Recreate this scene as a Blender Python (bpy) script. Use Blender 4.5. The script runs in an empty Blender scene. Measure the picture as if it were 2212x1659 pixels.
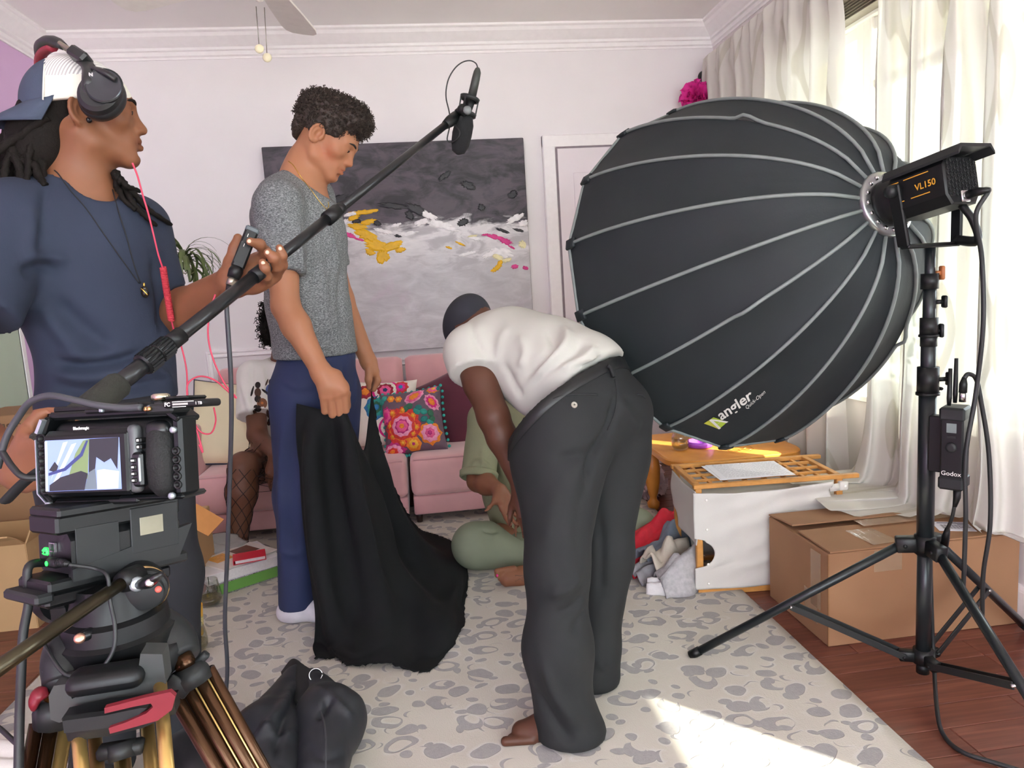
import bpy, math, random
import numpy as np
from mathutils import Vector, Matrix
from mathutils.bvhtree import BVHTree
random.seed(7)
C = bpy.context.scene.collection
A = np.array
PI = math.pi
# ---------------------------------------------------------------- camera, sky, sun, exposure
EYE = A([0., 0., 1.2]); FOC = 1562.0; CX, CY = 1106.0, 829.5
_dy = A([-199, 201.5, -FOC]); _dy /= np.linalg.norm(_dy)
_up = A([-694, 11470, FOC]); _up -= _dy * (_up @ _dy); _up /= np.linalg.norm(_up)
CAMR = np.stack([np.cross(_dy, _up), _dy, _up])          # rows: world axes seen from the camera
cd = bpy.data.cameras.new('camera'); cam = bpy.data.objects.new('camera', cd); C.objects.link(cam)
cd.sensor_fit = 'HORIZONTAL'; cd.sensor_width = 36.0; cd.lens = FOC / 2212 * 36.0; cd.clip_start = 0.05
cam.matrix_world = Matrix.Translation(EYE) @ Matrix(CAMR.tolist()).to_4x4()
bpy.context.scene.camera = cam
sc = bpy.context.scene
sc.view_settings.view_transform = 'Standard'; sc.view_settings.look = 'None'
sc.view_settings.gamma = 1.0; sc.view_settings.use_curve_mapping = False
sc.view_settings.exposure = 0.22
sc.cycles.diffuse_bounces = 8; sc.cycles.max_bounces = 14; sc.cycles.transparent_max_bounces = 16
w = bpy.data.worlds.new('sky'); sc.world = w; w.use_nodes = True
bg = w.node_tree.nodes['Background']; bg.inputs[0].default_value = (0.85, 0.935, 1.0, 1); bg.inputs[1].default_value = 9.5
sun_d = bpy.data.lights.new('sun', 'SUN'); sun = bpy.data.objects.new('sun', sun_d); C.objects.link(sun)
sun_d.energy = 17.0; sun_d.angle = math.radians(0.6); sun_d.color = (1.0, 0.93, 0.8)
SUN_TO = Vector((-1.0, 1.04, -1.0)).normalized()       # the way the sunlight travels
sun.rotation_euler = SUN_TO.to_track_quat('-Z', 'Y').to_euler(); sun.location = (6, -2, 7)

# ---------------------------------------------------------------- picture point -> place in the room
def ray(x, y): return CAMR @ A([x - CX, CY - y, -FOC]) / FOC
def onY(x, y, Y): r = ray(x, y); return EYE + r * (Y / r[1])
def onX(x, y, X): r = ray(x, y); return EYE + r * (X / r[0])
def onZ(x, y, z=0.): r = ray(x, y); return EYE + r * ((z - EYE[2]) / r[2])
def onD(x, y, d): return EYE + ray(x, y) * d
def unit(v): v = A(v, float); return v / max(1e-12, np.linalg.norm(v))
def lerp(a, b, t): return A(a, float) * (1 - t) + A(b, float) * t

# ---------------------------------------------------------------- materials
def srgb(c):
    if isinstance(c, str): c = [int(c[i:i + 2], 16) / 255 for i in (0, 2, 4)]
    return tuple(x / 12.92 if x <= .04045 else ((x + .055) / 1.055) ** 2.4 for x in c) + (1.0,)
class NT:
    def __init__(s, name):
        s.m = bpy.data.materials.new(name); s.m.use_nodes = True; s.t = s.m.node_tree
        s.b = s.t.nodes['Principled BSDF']; s.out = s.t.nodes['Material Output']; s._co = None
    def n(s, typ, **kw):
        n = s.t.nodes.new(typ)
        for k, v in kw.items(): setattr(n, k, v)
        return n
    def l(s, a, b): s.t.links.new(a, b)
    def put(s, inp, v):
        if hasattr(v, 'is_linked') or hasattr(v, 'links'): s.l(v, inp)
        else: inp.default_value = v
    def co(s, kind='Object'):
        if s._co is None: s._co = s.n('ShaderNodeTexCoord')
        return s._co.outputs[kind]
    def geo(s): return s.n('ShaderNodeNewGeometry').outputs['Position']
    def noise(s, scale, detail=3, vec=None, rough=.5, dist=0.):
        n = s.n('ShaderNodeTexNoise'); n.inputs['Scale'].default_value = scale; n.inputs['Detail'].default_value = detail
        n.inputs['Roughness'].default_value = rough; n.inputs['Distortion'].default_value = dist
        s.l(vec if vec is not None else s.co(), n.inputs['Vector']); return n.outputs['Fac']
    def map(s, vec, sc=(1, 1, 1), rot=(0, 0, 0), loc=(0, 0, 0)):
        n = s.n('ShaderNodeMapping'); n.inputs['Scale'].default_value = sc; n.inputs['Rotation'].default_value = rot
        n.inputs['Location'].default_value = loc; s.l(vec, n.inputs[0]); return n.outputs[0]
    def ramp(s, fac, stops, interp='LINEAR'):
        n = s.n('ShaderNodeValToRGB'); r = n.color_ramp; r.interpolation = interp
        while len(r.elements) < len(stops): r.elements.new(.5)
        for e, (p, c) in zip(r.elements, stops):
            e.position = p; e.color = c if len(c) == 4 else tuple(c) + (1,)
        s.l(fac, n.inputs[0]); return n.outputs[0]
    def mix(s, fac, a, b):
        n = s.n('ShaderNodeMix', data_type='RGBA'); s.put(n.inputs[0], fac); s.put(n.inputs[6], a); s.put(n.inputs[7], b); return n.outputs[2]
    def math(s, op, a, b=0.5, c=None):
        n = s.n('ShaderNodeMath', operation=op); s.put(n.inputs[0], a); s.put(n.inputs[1], b)
        if c is not None: s.put(n.inputs[2], c)
        return n.outputs[0]
    def vmath(s, op, a, b=None):
        n = s.n('ShaderNodeVectorMath', operation=op); s.put(n.inputs[0], a)
        if b is not None: s.put(n.inputs[1], b)
        return n.outputs['Value'] if op in ('LENGTH', 'DOT_PRODUCT') else n.outputs[0]
    def bump(s, h, strength=.3, dist=.01):
        n = s.n('ShaderNodeBump'); n.inputs['Strength'].default_value = strength; n.inputs['Distance'].default_value = dist
        s.l(h, n.inputs['Height']); s.l(n.outputs[0], s.b.inputs['Normal'])
    def set(s, **kw):
        for k, v in kw.items(): s.put(s.b.inputs[k.replace('_', ' ')], v)
        return s
def mat(name, col, rough=.6, metal=0., var=.08, vscale=30., bump=0., bscale=400., spec=.5, sheen=0., coords=None, **kw):
    m = NT(name); c = srgb(col)
    lo = tuple(x * (1 - var) for x in c[:3]) + (1,); hi = tuple(min(1, x * (1 + var)) for x in c[:3]) + (1,)
    m.set(Base_Color=m.ramp(m.noise(vscale, 4), [(.3, lo), (.7, hi)]), Roughness=rough, Metallic=metal)
    m.b.inputs['Specular IOR Level'].default_value = spec
    if sheen: m.b.inputs['Sheen Weight'].default_value = sheen; m.b.inputs['Sheen Roughness'].default_value = .5
    if bump: m.bump(m.noise(bscale, 3), bump, .002)
    for k, v in kw.items(): m.b.inputs[k.replace('_', ' ')].default_value = v
    return m.m
def emis(name, col, strength):
    m = NT(name); m.set(Base_Color=srgb(col), Emission_Color=srgb(col), Emission_Strength=strength); return m.m
def glass_mat(name, col='ffffff', rough=.0):
    m = NT(name); m.set(Base_Color=srgb(col), Roughness=rough, Transmission_Weight=1.0, IOR=1.3); return m.m

# ---------------------------------------------------------------- objects
WLOC = {}
def link(o, parent=None, loc=(0, 0, 0)):
    C.objects.link(o)
    if parent is not None:
        o.parent = parent; o.matrix_parent_inverse = Matrix.Translation(-WLOC[parent])
        WLOC[o] = Vector((0, 0, 0))
    else:
        o.location = loc; WLOC[o] = Vector(loc)
    return o
def tag(o, label, cat, group=None):
    o['label'] = label; o['category'] = cat
    if group: o['group'] = group
    return o
def thing(name, label, cat, loc, group=None):
    o = bpy.data.objects.new(name, None); o.empty_display_size = .1
    link(o, None, tuple(float(x) for x in loc)); return tag(o, label, cat, group)
def mesh_data(name, verts, faces, mats, smooth=True, mi=None):
    me = bpy.data.meshes.new(name)
    me.from_pydata([tuple(map(float, v)) for v in verts], [], [tuple(int(i) for i in f) for f in faces])
    for m in (mats if isinstance(mats, (list, tuple)) else [mats]): me.materials.append(m)
    if mi is not None: me.polygons.foreach_set('material_index', list(mi))
    me.polygons.foreach_set('use_smooth', [smooth] * len(me.polygons))
    me.update(); return me
def add(name, mb, m, parent=None, smooth=True, label=None, base=None, kind=None, sharp=None):
    """one mesh object; a top-level one gets its origin at its base"""
    V = A(mb.v, float).reshape(-1, 3); loc = (0, 0, 0)
    if parent is None:
        if base is None: base = (*((V.min(0) + V.max(0)) / 2)[:2], V[:, 2].min())
        loc = tuple(float(x) for x in base); V = V - A(base)
    me = mesh_data(name, V, mb.f, m, smooth, mb.mi if isinstance(m, (list, tuple)) else None)
    if sharp: me.set_sharp_from_angle(angle=math.radians(sharp))
    o = bpy.data.objects.new(name, me); link(o, parent, loc)
    if label: o['label'] = label
    if kind: o['kind'] = kind
    return o
def dup(root, loc, rotz=0., label=None):
    def cp(o, par):
        c = o.copy(); C.objects.link(c)
        if par is not None: c.parent = par
        WLOC[c] = WLOC[o]
        for ch in o.children: cp(ch, c)
        return c
    r = cp(root, None); r.location = loc; r.rotation_euler = (0, 0, rotz)
    if label: r['label'] = label
    return r

def rotv(v, ax, a):
    v = A(v, float); ax = unit(ax)
    return v * math.cos(a) + np.cross(ax, v) * math.sin(a) + ax * (ax @ v) * (1 - math.cos(a))
def frame(d, up=(0, 0, 1)):
    """columns x (side), y (along d), z (up)"""
    d = unit(d); u = A(up, float); u = u - d * (u @ d)
    if np.linalg.norm(u) < 1e-5: u = A([1., 0, 0]) - d * d[0]
    u = unit(u); return np.stack([np.cross(d, u), d, u], 1)
def eul(rx=0, ry=0, rz=0):
    return A(Matrix.Rotation(rz, 3, 'Z') @ Matrix.Rotation(ry, 3, 'Y') @ Matrix.Rotation(rx, 3, 'X'))
def smooth_path(pts, n=8):
    """Catmull-Rom through points"""
    P = A(pts, float); Q = np.vstack([2 * P[0] - P[1], P, 2 * P[-1] - P[-2]]); out = []
    for i in range(1, len(Q) - 2):
        for t in np.arange(n) / n:
            a, b, c, d = Q[i - 1], Q[i], Q[i + 1], Q[i + 2]
            out.append(.5 * (2 * b + (c - a) * t + (2 * a - 5 * b + 4 * c - d) * t * t + (3 * b - a - 3 * c + d) * t ** 3))
    out.append(P[-1]); return A(out)

class MB:
    def __init__(s): s.v, s.f, s.mi, s.cur = [], [], [], 0
    def put(s, V, F):
        b = len(s.v); s.v += [tuple(x) for x in A(V, float)]; s.f += [tuple(b + i for i in f) for f in F]; s.mi += [s.cur] * len(F); return s
    def box(s, c, size, R=None, bev=0.):
        h = A(size, float) / 2; R = np.eye(3) if R is None else A(R); c = A(c, float)
        if bev <= 0:
            V = A([[x, y, z] for x in (-1, 1) for y in (-1, 1) for z in (-1, 1)]) * h
            return s.put(V @ R.T + c, [(0, 1, 3, 2), (4, 6, 7, 5), (0, 4, 5, 1), (2, 3, 7, 6), (0, 2, 6, 4), (1, 5, 7, 3)])
        bev = min(bev, *(h * .95)); V = []; idx = {}
        for sx in (-1, 1):
            for sy in (-1, 1):
                for sz in (-1, 1):
                    for ax in range(3):
                        p = A([sx, sy, sz]) * (h - bev); p[ax] += (sx, sy, sz)[ax] * bev
                        idx[(sx, sy, sz, ax)] = len(V); V.append(p)
        F = []
        for ax in range(3):
            o = [a for a in range(3) if a != ax]
            for sg in (-1, 1):
                q = []
                for a, b in ((-1, -1), (1, -1), (1, 1), (-1, 1)):
                    k = [0, 0, 0]; k[ax] = sg; k[o[0]] = a; k[o[1]] = b; q.append(idx[(*k, ax)])
                F.append(q if (sg > 0) == (ax != 1) else q[::-1])
            for a in (-1, 1):
                for b in (-1, 1):
                    k1 = [0, 0, 0]; k1[ax] = -1; k1[o[0]] = a; k1[o[1]] = b; k2 = list(k1); k2[ax] = 1
                    F.append([idx[(*k1, o[0])], idx[(*k2, o[0])], idx[(*k2, o[1])], idx[(*k1, o[1])]])
        for sx in (-1, 1):
            for sy in (-1, 1):
                for sz in (-1, 1): F.append([idx[(sx, sy, sz, a)] for a in range(3)])
        V = A(V)
        for i, f in enumerate(F):
            P = V[f]; n = np.cross(P[1] - P[0], P[2] - P[0])
            if n @ P.mean(0) < 0: F[i] = f[::-1]
        return s.put(V @ R.T + c, F)
    def bar(s, a, b, w, t, up=(0, 0, 1), bev=0.):
        a, b = A(a, float), A(b, float); R = frame(b - a, up); return s.box((a + b) / 2, (w, np.linalg.norm(b - a), t), R, bev)
    def tube(s, pts, r, n=10, cap=True, flat=None):
        P = A(pts, float); m = len(P); r = np.full(m, r, float) if np.isscalar(r) else A(r, float)
        T = np.gradient(P, axis=0); T /= np.maximum(1e-12, np.linalg.norm(T, axis=1))[:, None]
        u = A([0, 0, 1.]) if abs(T[0][2]) < .9 else A([1., 0, 0]); V = []
        for i in range(m):
            u = u - T[i] * (u @ T[i]); u = unit(u); w_ = np.cross(T[i], u)
            for k in range(n):
                a = 2 * PI * k / n; V.append(P[i] + r[i] * (u * math.cos(a) * (flat or 1) + w_ * math.sin(a)))
        F = [(i * n + k, i * n + (k + 1) % n, (i + 1) * n + (k + 1) % n, (i + 1) * n + k) for i in range(m - 1) for k in range(n)]
        if cap: F += [tuple(range(n))[::-1], tuple(range((m - 1) * n, m * n))]
        return s.put(V, F)
    def cyl(s, a, b, r, r2=None, n=16, cap=True): return s.tube([a, b], [r, r if r2 is None else r2], n, cap)
    def lathe(s, o, axis, prof, n=24, cap=True, arc=None):
        """prof: (distance along the axis, radius)"""
        R = frame(axis); o = A(o, float); V = []
        for h, r in prof:
            for k in range(n):
                a = 2 * PI * k / n; V.append(o + R @ A([r * math.cos(a), h, r * math.sin(a)]))
        m = len(prof)
        F = [(i * n + k, (i + 1) * n + k, (i + 1) * n + (k + 1) % n, i * n + (k + 1) % n) for i in range(m - 1) for k in range(n)]
        if cap: F += [tuple(range(n)), tuple(range((m - 1) * n, m * n))[::-1]]
        return s.put(V, F)
    def ball(s, c, r, n=12, R=None, m=8):
        r = A([r] * 3 if np.isscalar(r) else r, float); R = np.eye(3) if R is None else R; V = []; F = []
        for i in range(m + 1):
            t = PI * i / m
            for k in range(n):
                a = 2 * PI * k / n; V.append(A(c) + R @ (r * A([math.sin(t) * math.cos(a), math.sin(t) * math.sin(a), math.cos(t)])))
        F = [(i * n + k, (i + 1) * n + k, (i + 1) * n + (k + 1) % n, i * n + (k + 1) % n) for i in range(m) for k in range(n)]
        return s.put(V, F)
    def prism(s, poly, o, ex, ey, ez, depth, bev=0.):
        """polygon in the (ex, ey) plane pushed along ez"""
        o, ex, ey, ez = (A(t, float) for t in (o, ex, ey, ez)); n = len(poly); ctr = A(poly, float).mean(0)
        rings = [(0, 1), (depth, 1)] if bev <= 0 else [(0, 1), (depth - bev, 1), (depth, 1 - bev / max(1e-6, np.abs(A(poly) - ctr).max()))]
        V = []
        for z, k in rings:
            for p in poly: q = ctr + (A(p) - ctr) * k; V.append(o + ex * q[0] + ey * q[1] + ez * z)
        F = [(j * n + i, j * n + (i + 1) % n, (j + 1) * n + (i + 1) % n, (j + 1) * n + i) for j in range(len(rings) - 1) for i in range(n)]
        F += [tuple(range(n))[::-1], tuple(range((len(rings) - 1) * n, len(rings) * n))]
        return s.put(V, F)
    def grid(s, G, flip=False, wrap=False):
        G = A(G, float); a, b = G.shape[:2]; F = []
        for i in range(a - 1):
            for j in range(b if wrap else b - 1):
                q = (i * b + j, (i + 1) * b + j, (i + 1) * b + (j + 1) % b, i * b + (j + 1) % b); F.append(q[::-1] if flip else q)
        return s.put(G.reshape(-1, 3), F)
    def slab(s, G, t):
        """a sheet of thickness t from a grid of points"""
        G = A(G, float); du = np.gradient(G, axis=0); dv = np.gradient(G, axis=1); N = np.cross(du, dv)
        N /= np.maximum(1e-12, np.linalg.norm(N, axis=2))[..., None]; a, b = G.shape[:2]
        base = len(s.v); V = np.vstack([(G + N * t / 2).reshape(-1, 3), (G - N * t / 2).reshape(-1, 3)]); k = a * b; F = []
        for i in range(a - 1):
            for j in range(b - 1):
                q = (i * b + j, (i + 1) * b + j, (i + 1) * b + j + 1, i * b + j + 1); F += [q, tuple(k + x for x in q[::-1])]
        rim = [i * b for i in range(a)] + [(a - 1) * b + j for j in range(1, b)] + [i * b + b - 1 for i in range(a - 2, -1, -1)] + [j for j in range(b - 2, 0, -1)]
        for x, y in zip(rim, rim[1:] + rim[:1]): F.append((y, x, k + x, k + y))
        return s.put(V, F)
def interp_grid(ctrl, nu, nv):
    """bicubic (Catmull-Rom) surface through a small grid of points"""
    K = A(ctrl, float)
    def ax(K, n):
        m = len(K); t = np.linspace(0, m - 1, n); i = np.minimum(t.astype(int), m - 2); f = (t - i).reshape(-1, *([1] * (K.ndim - 1)))
        Q = np.concatenate([[2 * K[0] - K[1]], K, [2 * K[-1] - K[-2]]]); a, b, c, d = Q[i], Q[i + 1], Q[i + 2], Q[i + 3]
        return .5 * (2 * b + (c - a) * f + (2 * a - 5 * b + 4 * c - d) * f ** 2 + (3 * b - a - 3 * c + d) * f ** 3)
    return np.swapaxes(ax(np.swapaxes(ax(K, nu), 0, 1), nv), 0, 1)
_rs = np.random.default_rng(3).random(65536)
def vnoise(P, seed=0):
    """smooth value noise in [-1, 1]"""
    P = A(P, float); i = np.floor(P).astype(np.int64); f = P - i; f = f * f * (3 - 2 * f); out = 0.
    for dx in (0, 1):
        for dy in (0, 1):
            for dz in (0, 1):
                h = ((i[..., 0] + dx) * 73856093 ^ (i[..., 1] + dy) * 19349663 ^ (i[..., 2] + dz) * 83492791 ^ seed * 9176) & 65535
                out = out + _rs[h] * (f[..., 0] if dx else 1 - f[..., 0]) * (f[..., 1] if dy else 1 - f[..., 1]) * (f[..., 2] if dz else 1 - f[..., 2])
    return out * 2 - 1
def text_mesh(s, size, ext=.0, bold=0., spacing=1.):
    """flat letter outlines, lower-left at the origin; returns vertices and faces"""
    cu = bpy.data.curves.new('t', 'FONT'); cu.body = s; cu.size = size; cu.extrude = ext; cu.offset = bold; cu.space_character = spacing; cu.resolution_u = 3
    o = bpy.data.objects.new('t', cu); C.objects.link(o); me = o.to_mesh()
    V = A([v.co[:] for v in me.vertices]) if len(me.vertices) else np.zeros((0, 3)); F = [tuple(p.vertices) for p in me.polygons]
    o.to_mesh_clear(); bpy.data.objects.remove(o); bpy.data.curves.remove(cu); return V, F
def put_text(mb, s, size, o, ex, ey, lift=.0005, bold=0., center=False, spacing=1.):
    V, F = text_mesh(s, size, 0., bold, spacing); ex, ey = unit(ex), unit(ey); ez = np.cross(ex, ey)
    if center: V = V - A([V[:, 0].mean(), 0, 0])
    return mb.put(A(o) + V[:, :1] * ex + V[:, 1:2] * ey + ez * lift, F)
# ---------------------------------------------------------------- soft bodies: blended tapered limbs turned into one surface
def cone(a, b, ra, rb=None, k=.02, n=None, s=1., op=1): return dict(t='c', a=A(a, float), b=A(b, float), ra=ra, rb=ra if rb is None else rb, k=k, n=None if n is None else unit(n), s=s, op=op)
def ell(c, r, R=None, k=.02, op=1): return dict(t='e', a=A(c, float), r=A([r] * 3 if np.isscalar(r) else r, float), R=np.eye(3) if R is None else A(R, float), k=k, op=op)
def cut(o, n, r=.3, k=.004): return dict(t='p', a=A(o, float), n=unit(n), r=r, k=k, op=-1)
def grp(prims, k=.03): return dict(t='g', prims=prims, k=k, op=1, a=prims[0]['a'])
def chain(pts, rad, k=.02, n=None, s=1.): return [cone(pts[i], pts[i + 1], rad[i], rad[i + 1], k, n, s) for i in range(len(pts) - 1)]
def place(prims, o, R, sc=1.):
    out = []
    for p in prims:
        q = dict(p); q['a'] = A(o) + R @ (p['a'] * sc); q['k'] = p['k'] * sc
        if p['t'] == 'c':
            q['b'] = A(o) + R @ (p['b'] * sc); q['ra'] = p['ra'] * sc; q['rb'] = p['rb'] * sc
            if p['n'] is not None: q['n'] = R @ p['n']
        elif p['t'] == 'e': q['r'] = p['r'] * sc; q['R'] = R @ p['R']
        else: q['n'] = R @ p['n']; q['r'] = p['r'] * sc
        out.append(q)
    return out
def _dist(p, X):
    if p['t'] == 'g':
        f = np.full(len(X), .3)
        for q in p['prims']:
            d = _dist(q, X); k = q['k']
            if q['op'] > 0: g = np.maximum(k - np.abs(f - d), 0) / k; f = np.minimum(f, d) - g * g * k * .25
            else: g = np.maximum(k - np.abs(f + d), 0) / k; f = np.maximum(f, -d) + g * g * k * .25
        return f
    d = X - p['a']
    if p['t'] == 'c':
        ab = p['b'] - p['a']; t = np.clip(d @ ab / max(1e-9, ab @ ab), 0, 1); q = d - t[:, None] * ab
        if p['n'] is not None: q = q + (q @ p['n'])[:, None] * p['n'] * (1 / p['s'] - 1)
        f = np.linalg.norm(q, axis=1) - (p['ra'] + (p['rb'] - p['ra']) * t)
        return f * min(1., p['s'] + .25) if p['n'] is not None else f
    if p['t'] == 'e':
        q = d @ p['R']; k0 = np.linalg.norm(q / p['r'], axis=1); k1 = np.linalg.norm(q / p['r'] ** 2, axis=1)
        return k0 * (k0 - 1) / np.maximum(k1, 1e-9)
    return np.maximum(np.linalg.norm(d, axis=1) - p['r'], -(d @ p['n']))
def _bounds(p):
    if p['t'] == 'g':
        B = [_bounds(q) for q in p['prims'] if q['op'] > 0]; return np.min([b[0] for b in B], 0), np.max([b[1] for b in B], 0)
    if p['t'] == 'c': r = max(p['ra'], p['rb']) * max(1, p['s']); return np.minimum(p['a'], p['b']) - r, np.maximum(p['a'], p['b']) + r
    r = p['r'].max() if p['t'] == 'e' else p['r']; return p['a'] - r, p['a'] + r
def field(prims, lo, hi, h):
    n = np.ceil((hi - lo) / h).astype(int) + 1; F = np.full(n, .06, np.float32)
    ax = [lo[i] + h * np.arange(n[i]) for i in range(3)]
    for p in prims:
        b0, b1 = _bounds(p); m = p['k'] + 2 * h + .012
        i0 = np.clip(np.floor((b0 - m - lo) / h).astype(int), 0, n); i1 = np.clip(np.ceil((b1 + m - lo) / h).astype(int) + 1, 0, n)
        if (i1 <= i0).any(): continue
        sl = tuple(slice(i0[i], i1[i]) for i in range(3))
        X = np.stack(np.meshgrid(*[ax[i][sl[i]] for i in range(3)], indexing='ij'), -1).reshape(-1, 3)
        d = _dist(p, X).reshape(F[sl].shape); f = F[sl]; k = p['k']
        if p['op'] > 0: g = np.maximum(k - np.abs(f - d), 0) / k; F[sl] = np.minimum(f, d) - g * g * k * .25
        else: g = np.maximum(k - np.abs(f + d), 0) / k; F[sl] = np.maximum(f, -d) + g * g * k * .25
    return F
def nets(F, lo, h):
    n = A(F.shape); S = F < 0; c = n - 1
    cnt = np.zeros(c, np.int8)
    for dx in (0, 1):
        for dy in (0, 1):
            for dz in (0, 1): cnt += S[dx:c[0] + dx, dy:c[1] + dy, dz:c[2] + dz]
    act = np.argwhere((cnt > 0) & (cnt < 8))
    if not len(act): return np.zeros((0, 3)), np.zeros((0, 4), int)
    idx = np.full(c, -1, np.int64); idx[tuple(act.T)] = np.arange(len(act))
    acc = np.zeros((len(act), 3)); num = np.zeros(len(act))
    cor = [A([x, y, z]) for x in (0, 1) for y in (0, 1) for z in (0, 1)]
    for i in range(8):
        for j in range(i + 1, 8):
            if np.abs(cor[i] - cor[j]).sum() != 1: continue
            fa = F[tuple((act + cor[i]).T)]; fb = F[tuple((act + cor[j]).T)]; m = (fa < 0) != (fb < 0)
            t = np.where(m, fa / np.where(m, fa - fb, 1), 0); acc += np.where(m[:, None], cor[i] + t[:, None] * (cor[j] - cor[i]), 0); num += m
    V = lo + h * (act + acc / num[:, None]); Q = []
    for a in range(3):
        b, d = (a + 1) % 3, (a + 2) % 3; sl0 = [slice(None)] * 3; sl1 = [slice(None)] * 3; sl0[a] = slice(0, -1); sl1[a] = slice(1, None)
        s0, s1 = S[tuple(sl0)], S[tuple(sl1)]; E_ = np.argwhere(s0 != s1)
        E_ = E_[(E_[:, b] > 0) & (E_[:, d] > 0) & (E_[:, b] < c[b]) & (E_[:, d] < c[d])]
        if not len(E_): continue
        eb = np.eye(3, dtype=int)[b]; ed = np.eye(3, dtype=int)[d]
        q = np.stack([idx[tuple((E_ - o).T)] for o in (eb + ed, ed, 0 * eb, eb)], 1)
        fl = s0[tuple(E_.T)]; q[~fl] = q[~fl][:, ::-1]; Q.append(q)
    return V, np.vstack(Q)
def surf(prims, h, lo=None, hi=None, fine=()):
    """one surface; fine: list of (lo, hi, voxel) boxes meshed more closely out of the same field"""
    if lo is None:
        B = [_bounds(p) for p in prims if p['op'] > 0]; lo = np.min([b[0] for b in B], 0) - .03; hi = np.max([b[1] for b in B], 0) + .03
    V, Q = nets(field(prims, lo, hi, h), lo, h)
    for l, u, hh in fine:
        ins = ((V > A(l) + 1.2 * h) & (V < A(u) - 1.2 * h)).all(1); Q = Q[~ins[Q].all(1)]
    Vs, Qs = [V], [Q]; k = len(V)
    for l, u, hh in fine:
        v, q = nets(field(prims, A(l, float), A(u, float), hh), A(l, float), hh); Vs.append(v); Qs.append(q + k); k += len(v)
    V, Q = np.vstack(Vs), np.vstack(Qs); use = np.zeros(len(V), bool); use[Q.ravel()] = True
    re = np.cumsum(use) - 1; return V[use], re[Q]
def relax(V, Q, it=1, w_=.5):
    for _ in range(it):
        S = np.zeros_like(V); N = np.zeros(len(V))
        for i in range(4):
            for j in (1, 3): np.add.at(S, Q[:, i], V[Q[:, (i + j) % 4]]); np.add.at(N, Q[:, i], 1)
        V = V * (1 - w_) + w_ * S / np.maximum(N, 1)[:, None]
    return V
def normals(V, Q):
    n = np.cross(V[Q[:, 2]] - V[Q[:, 0]], V[Q[:, 3]] - V[Q[:, 1]]); N = np.zeros_like(V)
    for i in range(4): np.add.at(N, Q[:, i], n)
    return N / np.maximum(1e-12, np.linalg.norm(N, axis=1))[:, None]
def tree(V, Q): return BVHTree.FromPolygons([tuple(v) for v in V], [tuple(int(i) for i in q) for q in Q])
def hit(bvh, x, y):
    r = unit(ray(x, y)); p, n, i, d = bvh.ray_cast(Vector(EYE), Vector(r)); return None if p is None else (A(p), A(n))
def hits(bvh, pts): return [h for h in (hit(bvh, x, y) for x, y in pts) if h is not None]
def crease(V, Q, lines, rng=.12):
    """lines: (picture points across the near side, width, height): soft ridges (height > 0) and furrows pressed along them"""
    bv = tree(V, Q); N = normals(V, Q); D = np.zeros(len(V))
    for pts, wd, amp in lines:
        P = [h[0] for h in hits(bv, smooth_path([(a, b, 0) for a, b in pts], 5)[:, :2])]
        if len(P) < 2: continue
        P = A(P); lo, hi = P.min(0) - 3 * wd, P.max(0) + 3 * wd; m = np.where(((V > lo) & (V < hi)).all(1))[0]
        if not len(m): continue
        best = np.full(len(m), 9.); tt = np.zeros(len(m))
        for i in range(len(P) - 1):
            ab = P[i + 1] - P[i]; L = ab @ ab
            if L > rng ** 2 or L < 1e-10: continue
            t = np.clip((V[m] - P[i]) @ ab / L, 0, 1); d = np.linalg.norm(V[m] - P[i] - t[:, None] * ab, axis=1)
            c = d < best; best[c] = d[c]; tt[c] = (i + t[c]) / (len(P) - 1)
        taper = np.clip(np.minimum(tt, 1 - tt) * 5, 0.15, 1); D[m] += 1.7 * amp * taper * np.exp(-(best / wd) ** 2)
    return V + N * D[:, None]
class Q2:
    def __init__(s, V, F): s.v, s.f, s.mi = V, F, None
def color_attr(o, cols):
    a = o.data.color_attributes.new('Col', 'FLOAT_COLOR', 'POINT'); c = np.ones((len(cols), 4), np.float32); c[:, :3] = cols
    a.data.foreach_set('color', c.ravel())

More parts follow.
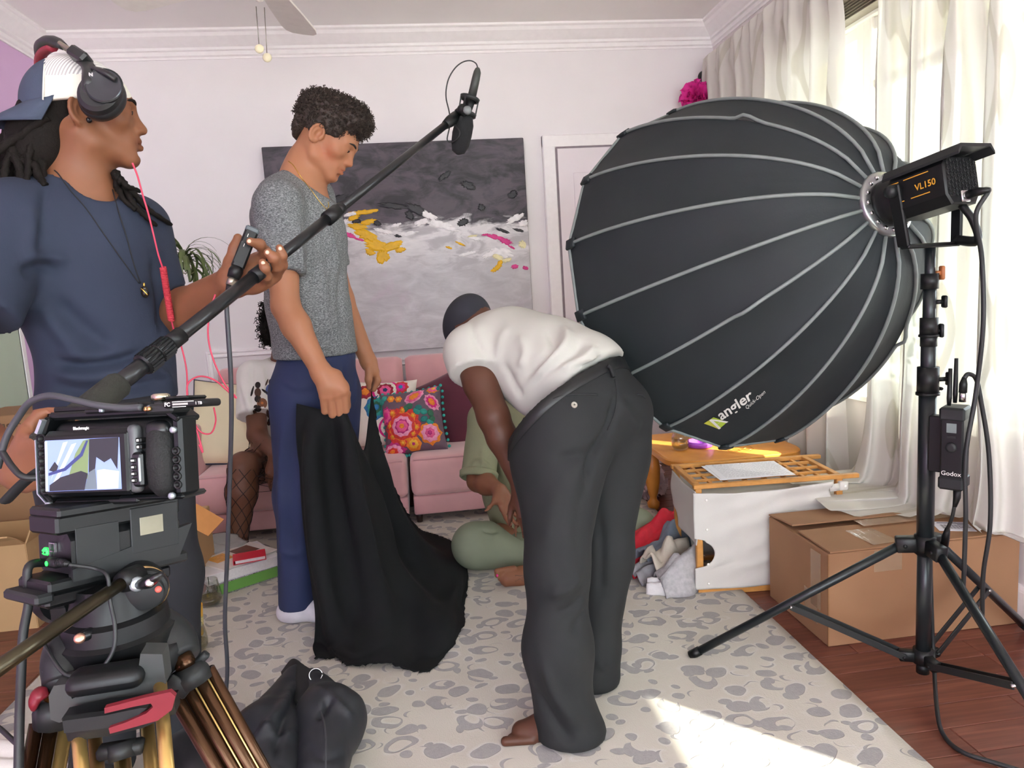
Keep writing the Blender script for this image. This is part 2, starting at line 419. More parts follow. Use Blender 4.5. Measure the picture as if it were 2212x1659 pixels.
# head, facing +Y, right ear at +X, origin midway between the ears at eye height; 0.23 m from chin to crown
def head_prims(nose=1., lip=1., jaw=1.):
    p = [ell((0, -.014, .028), (.074, .097, .086), k=.02), ell((0, .035, .035), (.06, .05, .052), k=.03),
         cone((0, .044, -.005), (0, .044, -.07), .053, .038 * jaw, .03), ell((0, .0, -.045), (.056, .07, .05), k=.03)]
    for s in (-1, 1):
        p += [cone((s * .056, -.012, -.05), (s * .05, .005, -.072), .014, .015, .02), cone((s * .05, .005, -.072), (s * .016, .068, -.1), .016 * jaw, .015, .025),
              ell((s * .043, .056, -.022), (.021, .022, .018), k=.02), cone((s * .01, .088, .017), (s * .045, .072, .016), .008, .008, .014)]
    p += [ell((0, .074, -.1), (.021, .017, .016), k=.02)]
    p += [ell((s * .032, .094, .0), (.017, .013, .0105), k=.012, op=-1) for s in (-1, 1)]
    p += [ell((s * .032, .0755, -.001), (.0155, .0135, .0135), k=.006) for s in (-1, 1)]
    p += [cone((0, .086, .008), (0, .104 * nose ** .2, -.034), .0065, .010 * nose, .012), ell((0, .085, -.03), (.015, .016, .014), k=.012)]
    p += [ell((s * .0105 * nose, .096, -.038), (.0075 * nose, .010, .0068), k=.006) for s in (-1, 1)]
    p += [ell((0, .072, -.062), (.032, .022, .026), k=.02)]
    for s in (-1, 1):
        p += [cone((s * .024, .08, -.067), (s * .005, .0945, -.0605), .0035, .0055 * lip, .006), cone((s * .022, .08, -.068), (0, .0925, -.074), .004, .0075 * lip, .006)]
    p += [cone((s * .025, .083, -.0675), (0, .1005, -.067), .0016, .0016, .004, op=-1) for s in (-1, 1)]
    p += [ell((0, .09, -.088), (.014, .008, .005), k=.01, op=-1)]
    for s in (-1, 1):
        E_ = eul(rx=-.18, rz=s * .38)
        p += [cone((s * (.083 + .0072 * math.cos(math.radians(q))) , -.014 - .018 * math.cos(math.radians(q)) * 1.05, -.010 + .029 * math.sin(math.radians(q))), (s * (.083 + .0072 * math.cos(math.radians(q + 24))), -.014 - .018 * math.cos(math.radians(q + 24)) * 1.05, -.010 + .029 * math.sin(math.radians(q + 24))), .0038, .0038, .003) for q in range(-70, 160, 24)]
        p += [ell((s * .077, -.014, -.012), (.0065, .0195, .032), E_, k=.008), ell((s * .0855, -.008, -.010), (.0115, .0115, .019), E_, k=.004, op=-1), cone((s * .071, .002, -.012), (s * .074, .001, -.02), .006, .005, .006)]
    return p
# hand: wrist at the origin, fingers along +Y, back of the hand +Z, thumb towards +X
FING = [((.027, .086), (.044, .026, .021), .0088), ((.007, .091), (.048, .030, .022), .0090), ((-.013, .087), (.044, .028, .022), .0086), ((-.031, .077), (.034, .021, .019), .0077)]
def hand_prims(curl, spread=(.10, .02, -.05, -.14), thumb=None, palm=1., tips=None):
    """curl: four fingers x three joint angles towards the palm; thumb: three further joint points"""
    p = []; T = []
    for (b, L, r), cu, sp in zip(FING, curl, spread):
        q = A([b[0], b[1], 0.]); p.append(cone((b[0] * .62, .004, 0), q, .0135, .0112, .02)); a = 0.
        for i in range(3):
            a += cu[i]; d = A([math.sin(sp) * math.cos(a), math.cos(sp) * math.cos(a), -math.sin(a)]); e = q + d * L[i]
            p.append(cone(q, e, r * (1.04 - .1 * i), r * (.96 - .13 * i), .004)); q = e
        T.append((q, d, r))
    p += [cone((-.02, .03, -.006), (-.026, .06, -.006), .013, .011, .02), cone((.012, .02, -.008), (.03, .05, -.012), .016, .013, .02)]
    th = [A(t, float) for t in (thumb or [(.05, .052, -.018), (.066, .082, -.022), (.072, .108, -.026)])]
    p += [cone((.018, .014, -.006), th[0], .0145, .0125, .015), cone(th[0], th[1], .0115, .0102, .006), cone(th[1], th[2], .0102, .0078, .004)]
    T.append((th[2], unit(th[2] - th[1]), .0095))
    if tips is not None: tips += T
    return p
def hand_frame(d, back, side):
    """columns: thumb side, finger direction, back of the hand"""
    d = unit(d); n = unit(A(back, float) - d * (A(back, float) @ d)); t = np.cross(n, d) if side == 'R' else np.cross(d, n)
    return np.stack([t, d, n], 1)
def pbox(pts, m): P = A(pts); return P.min(0) - m, P.max(0) + m
# ================================================================ the room
XL, XR, YB, ZC, YF = -1.97, 1.88, 4.44, 2.69, -2.6
def struct(name, mb, m, parent=None, smooth=False, **kw):
    o = add(name, mb, m, parent, smooth, base=(0, 0, 0) if parent is None else None, **kw)
    if parent is None: o['kind'] = 'structure'
    return o
wall_m = mat('wall_paint', 'ebe8ea', .7, var=.025, vscale=3, bump=.05, bscale=60)
pink_m = mat('lavender_paint', 'd9b4dc', .7, var=.03, vscale=3)
right_m = mat('right_wall_paint', 'e2dbdb', .7, var=.03, vscale=3)
ceil_m = mat('ceiling_paint', 'f8f7f5', .8, var=.02, vscale=2)
trim_m = mat('white_trim', 'f5f3f4', .4, var=.02)
door_m = mat('door_paint', 'ece5ea', .45, var=.03, vscale=4)
struct('wall_back', MB().box(((XL + XR) / 2, YB + .06, ZC / 2), (XR - XL + .24, .12, ZC)), wall_m)
struct('wall_left', MB().box((XL - .06, 4.14, ZC / 2), (.12, .6, ZC)).box((XL - .06, (YF + 3.84) / 2, 2.28), (.12, 3.84 - YF, ZC - 1.87)).box((XL - .06, (YF + 1.85) / 2, .935), (.12, 1.85 - YF, 1.87)), pink_m)
wr = MB()
W1, W2, W3, SILL, HEAD = (1.74, 3.55), (-.40, .53), (-2.3, -1.2), .62, 2.23
FW = (-1.75, 1.65)     # unseen window behind the camera, added and widened to light the room
for a, b in ((YF, W3[0]), (W3[1], W2[0]), (W2[1], W1[0]), (W1[1], YB)): wr.box((XR + .07, (a + b) / 2, ZC / 2), (.14, b - a, ZC))
for a, b in (W1, W2, W3): wr.box((XR + .07, (a + b) / 2, SILL / 2), (.14, b - a, SILL)).box((XR + .07, (a + b) / 2, (HEAD + ZC) / 2), (.14, b - a, ZC - HEAD))
struct('wall_right', wr, right_m)
wf = MB()
for a, b in ((XL - .12, FW[0]), (FW[1], XR + .14)): wf.box(((a + b) / 2, YF - .06, ZC / 2), (b - a, .12, ZC))
wf.box(((FW[0] + FW[1]) / 2, YF - .06, SILL / 2), (FW[1] - FW[0], .12, SILL)).box(((FW[0] + FW[1]) / 2, YF - .06, (HEAD + ZC) / 2), (FW[1] - FW[0], .12, ZC - HEAD))
struct('wall_front', wf, wall_m)
def portal(name, c, sx, sz, d):
    l = bpy.data.lights.new(name, 'AREA'); l.shape = 'RECTANGLE'; l.size = sx; l.size_y = sz; l.cycles.is_portal = True
    o = bpy.data.objects.new(name, l); C.objects.link(o); o.location = c; o.rotation_euler = Vector(d).to_track_quat('-Z', 'Y').to_euler()
for i, (a, b) in enumerate((W1, W2, W3)): portal('daylight_portal', (XR + .16, (a + b) / 2, (SILL + HEAD) / 2), b - a, HEAD - SILL, (-1, 0, 0))
portal('daylight_portal', ((FW[0] + FW[1]) / 2, YF - .14, (SILL + HEAD) / 2), FW[1] - FW[0], HEAD - SILL, (0, 1, 0))
struct('ceiling', MB().box(((XL + XR) / 2, (YF + YB) / 2, ZC + .06), (XR - XL + .26, YB - YF + .24, .12)), ceil_m)
# crown moulding: profile (distance from the wall, drop below the ceiling)
CROWN = [(0, 0), (.105, 0), (.105, .012), (.092, .02), (.083, .036), (.06, .055), (.042, .07), (.03, .078), (.03, .092), (.018, .097), (.018, .118), (.008, .124), (.008, .135), (0, .135)]
def run(prof, a, b, wall_dir, z0, miter=(0, 0)):
    """profile pushed from a to b (x, y); wall_dir points into the room"""
    a, b = A(a, float), A(b, float); d = unit(b - a); mb = MB(); G = []
    for e, (p, sg) in enumerate(((a, 1), (b, -1))):
        G.append([(*(p + A(wall_dir) * u + d * sg * u * miter[e]), z0 - v) for u, v in prof])
    return mb.grid(G)
struct('trim_1', run(CROWN, (XL, YB), (XR, YB), (0, -1), ZC, (1, 1)), trim_m)
struct('trim_2', run(CROWN, (XL, YF), (XL, YB), (1, 0), ZC, (0, 1)), trim_m)
struct('trim_3', run(CROWN, (XR, YF), (XR, YB), (-1, 0), ZC, (0, 1)), trim_m)
BASE = [(0, 0), (.008, 0), (.014, .012), (.016, .02), (.016, .13), (0, .13)]
struct('baseboard_back', run(BASE, (XL, YB), (.80, YB), (0, -1), .13), trim_m)
struct('baseboard_right', run(BASE, (XR, YF), (XR, YB), (-1, 0), .13), trim_m)
struct('baseboard_left', run(BASE, (XL, 3.88), (XL, YB), (1, 0), .13), trim_m)
# raised picture-frame panel moulding low on the back wall
PM = [(0, 0), (.01, 0), (.02, .006), (.02, .012), (.012, .018), (.012, .03), (.018, .036), (.006, .044), (0, .044)]
def panel_frame(name, x0, x1, z0, z1, y):
    mb = MB(); G = []
    for (cx_, cz, sx, sz) in ((x0, z1, 1, -1), (x1, z1, -1, -1), (x1, z0, -1, 1), (x0, z0, 1, 1), (x0, z1, 1, -1)): G.append([(cx_ + sx * v, y - u, cz + sz * v) for u, v in PM])
    return struct(name, mb.grid(G), trim_m)
panel_frame('trim_4', -1.275, -.42, .25, .92, YB)
panel_frame('trim_5', -.30, .70, .25, .80, YB)
# white door in its casing
dr = MB().box((1.235, YB - .012, 1.0), (.73, .04, 1.99), bev=.004)
d1 = struct('door_1', dr, door_m)
cas = MB()
for x0, x1, z0, z1 in ((.79, .868, 0, 2.075), (1.602, 1.68, 0, 2.075)): cas.box(((x0 + x1) / 2, YB - .018, (z0 + z1) / 2), (x1 - x0, .036, z1 - z0), bev=.006)
cas.box((1.235, YB - .0185, 2.036), (.89, .037, .074), bev=.006)
struct('door_casing', cas, trim_m, d1)
rev = MB().box((.873, YB - .02, 1.0), (.012, .03, 1.99)).box((1.235, YB - .02, 2.0), (.73, .03, .012))
struct('door_shade_strip', rev, mat('shadow_gap', '8a8088', .8), d1)  # grey strip coloured as the shade between door and casing
kn = MB().lathe((.955, YB - .03, .918), (0, -1, 0), [(0, .033), (.006, .034), (.01, .03), (.012, .013), (.035, .012), (.042, .024), (.052, .029), (.064, .027), (.07, .018), (.072, 0.001)], 20)
struct('door_knob', kn, mat('satin_nickel', 'b9b6b4', .25, 1.), d1, smooth=True)
pn = MB()
for z0, z1 in ((.15, .8), (.98, 1.85)):
    for x0, x1 in ((.97, 1.20), (1.27, 1.50)): pn.box(((x0 + x1) / 2, YB - .033, (z0 + z1) / 2), (x1 - x0, .008, z1 - z0), bev=.004)
struct('door_panel', pn, door_m, d1)
# pale green door standing in the left wall
d2 = struct('door_2', MB().box((XL - .024, 3.36, .93), (.045, .958, 1.86), bev=.002), mat('sage_paint', 'b9c9b4', .6, var=.04, vscale=2))
struct('door_jamb', MB().box((XL - .02, 3.855, .93), (.05, .03, 1.87)).box((XL - .02, 3.36, 1.855), (.05, 1.0, .03)), trim_m, d2)
struct('door_leaf', MB().box((XL - .024, 2.36, .93), (.045, 1.03, 1.86), bev=.002), mat('sage_paint_two', 'c2cdb8', .6, var=.04, vscale=2), d2)

# floor: reddish boards under a big rug
fl = NT('floor_wood'); co = fl.geo(); oi = fl.n('ShaderNodeObjectInfo').outputs['Random']
g = fl.noise(6, 5, fl.vmath('ADD', fl.map(co, (.7, 14, 1)), fl.n('ShaderNodeObjectInfo').outputs['Random']))
base = fl.ramp(g, [(.2, srgb('5c362c')), (.5, srgb('77473a')), (.8, srgb('8d5b4b'))])
tint = fl.mix(fl.math('MULTIPLY', oi, .45), base, srgb('4c2b22'))
fl.set(Base_Color=tint, Roughness=.32); fl.b.inputs['Specular IOR Level'].default_value = .4; fl.bump(g, .06, .002)
flr = struct('floor', MB().box(((XL + XR) / 2, (YF + YB) / 2, -.08), (XR - XL + .3, YB - YF, .13)), mat('subfloor', '2a120c', .8))
flr.data.materials[0].name = 'subfloor'
rnd = random.Random(11); PW = .0985
pm = {}
def plank(x0, x1, y):
    L = round(x1 - x0, 2)
    if L not in pm: pm[L] = mesh_data('plank', *(lambda m_: (m_.v, m_.f))(MB().box((0, 0, -.01), (L - .0015, PW - .002, .02), bev=.0015)), fl.m, False)
    o = bpy.data.objects.new('plank', pm[L]); link(o, flr); o.location = ((x0 + x1) / 2, y + PW / 2, 0)
for i in range(int((YB - .6) / PW) + 1):
    y = .6 + i * PW
    for lo, hi in ((1.02, XR - .02), (XL + .0, -1.24)):
        s = round(lo + rnd.choice((.25, .35, .45, .5, .6)), 2); plank(lo, s, y); plank(s, round(hi, 2), y)
under = MB().box((-.11, (.6 + YB) / 2, -.01), (2.26, YB - .6, .02)).box(((XL + XR) / 2, (YF + .6) / 2, -.01), (XR - XL - .04, .6 - YF, .02))
struct('hidden_boards', under, fl.m, flr)

# leopard rug
rg = NT('leopard_rug'); P0 = rg.geo()
nv = rg.n('ShaderNodeTexNoise'); nv.inputs['Scale'].default_value = 12; nv.inputs['Detail'].default_value = 1; rg.l(P0, nv.inputs['Vector'])
wob = rg.vmath('SCALE', rg.vmath('SUBTRACT', nv.outputs['Color'], (.5, .5, .5))); wob.node.inputs['Scale'].default_value = .042
P1 = rg.vmath('ADD', rg.map(P0, (1, 1, 0)), rg.vmath('MULTIPLY', wob, (1, 1, 0)))
def spots(scale, loc, seed):
    v = rg.n('ShaderNodeTexVoronoi', voronoi_dimensions='2D'); v.inputs['Scale'].default_value = 1.; v.inputs['Randomness'].default_value = .8
    q = rg.map(P1, (scale, scale * 1.12, 1), (0, 0, .25 * seed), loc); rg.l(q, v.inputs['Vector'])
    rc = rg.n('ShaderNodeSeparateColor'); rg.l(v.outputs['Color'], rc.inputs[0])
    d = rg.vmath('SUBTRACT', q, v.outputs['Position']); ds = rg.n('ShaderNodeVectorRotate', rotation_type='Z_AXIS'); rg.l(d, ds.inputs['Vector']); rg.l(rg.math('MULTIPLY', rg.math('SUBTRACT', rc.outputs[0], .5), 2.2), ds.inputs['Angle'])
    sq = rg.map(ds.outputs[0], (1, 1.35, 1)); r = rg.vmath('LENGTH', sq)
    rad = rg.math('MULTIPLY_ADD', rc.outputs[1], .14, .29)
    blob = rg.math('SUBTRACT', rad, r)                          # > 0 inside
    off = rg.n('ShaderNodeCombineXYZ'); rg.l(rg.math('MULTIPLY', rg.math('SUBTRACT', rc.outputs[2], .5), .34), off.inputs[0]); rg.l(rg.math('MULTIPLY', rg.math('SUBTRACT', rc.outputs[0], .4), .4), off.inputs[1])
    inner = rg.math('SUBTRACT', rg.math('MULTIPLY', rad, .56), rg.vmath('LENGTH', rg.vmath('SUBTRACT', sq, off.outputs[0])))
    ring = rg.math('MULTIPLY', rg.math('GREATER_THAN', rc.outputs[1], .55), 1.)
    inn = rg.math('MULTIPLY_ADD', ring, 1., -1.); inn = rg.math('ADD', rg.math('MULTIPLY', ring, inner), inn)   # -1 when solid
    return rg.math('MINIMUM', blob, rg.math('MULTIPLY', inn, -1.))
s1 = spots(9.2, (0, 0, 0), 1); s2 = spots(13, (3.3, 1.7, 0), 2)
s2 = rg.math('SUBTRACT', s2, .09)
s = rg.math('MAXIMUM', s1, s2)
mask = rg.ramp(s, [(.0, (0, 0, 0)), (.02, (1, 1, 1))]); halo = rg.ramp(rg.math('ADD', s, .12), [(.0, (0, 0, 0)), (.14, (1, 1, 1))])
fine = rg.noise(90, 3, P0); big = rg.noise(2.2, 3, P0)
halo = rg.math('MULTIPLY', halo, rg.ramp(rg.noise(9, 3, P0), [(.45, (0, 0, 0)), (.6, (1, 1, 1))]))
gnd = rg.mix(big, srgb('cbc8be'), srgb('bcb7ac')); gnd = rg.mix(rg.math('MULTIPLY', halo, .6), gnd, srgb('d2d2d0'))
gry = rg.mix(fine, srgb('979696'), srgb('a8a6a4'))
rg.set(Base_Color=rg.mix(mask, gnd, gry), Roughness=.95); rg.b.inputs['Specular IOR Level'].default_value = .1
hh = rg.math('MULTIPLY_ADD', mask, -.6, rg.math('MULTIPLY', rg.noise(260, 2, P0), .5)); rg.bump(hh, .5, .004)
nx, ny = 60, 70; G = [[(-1.345 + 2.46 * i / (nx - 1), .85 + 3.12 * j / (ny - 1), .009 + .0012 * math.sin(i * .9) * math.sin(j * .7)) for j in range(ny)] for i in range(nx)]
rug = add('rug', MB().slab(G, .012), rg.m, None, True); tag(rug, 'large cream rug with grey leopard spots under the whole group', 'rug')

# windows in the right wall
win_m = mat('window_white', 'eceae4', .4, var=.02); pane_m = NT('pane'); _g = pane_m.n('ShaderNodeBsdfGlossy'); _g.inputs['Roughness'].default_value = .02; _tr = pane_m.n('ShaderNodeBsdfTransparent'); _tr.inputs[0].default_value = (.96, .98, .97, 1)
_mx = pane_m.n('ShaderNodeMixShader'); _fr = pane_m.n('ShaderNodeLayerWeight'); _fr.inputs[0].default_value = .2; pane_m.l(pane_m.math('MULTIPLY_ADD', _fr.outputs['Facing'], .12, .03), _mx.inputs[0]); pane_m.l(_tr.outputs[0], _mx.inputs[1]); pane_m.l(_g.outputs[0], _mx.inputs[2]); pane_m.l(_mx.outputs[0], pane_m.out.inputs[0])
def window(name, y0, y1, bays):
    root = struct(name, MB().box((XR + .05, (y0 + y1) / 2, SILL + .012), (.2, y1 - y0 + .1, .028), bev=.004).box((XR + .07, (y0 + y1) / 2, HEAD - .02), (.13, y1 - y0, .04)), win_m)
    wd = (y1 - y0) / bays
    for i in range(bays):
        a, b = y0 + i * wd, y0 + (i + 1) * wd; fr = MB()
        for y in (a + .025, b - .025): fr.box((XR + .07, y, (SILL + HEAD) / 2), (.10, .05, HEAD - SILL), bev=.004)
        for z, t in ((SILL + .06, .06), (1.93, .034), (HEAD - .065, .05)): fr.box((XR + .06, (a + b) / 2, z), (.05, wd - .06, t), bev=.003)
        struct('window_frame', fr, win_m, root)
        for z0, z1 in ((SILL + .09, 1.915), (1.947, HEAD - .09)): struct('pane', MB().box((XR + .06, (a + b) / 2, (z0 + z1) / 2), (.004, wd - .1, z1 - z0)), pane_m.m, root)
    return root
w1 = window('window_1', *W1, 3); w2 = window('window_2', *W2, 1); w3 = window('added_window_3', *W3, 1)  # the last window is unseen, added to let in more light
bl = MB()
for i in range(7): bl.box((XR - .012, 2.75, HEAD + .05 - i * .012), (.045, 1.5, .004), eul(ry=.2))
bl.box((XR - .012, 2.75, HEAD + .075), (.05, 1.5, .04), bev=.004)
struct('window_blind', bl, mat('blind_brown', '8c8174', .5), w1)

# porch outside
porch = thing('porch', 'pale yellow porch ceiling with white post seen through the gap between curtains', 'porch', (2.5, 2.5, 0)); porch['kind'] = 'structure'
pc = mat('porch_cream', 'c9c08e', .6, var=.05); pw = mat('porch_white', 'eeece4', .5)
for i in range(8): add('ceiling_board', MB().box((XR + .2 + i * .09, 2.0, 2.36), (.086, 10.0, .018), bev=.003), pc, porch, False)
add('beam', MB().box((XR + .92, 2.0, 2.37), (.12, 10.0, .14), bev=.005), pw, porch, False)
add('roof_edge', MB().box((XR + .58, 2.0, 2.44), (.84, 10.1, .08)), pw, porch, False)
for y in (5.1, 6.6):
    add('post', MB().box((XR + .92, y, 1.1), (.12, .12, 2.2), bev=.008), pw, porch, False)
add('deck', MB().box((XR + .75, 3.2, -.1), (1.2, 7.5, .1)), mat('deck_grey', 'a5a39c', .7), porch, False)
grd = struct('ground_outside', MB().box((6, 0, -.3), (60, 60, .1)), mat('bounce_ground', 'e0ddd2', .9, var=.06, vscale=2))  # unseen ground, made pale and wide to bounce sunlight indoors
def bush(c, r, seed, label):
    rn = np.random.default_rng(seed); mb = MB()
    for i in range(420):
        d = unit(rn.normal(size=3)); p = A(c) + d * A(r) * rn.uniform(.55, 1.05); p[2] = max(p[2], -.2); u = unit(rn.normal(size=3)); v = unit(np.cross(u, rn.normal(size=3))); L = rn.uniform(.09, .16)
        mb.put([p - u * L, p + v * L * .45, p + u * L, p - v * L * .45], [(0, 1, 2, 3)])
    o = add('shrub', mb, leaf_m, None, False); tag(o, label, 'shrub'); o['kind'] = 'stuff'
leaf_m = mat('leaf_green', '5d7a48', .6, var=.35, vscale=9)
for i, (c, r, l) in enumerate((((4.6, 7.6, 1.0), (1.0, 1.0, 1.5), 'green garden shrub beyond the white porch post'), ((5.6, 10.0, 1.4), (1.6, 1.5, 1.9), 'far green tree crown behind the garden shrub outside'))): bush(c, r, i + 3, l)
# ================================================================ soft furniture helpers
def rbox(mb, c, size, r, R=None, n=6, bulge=(0, 0, 0)):
    h = A(size, float) / 2; c = A(c, float); R = np.eye(3) if R is None else A(R); key = {}; V = []; F = []
    def ts(hh):
        e = hh - r; return np.unique(np.round(np.concatenate([-hh + r * (1 - np.cos(np.linspace(0, PI / 2, 4))), np.linspace(-e, e, n), hh - r * (1 - np.cos(np.linspace(0, PI / 2, 4)))]), 6))
    def vid(p):
        k = tuple(np.round(p, 5))
        if k not in key:
            i = np.clip(p, -(h - r), h - r); d = p - i; q = i + r * unit(d) if np.linalg.norm(d) > 1e-9 else p.copy()
            for a in range(3):
                if bulge[a]: o = [b for b in range(3) if b != a]; q[a] += np.sign(p[a]) * bulge[a] * max(0, 1 - (p[o[0]] / h[o[0]]) ** 2) * max(0, 1 - (p[o[1]] / h[o[1]]) ** 2) * (abs(p[a]) / h[a])
            key[k] = len(V); V.append(q)
        return key[k]
    for a in range(3):
        b, d = (a + 1) % 3, (a + 2) % 3; tb, td = ts(h[b]), ts(h[d])
        for sg in (-1, 1):
            for i in range(len(tb) - 1):
                for j in range(len(td) - 1):
                    q = []
                    for x, y in ((i, j), (i + 1, j), (i + 1, j + 1), (i, j + 1)):
                        p = np.zeros(3); p[a] = sg * h[a]; p[b] = tb[x]; p[d] = td[y]; q.append(vid(p))
                    F.append(q if sg > 0 else q[::-1])
    return mb.put(A(V) @ R.T + c, F)
class Pillow:
    """a stuffed square; u, v in [-1, 1]"""
    def __init__(s, c, ex, ey, w, h, t): s.c = A(c, float); s.ex = unit(ex); s.ey = unit(A(ey) - s.ex * (s.ex @ A(ey))); s.ez = np.cross(s.ex, s.ey); s.w, s.h, s.t = w / 2, h / 2, t / 2
    def at(s, u, v, lift=0., side=1):
        k = 1 - .07 * (1 - v * v) * abs(u) ** 2; k2 = 1 - .07 * (1 - u * u) * abs(v) ** 2
        z = s.t * (max(0, 1 - u ** 4) * max(0, 1 - v ** 4)) ** .55
        return s.c + s.ex * u * s.w * k + s.ey * v * s.h * k2 + s.ez * side * (z + lift + .004 * math.sin(7 * u + 3 * v) * (1 - u * u) * (1 - v * v))
    def build(s, mb, n=18):
        t = np.sin(np.linspace(-PI / 2, PI / 2, n))
        for sd in (1, -1): mb.grid([[s.at(u, v, 0, sd) for v in t] for u in t], flip=sd < 0)
        return mb
    def rim(s, n=22):
        t = np.linspace(-1, 1, n)[:-1]
        return [s.at(a, -1) for a in t] + [s.at(1, a) for a in t] + [s.at(-a, 1) for a in t] + [s.at(-1, -a) for a in t]
    def petal(s, mb, cu, cv, r, lobes=0, depth=.2, lift=.002, el=1., ang=0., ph=0., n=28, ri=0.):
        """a raised patch with a scalloped rim"""
        ring = []
        for k in range(n):
            a = 2 * PI * k / n; q = r * (1 - depth * abs(math.sin(lobes * a / 2 + ph))) if lobes else r
            x, y = q * math.cos(a) * el, q * math.sin(a) / el; ring.append((cu + x * math.cos(ang) - y * math.sin(ang), cv + x * math.sin(ang) + y * math.cos(ang)))
        cl = lambda p: (min(.98, max(-.98, p[0])), min(.98, max(-.98, p[1])))
        V = [s.at(*cl((cu, cv)), lift + .002)] + [s.at(*cl(lerp((cu, cv), p, .55)), lift + .0015) for p in ring] + [s.at(*cl(p), lift) for p in ring] + [s.at(*cl(lerp((cu, cv), p, 1.03)), .0) for p in ring]
        F = [(0, 1 + i, 1 + (i + 1) % n) for i in range(n)] + [(1 + j * n + i, 1 + (j + 1) * n + i, 1 + (j + 1) * n + (i + 1) % n, 1 + j * n + (i + 1) % n) for j in (0, 1) for i in range(n)]
        return mb.put(V, F)

# ---------------------------------------------------------------- pink velvet sofa
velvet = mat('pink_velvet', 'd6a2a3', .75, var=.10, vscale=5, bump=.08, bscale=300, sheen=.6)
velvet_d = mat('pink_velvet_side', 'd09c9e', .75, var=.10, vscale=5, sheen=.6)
leg_m = mat('dark_wood', '2e1a16', .45, var=.2)
sofa = thing('sofa', 'pink velvet split-back sofa below the big abstract painting', 'sofa', (-.13, 3.95, 0))
FY = 3.60
for x0, x1 in ((-1.17, -.135), (-.118, .90)):
    cx, wd = (x0 + x1) / 2, x1 - x0
    st = add('seat', rbox(MB(), (cx, FY + .31, .262), (wd, .62, .20), .035, n=8, bulge=(0, .006, .012)), velvet, sofa)
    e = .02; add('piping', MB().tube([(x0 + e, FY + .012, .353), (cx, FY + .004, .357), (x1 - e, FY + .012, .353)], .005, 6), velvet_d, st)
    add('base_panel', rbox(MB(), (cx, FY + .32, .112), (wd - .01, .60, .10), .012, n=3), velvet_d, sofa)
    # back: two upright channels with a button each
    R = eul(rx=-.13); nb = 2; ww = wd / nb
    G = []; nu = 41
    for i in range(nu):
        u = i / (nu - 1) * nb; f = u - math.floor(min(u, nb - 1e-6)); col = []
        for k, (yy, zz) in enumerate(((.0, 0), (-.06, .02), (-.075, .10), (-.08, .22), (-.078, .34), (-.07, .44), (-.045, .485), (0, .50), (.06, .495), (.085, .46), (.09, .2), (.09, 0))):
            edge = min(i, nu - 1 - i) / (nu - 1) * wd; rd = min(1, edge / .035) ** .5
            puff = (4 * f * (1 - f)) ** .35 if k < 7 else 1
            y2 = yy * (.35 + .65 * puff) if yy < 0 else yy
            q = R @ A([0, y2 * (.3 + .7 * rd), zz * (1 if k in (0, 11) else .965 + .035 * rd)]); col.append((x0 + i / (nu - 1) * wd, 4.19 + q[1], .335 + q[2]))
        G.append(col)
    bk = MB().grid(G, flip=True); N_ = len(G[0])
    bk.put(G[0], [tuple(range(N_))]); bk.put(G[-1], [tuple(range(N_))[::-1]])
    bo = add('backrest', bk, velvet, sofa)
    for j in range(nb):
        q = R @ A([0, -.083, .235]); add('button', MB().ball((x0 + (j + .5) * ww, 4.19 + q[1], .335 + q[2]), (.013, .008, .013), 10), velvet_d, bo)
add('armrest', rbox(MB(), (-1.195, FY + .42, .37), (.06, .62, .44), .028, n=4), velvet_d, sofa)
for x in (-1.12, -.17, -.09, .84):
    for y in (FY + .06, FY + .54): add('leg', MB().cyl((x, y, .0155), (x + .0, y, .07), .014, .02, 10), leg_m, sofa)

# ---------------------------------------------------------------- cushions on the sofa
def cushion(name, label, c, ex, ey, w_, h_, t, m, base=None):
    p = Pillow(c, ex, ey, w_, h_, t); root = thing(name, label, 'cushion', base or (c[0], c[1], c[2] - h_ / 2), 'sofa cushions')
    add('cover', p.build(MB()), m, root); return p, root
cols = dict(pink='ef5f97', hot='e0218a', lightpink='f79fc0', orange='f08a2c', yellow='f6b93c', red='d93a36', teal='2f9e8f', green='2f6b4f', dteal='1f7d78', white='f1e9dc', blue='2f7fb0', dred='9c1f33', navy='27406f', magenta='c02a7a')
EM = {k: mat('thread_' + k, v, .7, var=.18, vscale=90, bump=.4, bscale=350) for k, v in cols.items()}
pc, r_ = cushion('cushion', 'dusty purple cushion embroidered with pink and orange flowers, teal pompom edge', tuple(onY(893, 911, 3.84)), (.985, -.13, .10), (-.08, .42, .9), .335, .355, .13, mat('mauve_cloth', '6f5a68', .8, var=.08, bump=.3))
def uv(x, y):   # a point of the cushion face read off the picture's close view
    tl, tr, br, bl = A([680, 150.]), A([990, 95.]), A([1005, 410.]), A([675, 450.]); p = A([x, y]); u = v = .5
    for _ in range(8):
        q = (tl * (1 - u) + tr * u) * (1 - v) + (bl * (1 - u) + br * u) * v; du = (tr - tl) * (1 - v) + (br - bl) * v; dv = (bl - tl) * (1 - u) + (br - tr) * u
        s_ = np.linalg.solve(np.stack([du, dv], 1), p - q); u += s_[0]; v += s_[1]
    return 2 * u - 1, 1 - 2 * v
def flower(p, root, x, y, layers, el=1., ang=0.):
    u, v = uv(x, y) if x > 5 else (x, y)
    for i, (c, r, lb, dp) in enumerate(layers): add('flower', p.petal(MB(), u, v, r / 160, lb, dp, .002 + .0022 * i, el, ang, .7 * i), EM[c], root)
flower(pc, r_, 790, 312, (('red', 96, 14, .12), ('orange', 80, 11, .2), ('red', 70, 9, .1), ('lightpink', 56, 9, .15), ('magenta', 40, 8, .2), ('pink', 30, 6, .1), ('orange', 14, 5, .2)))
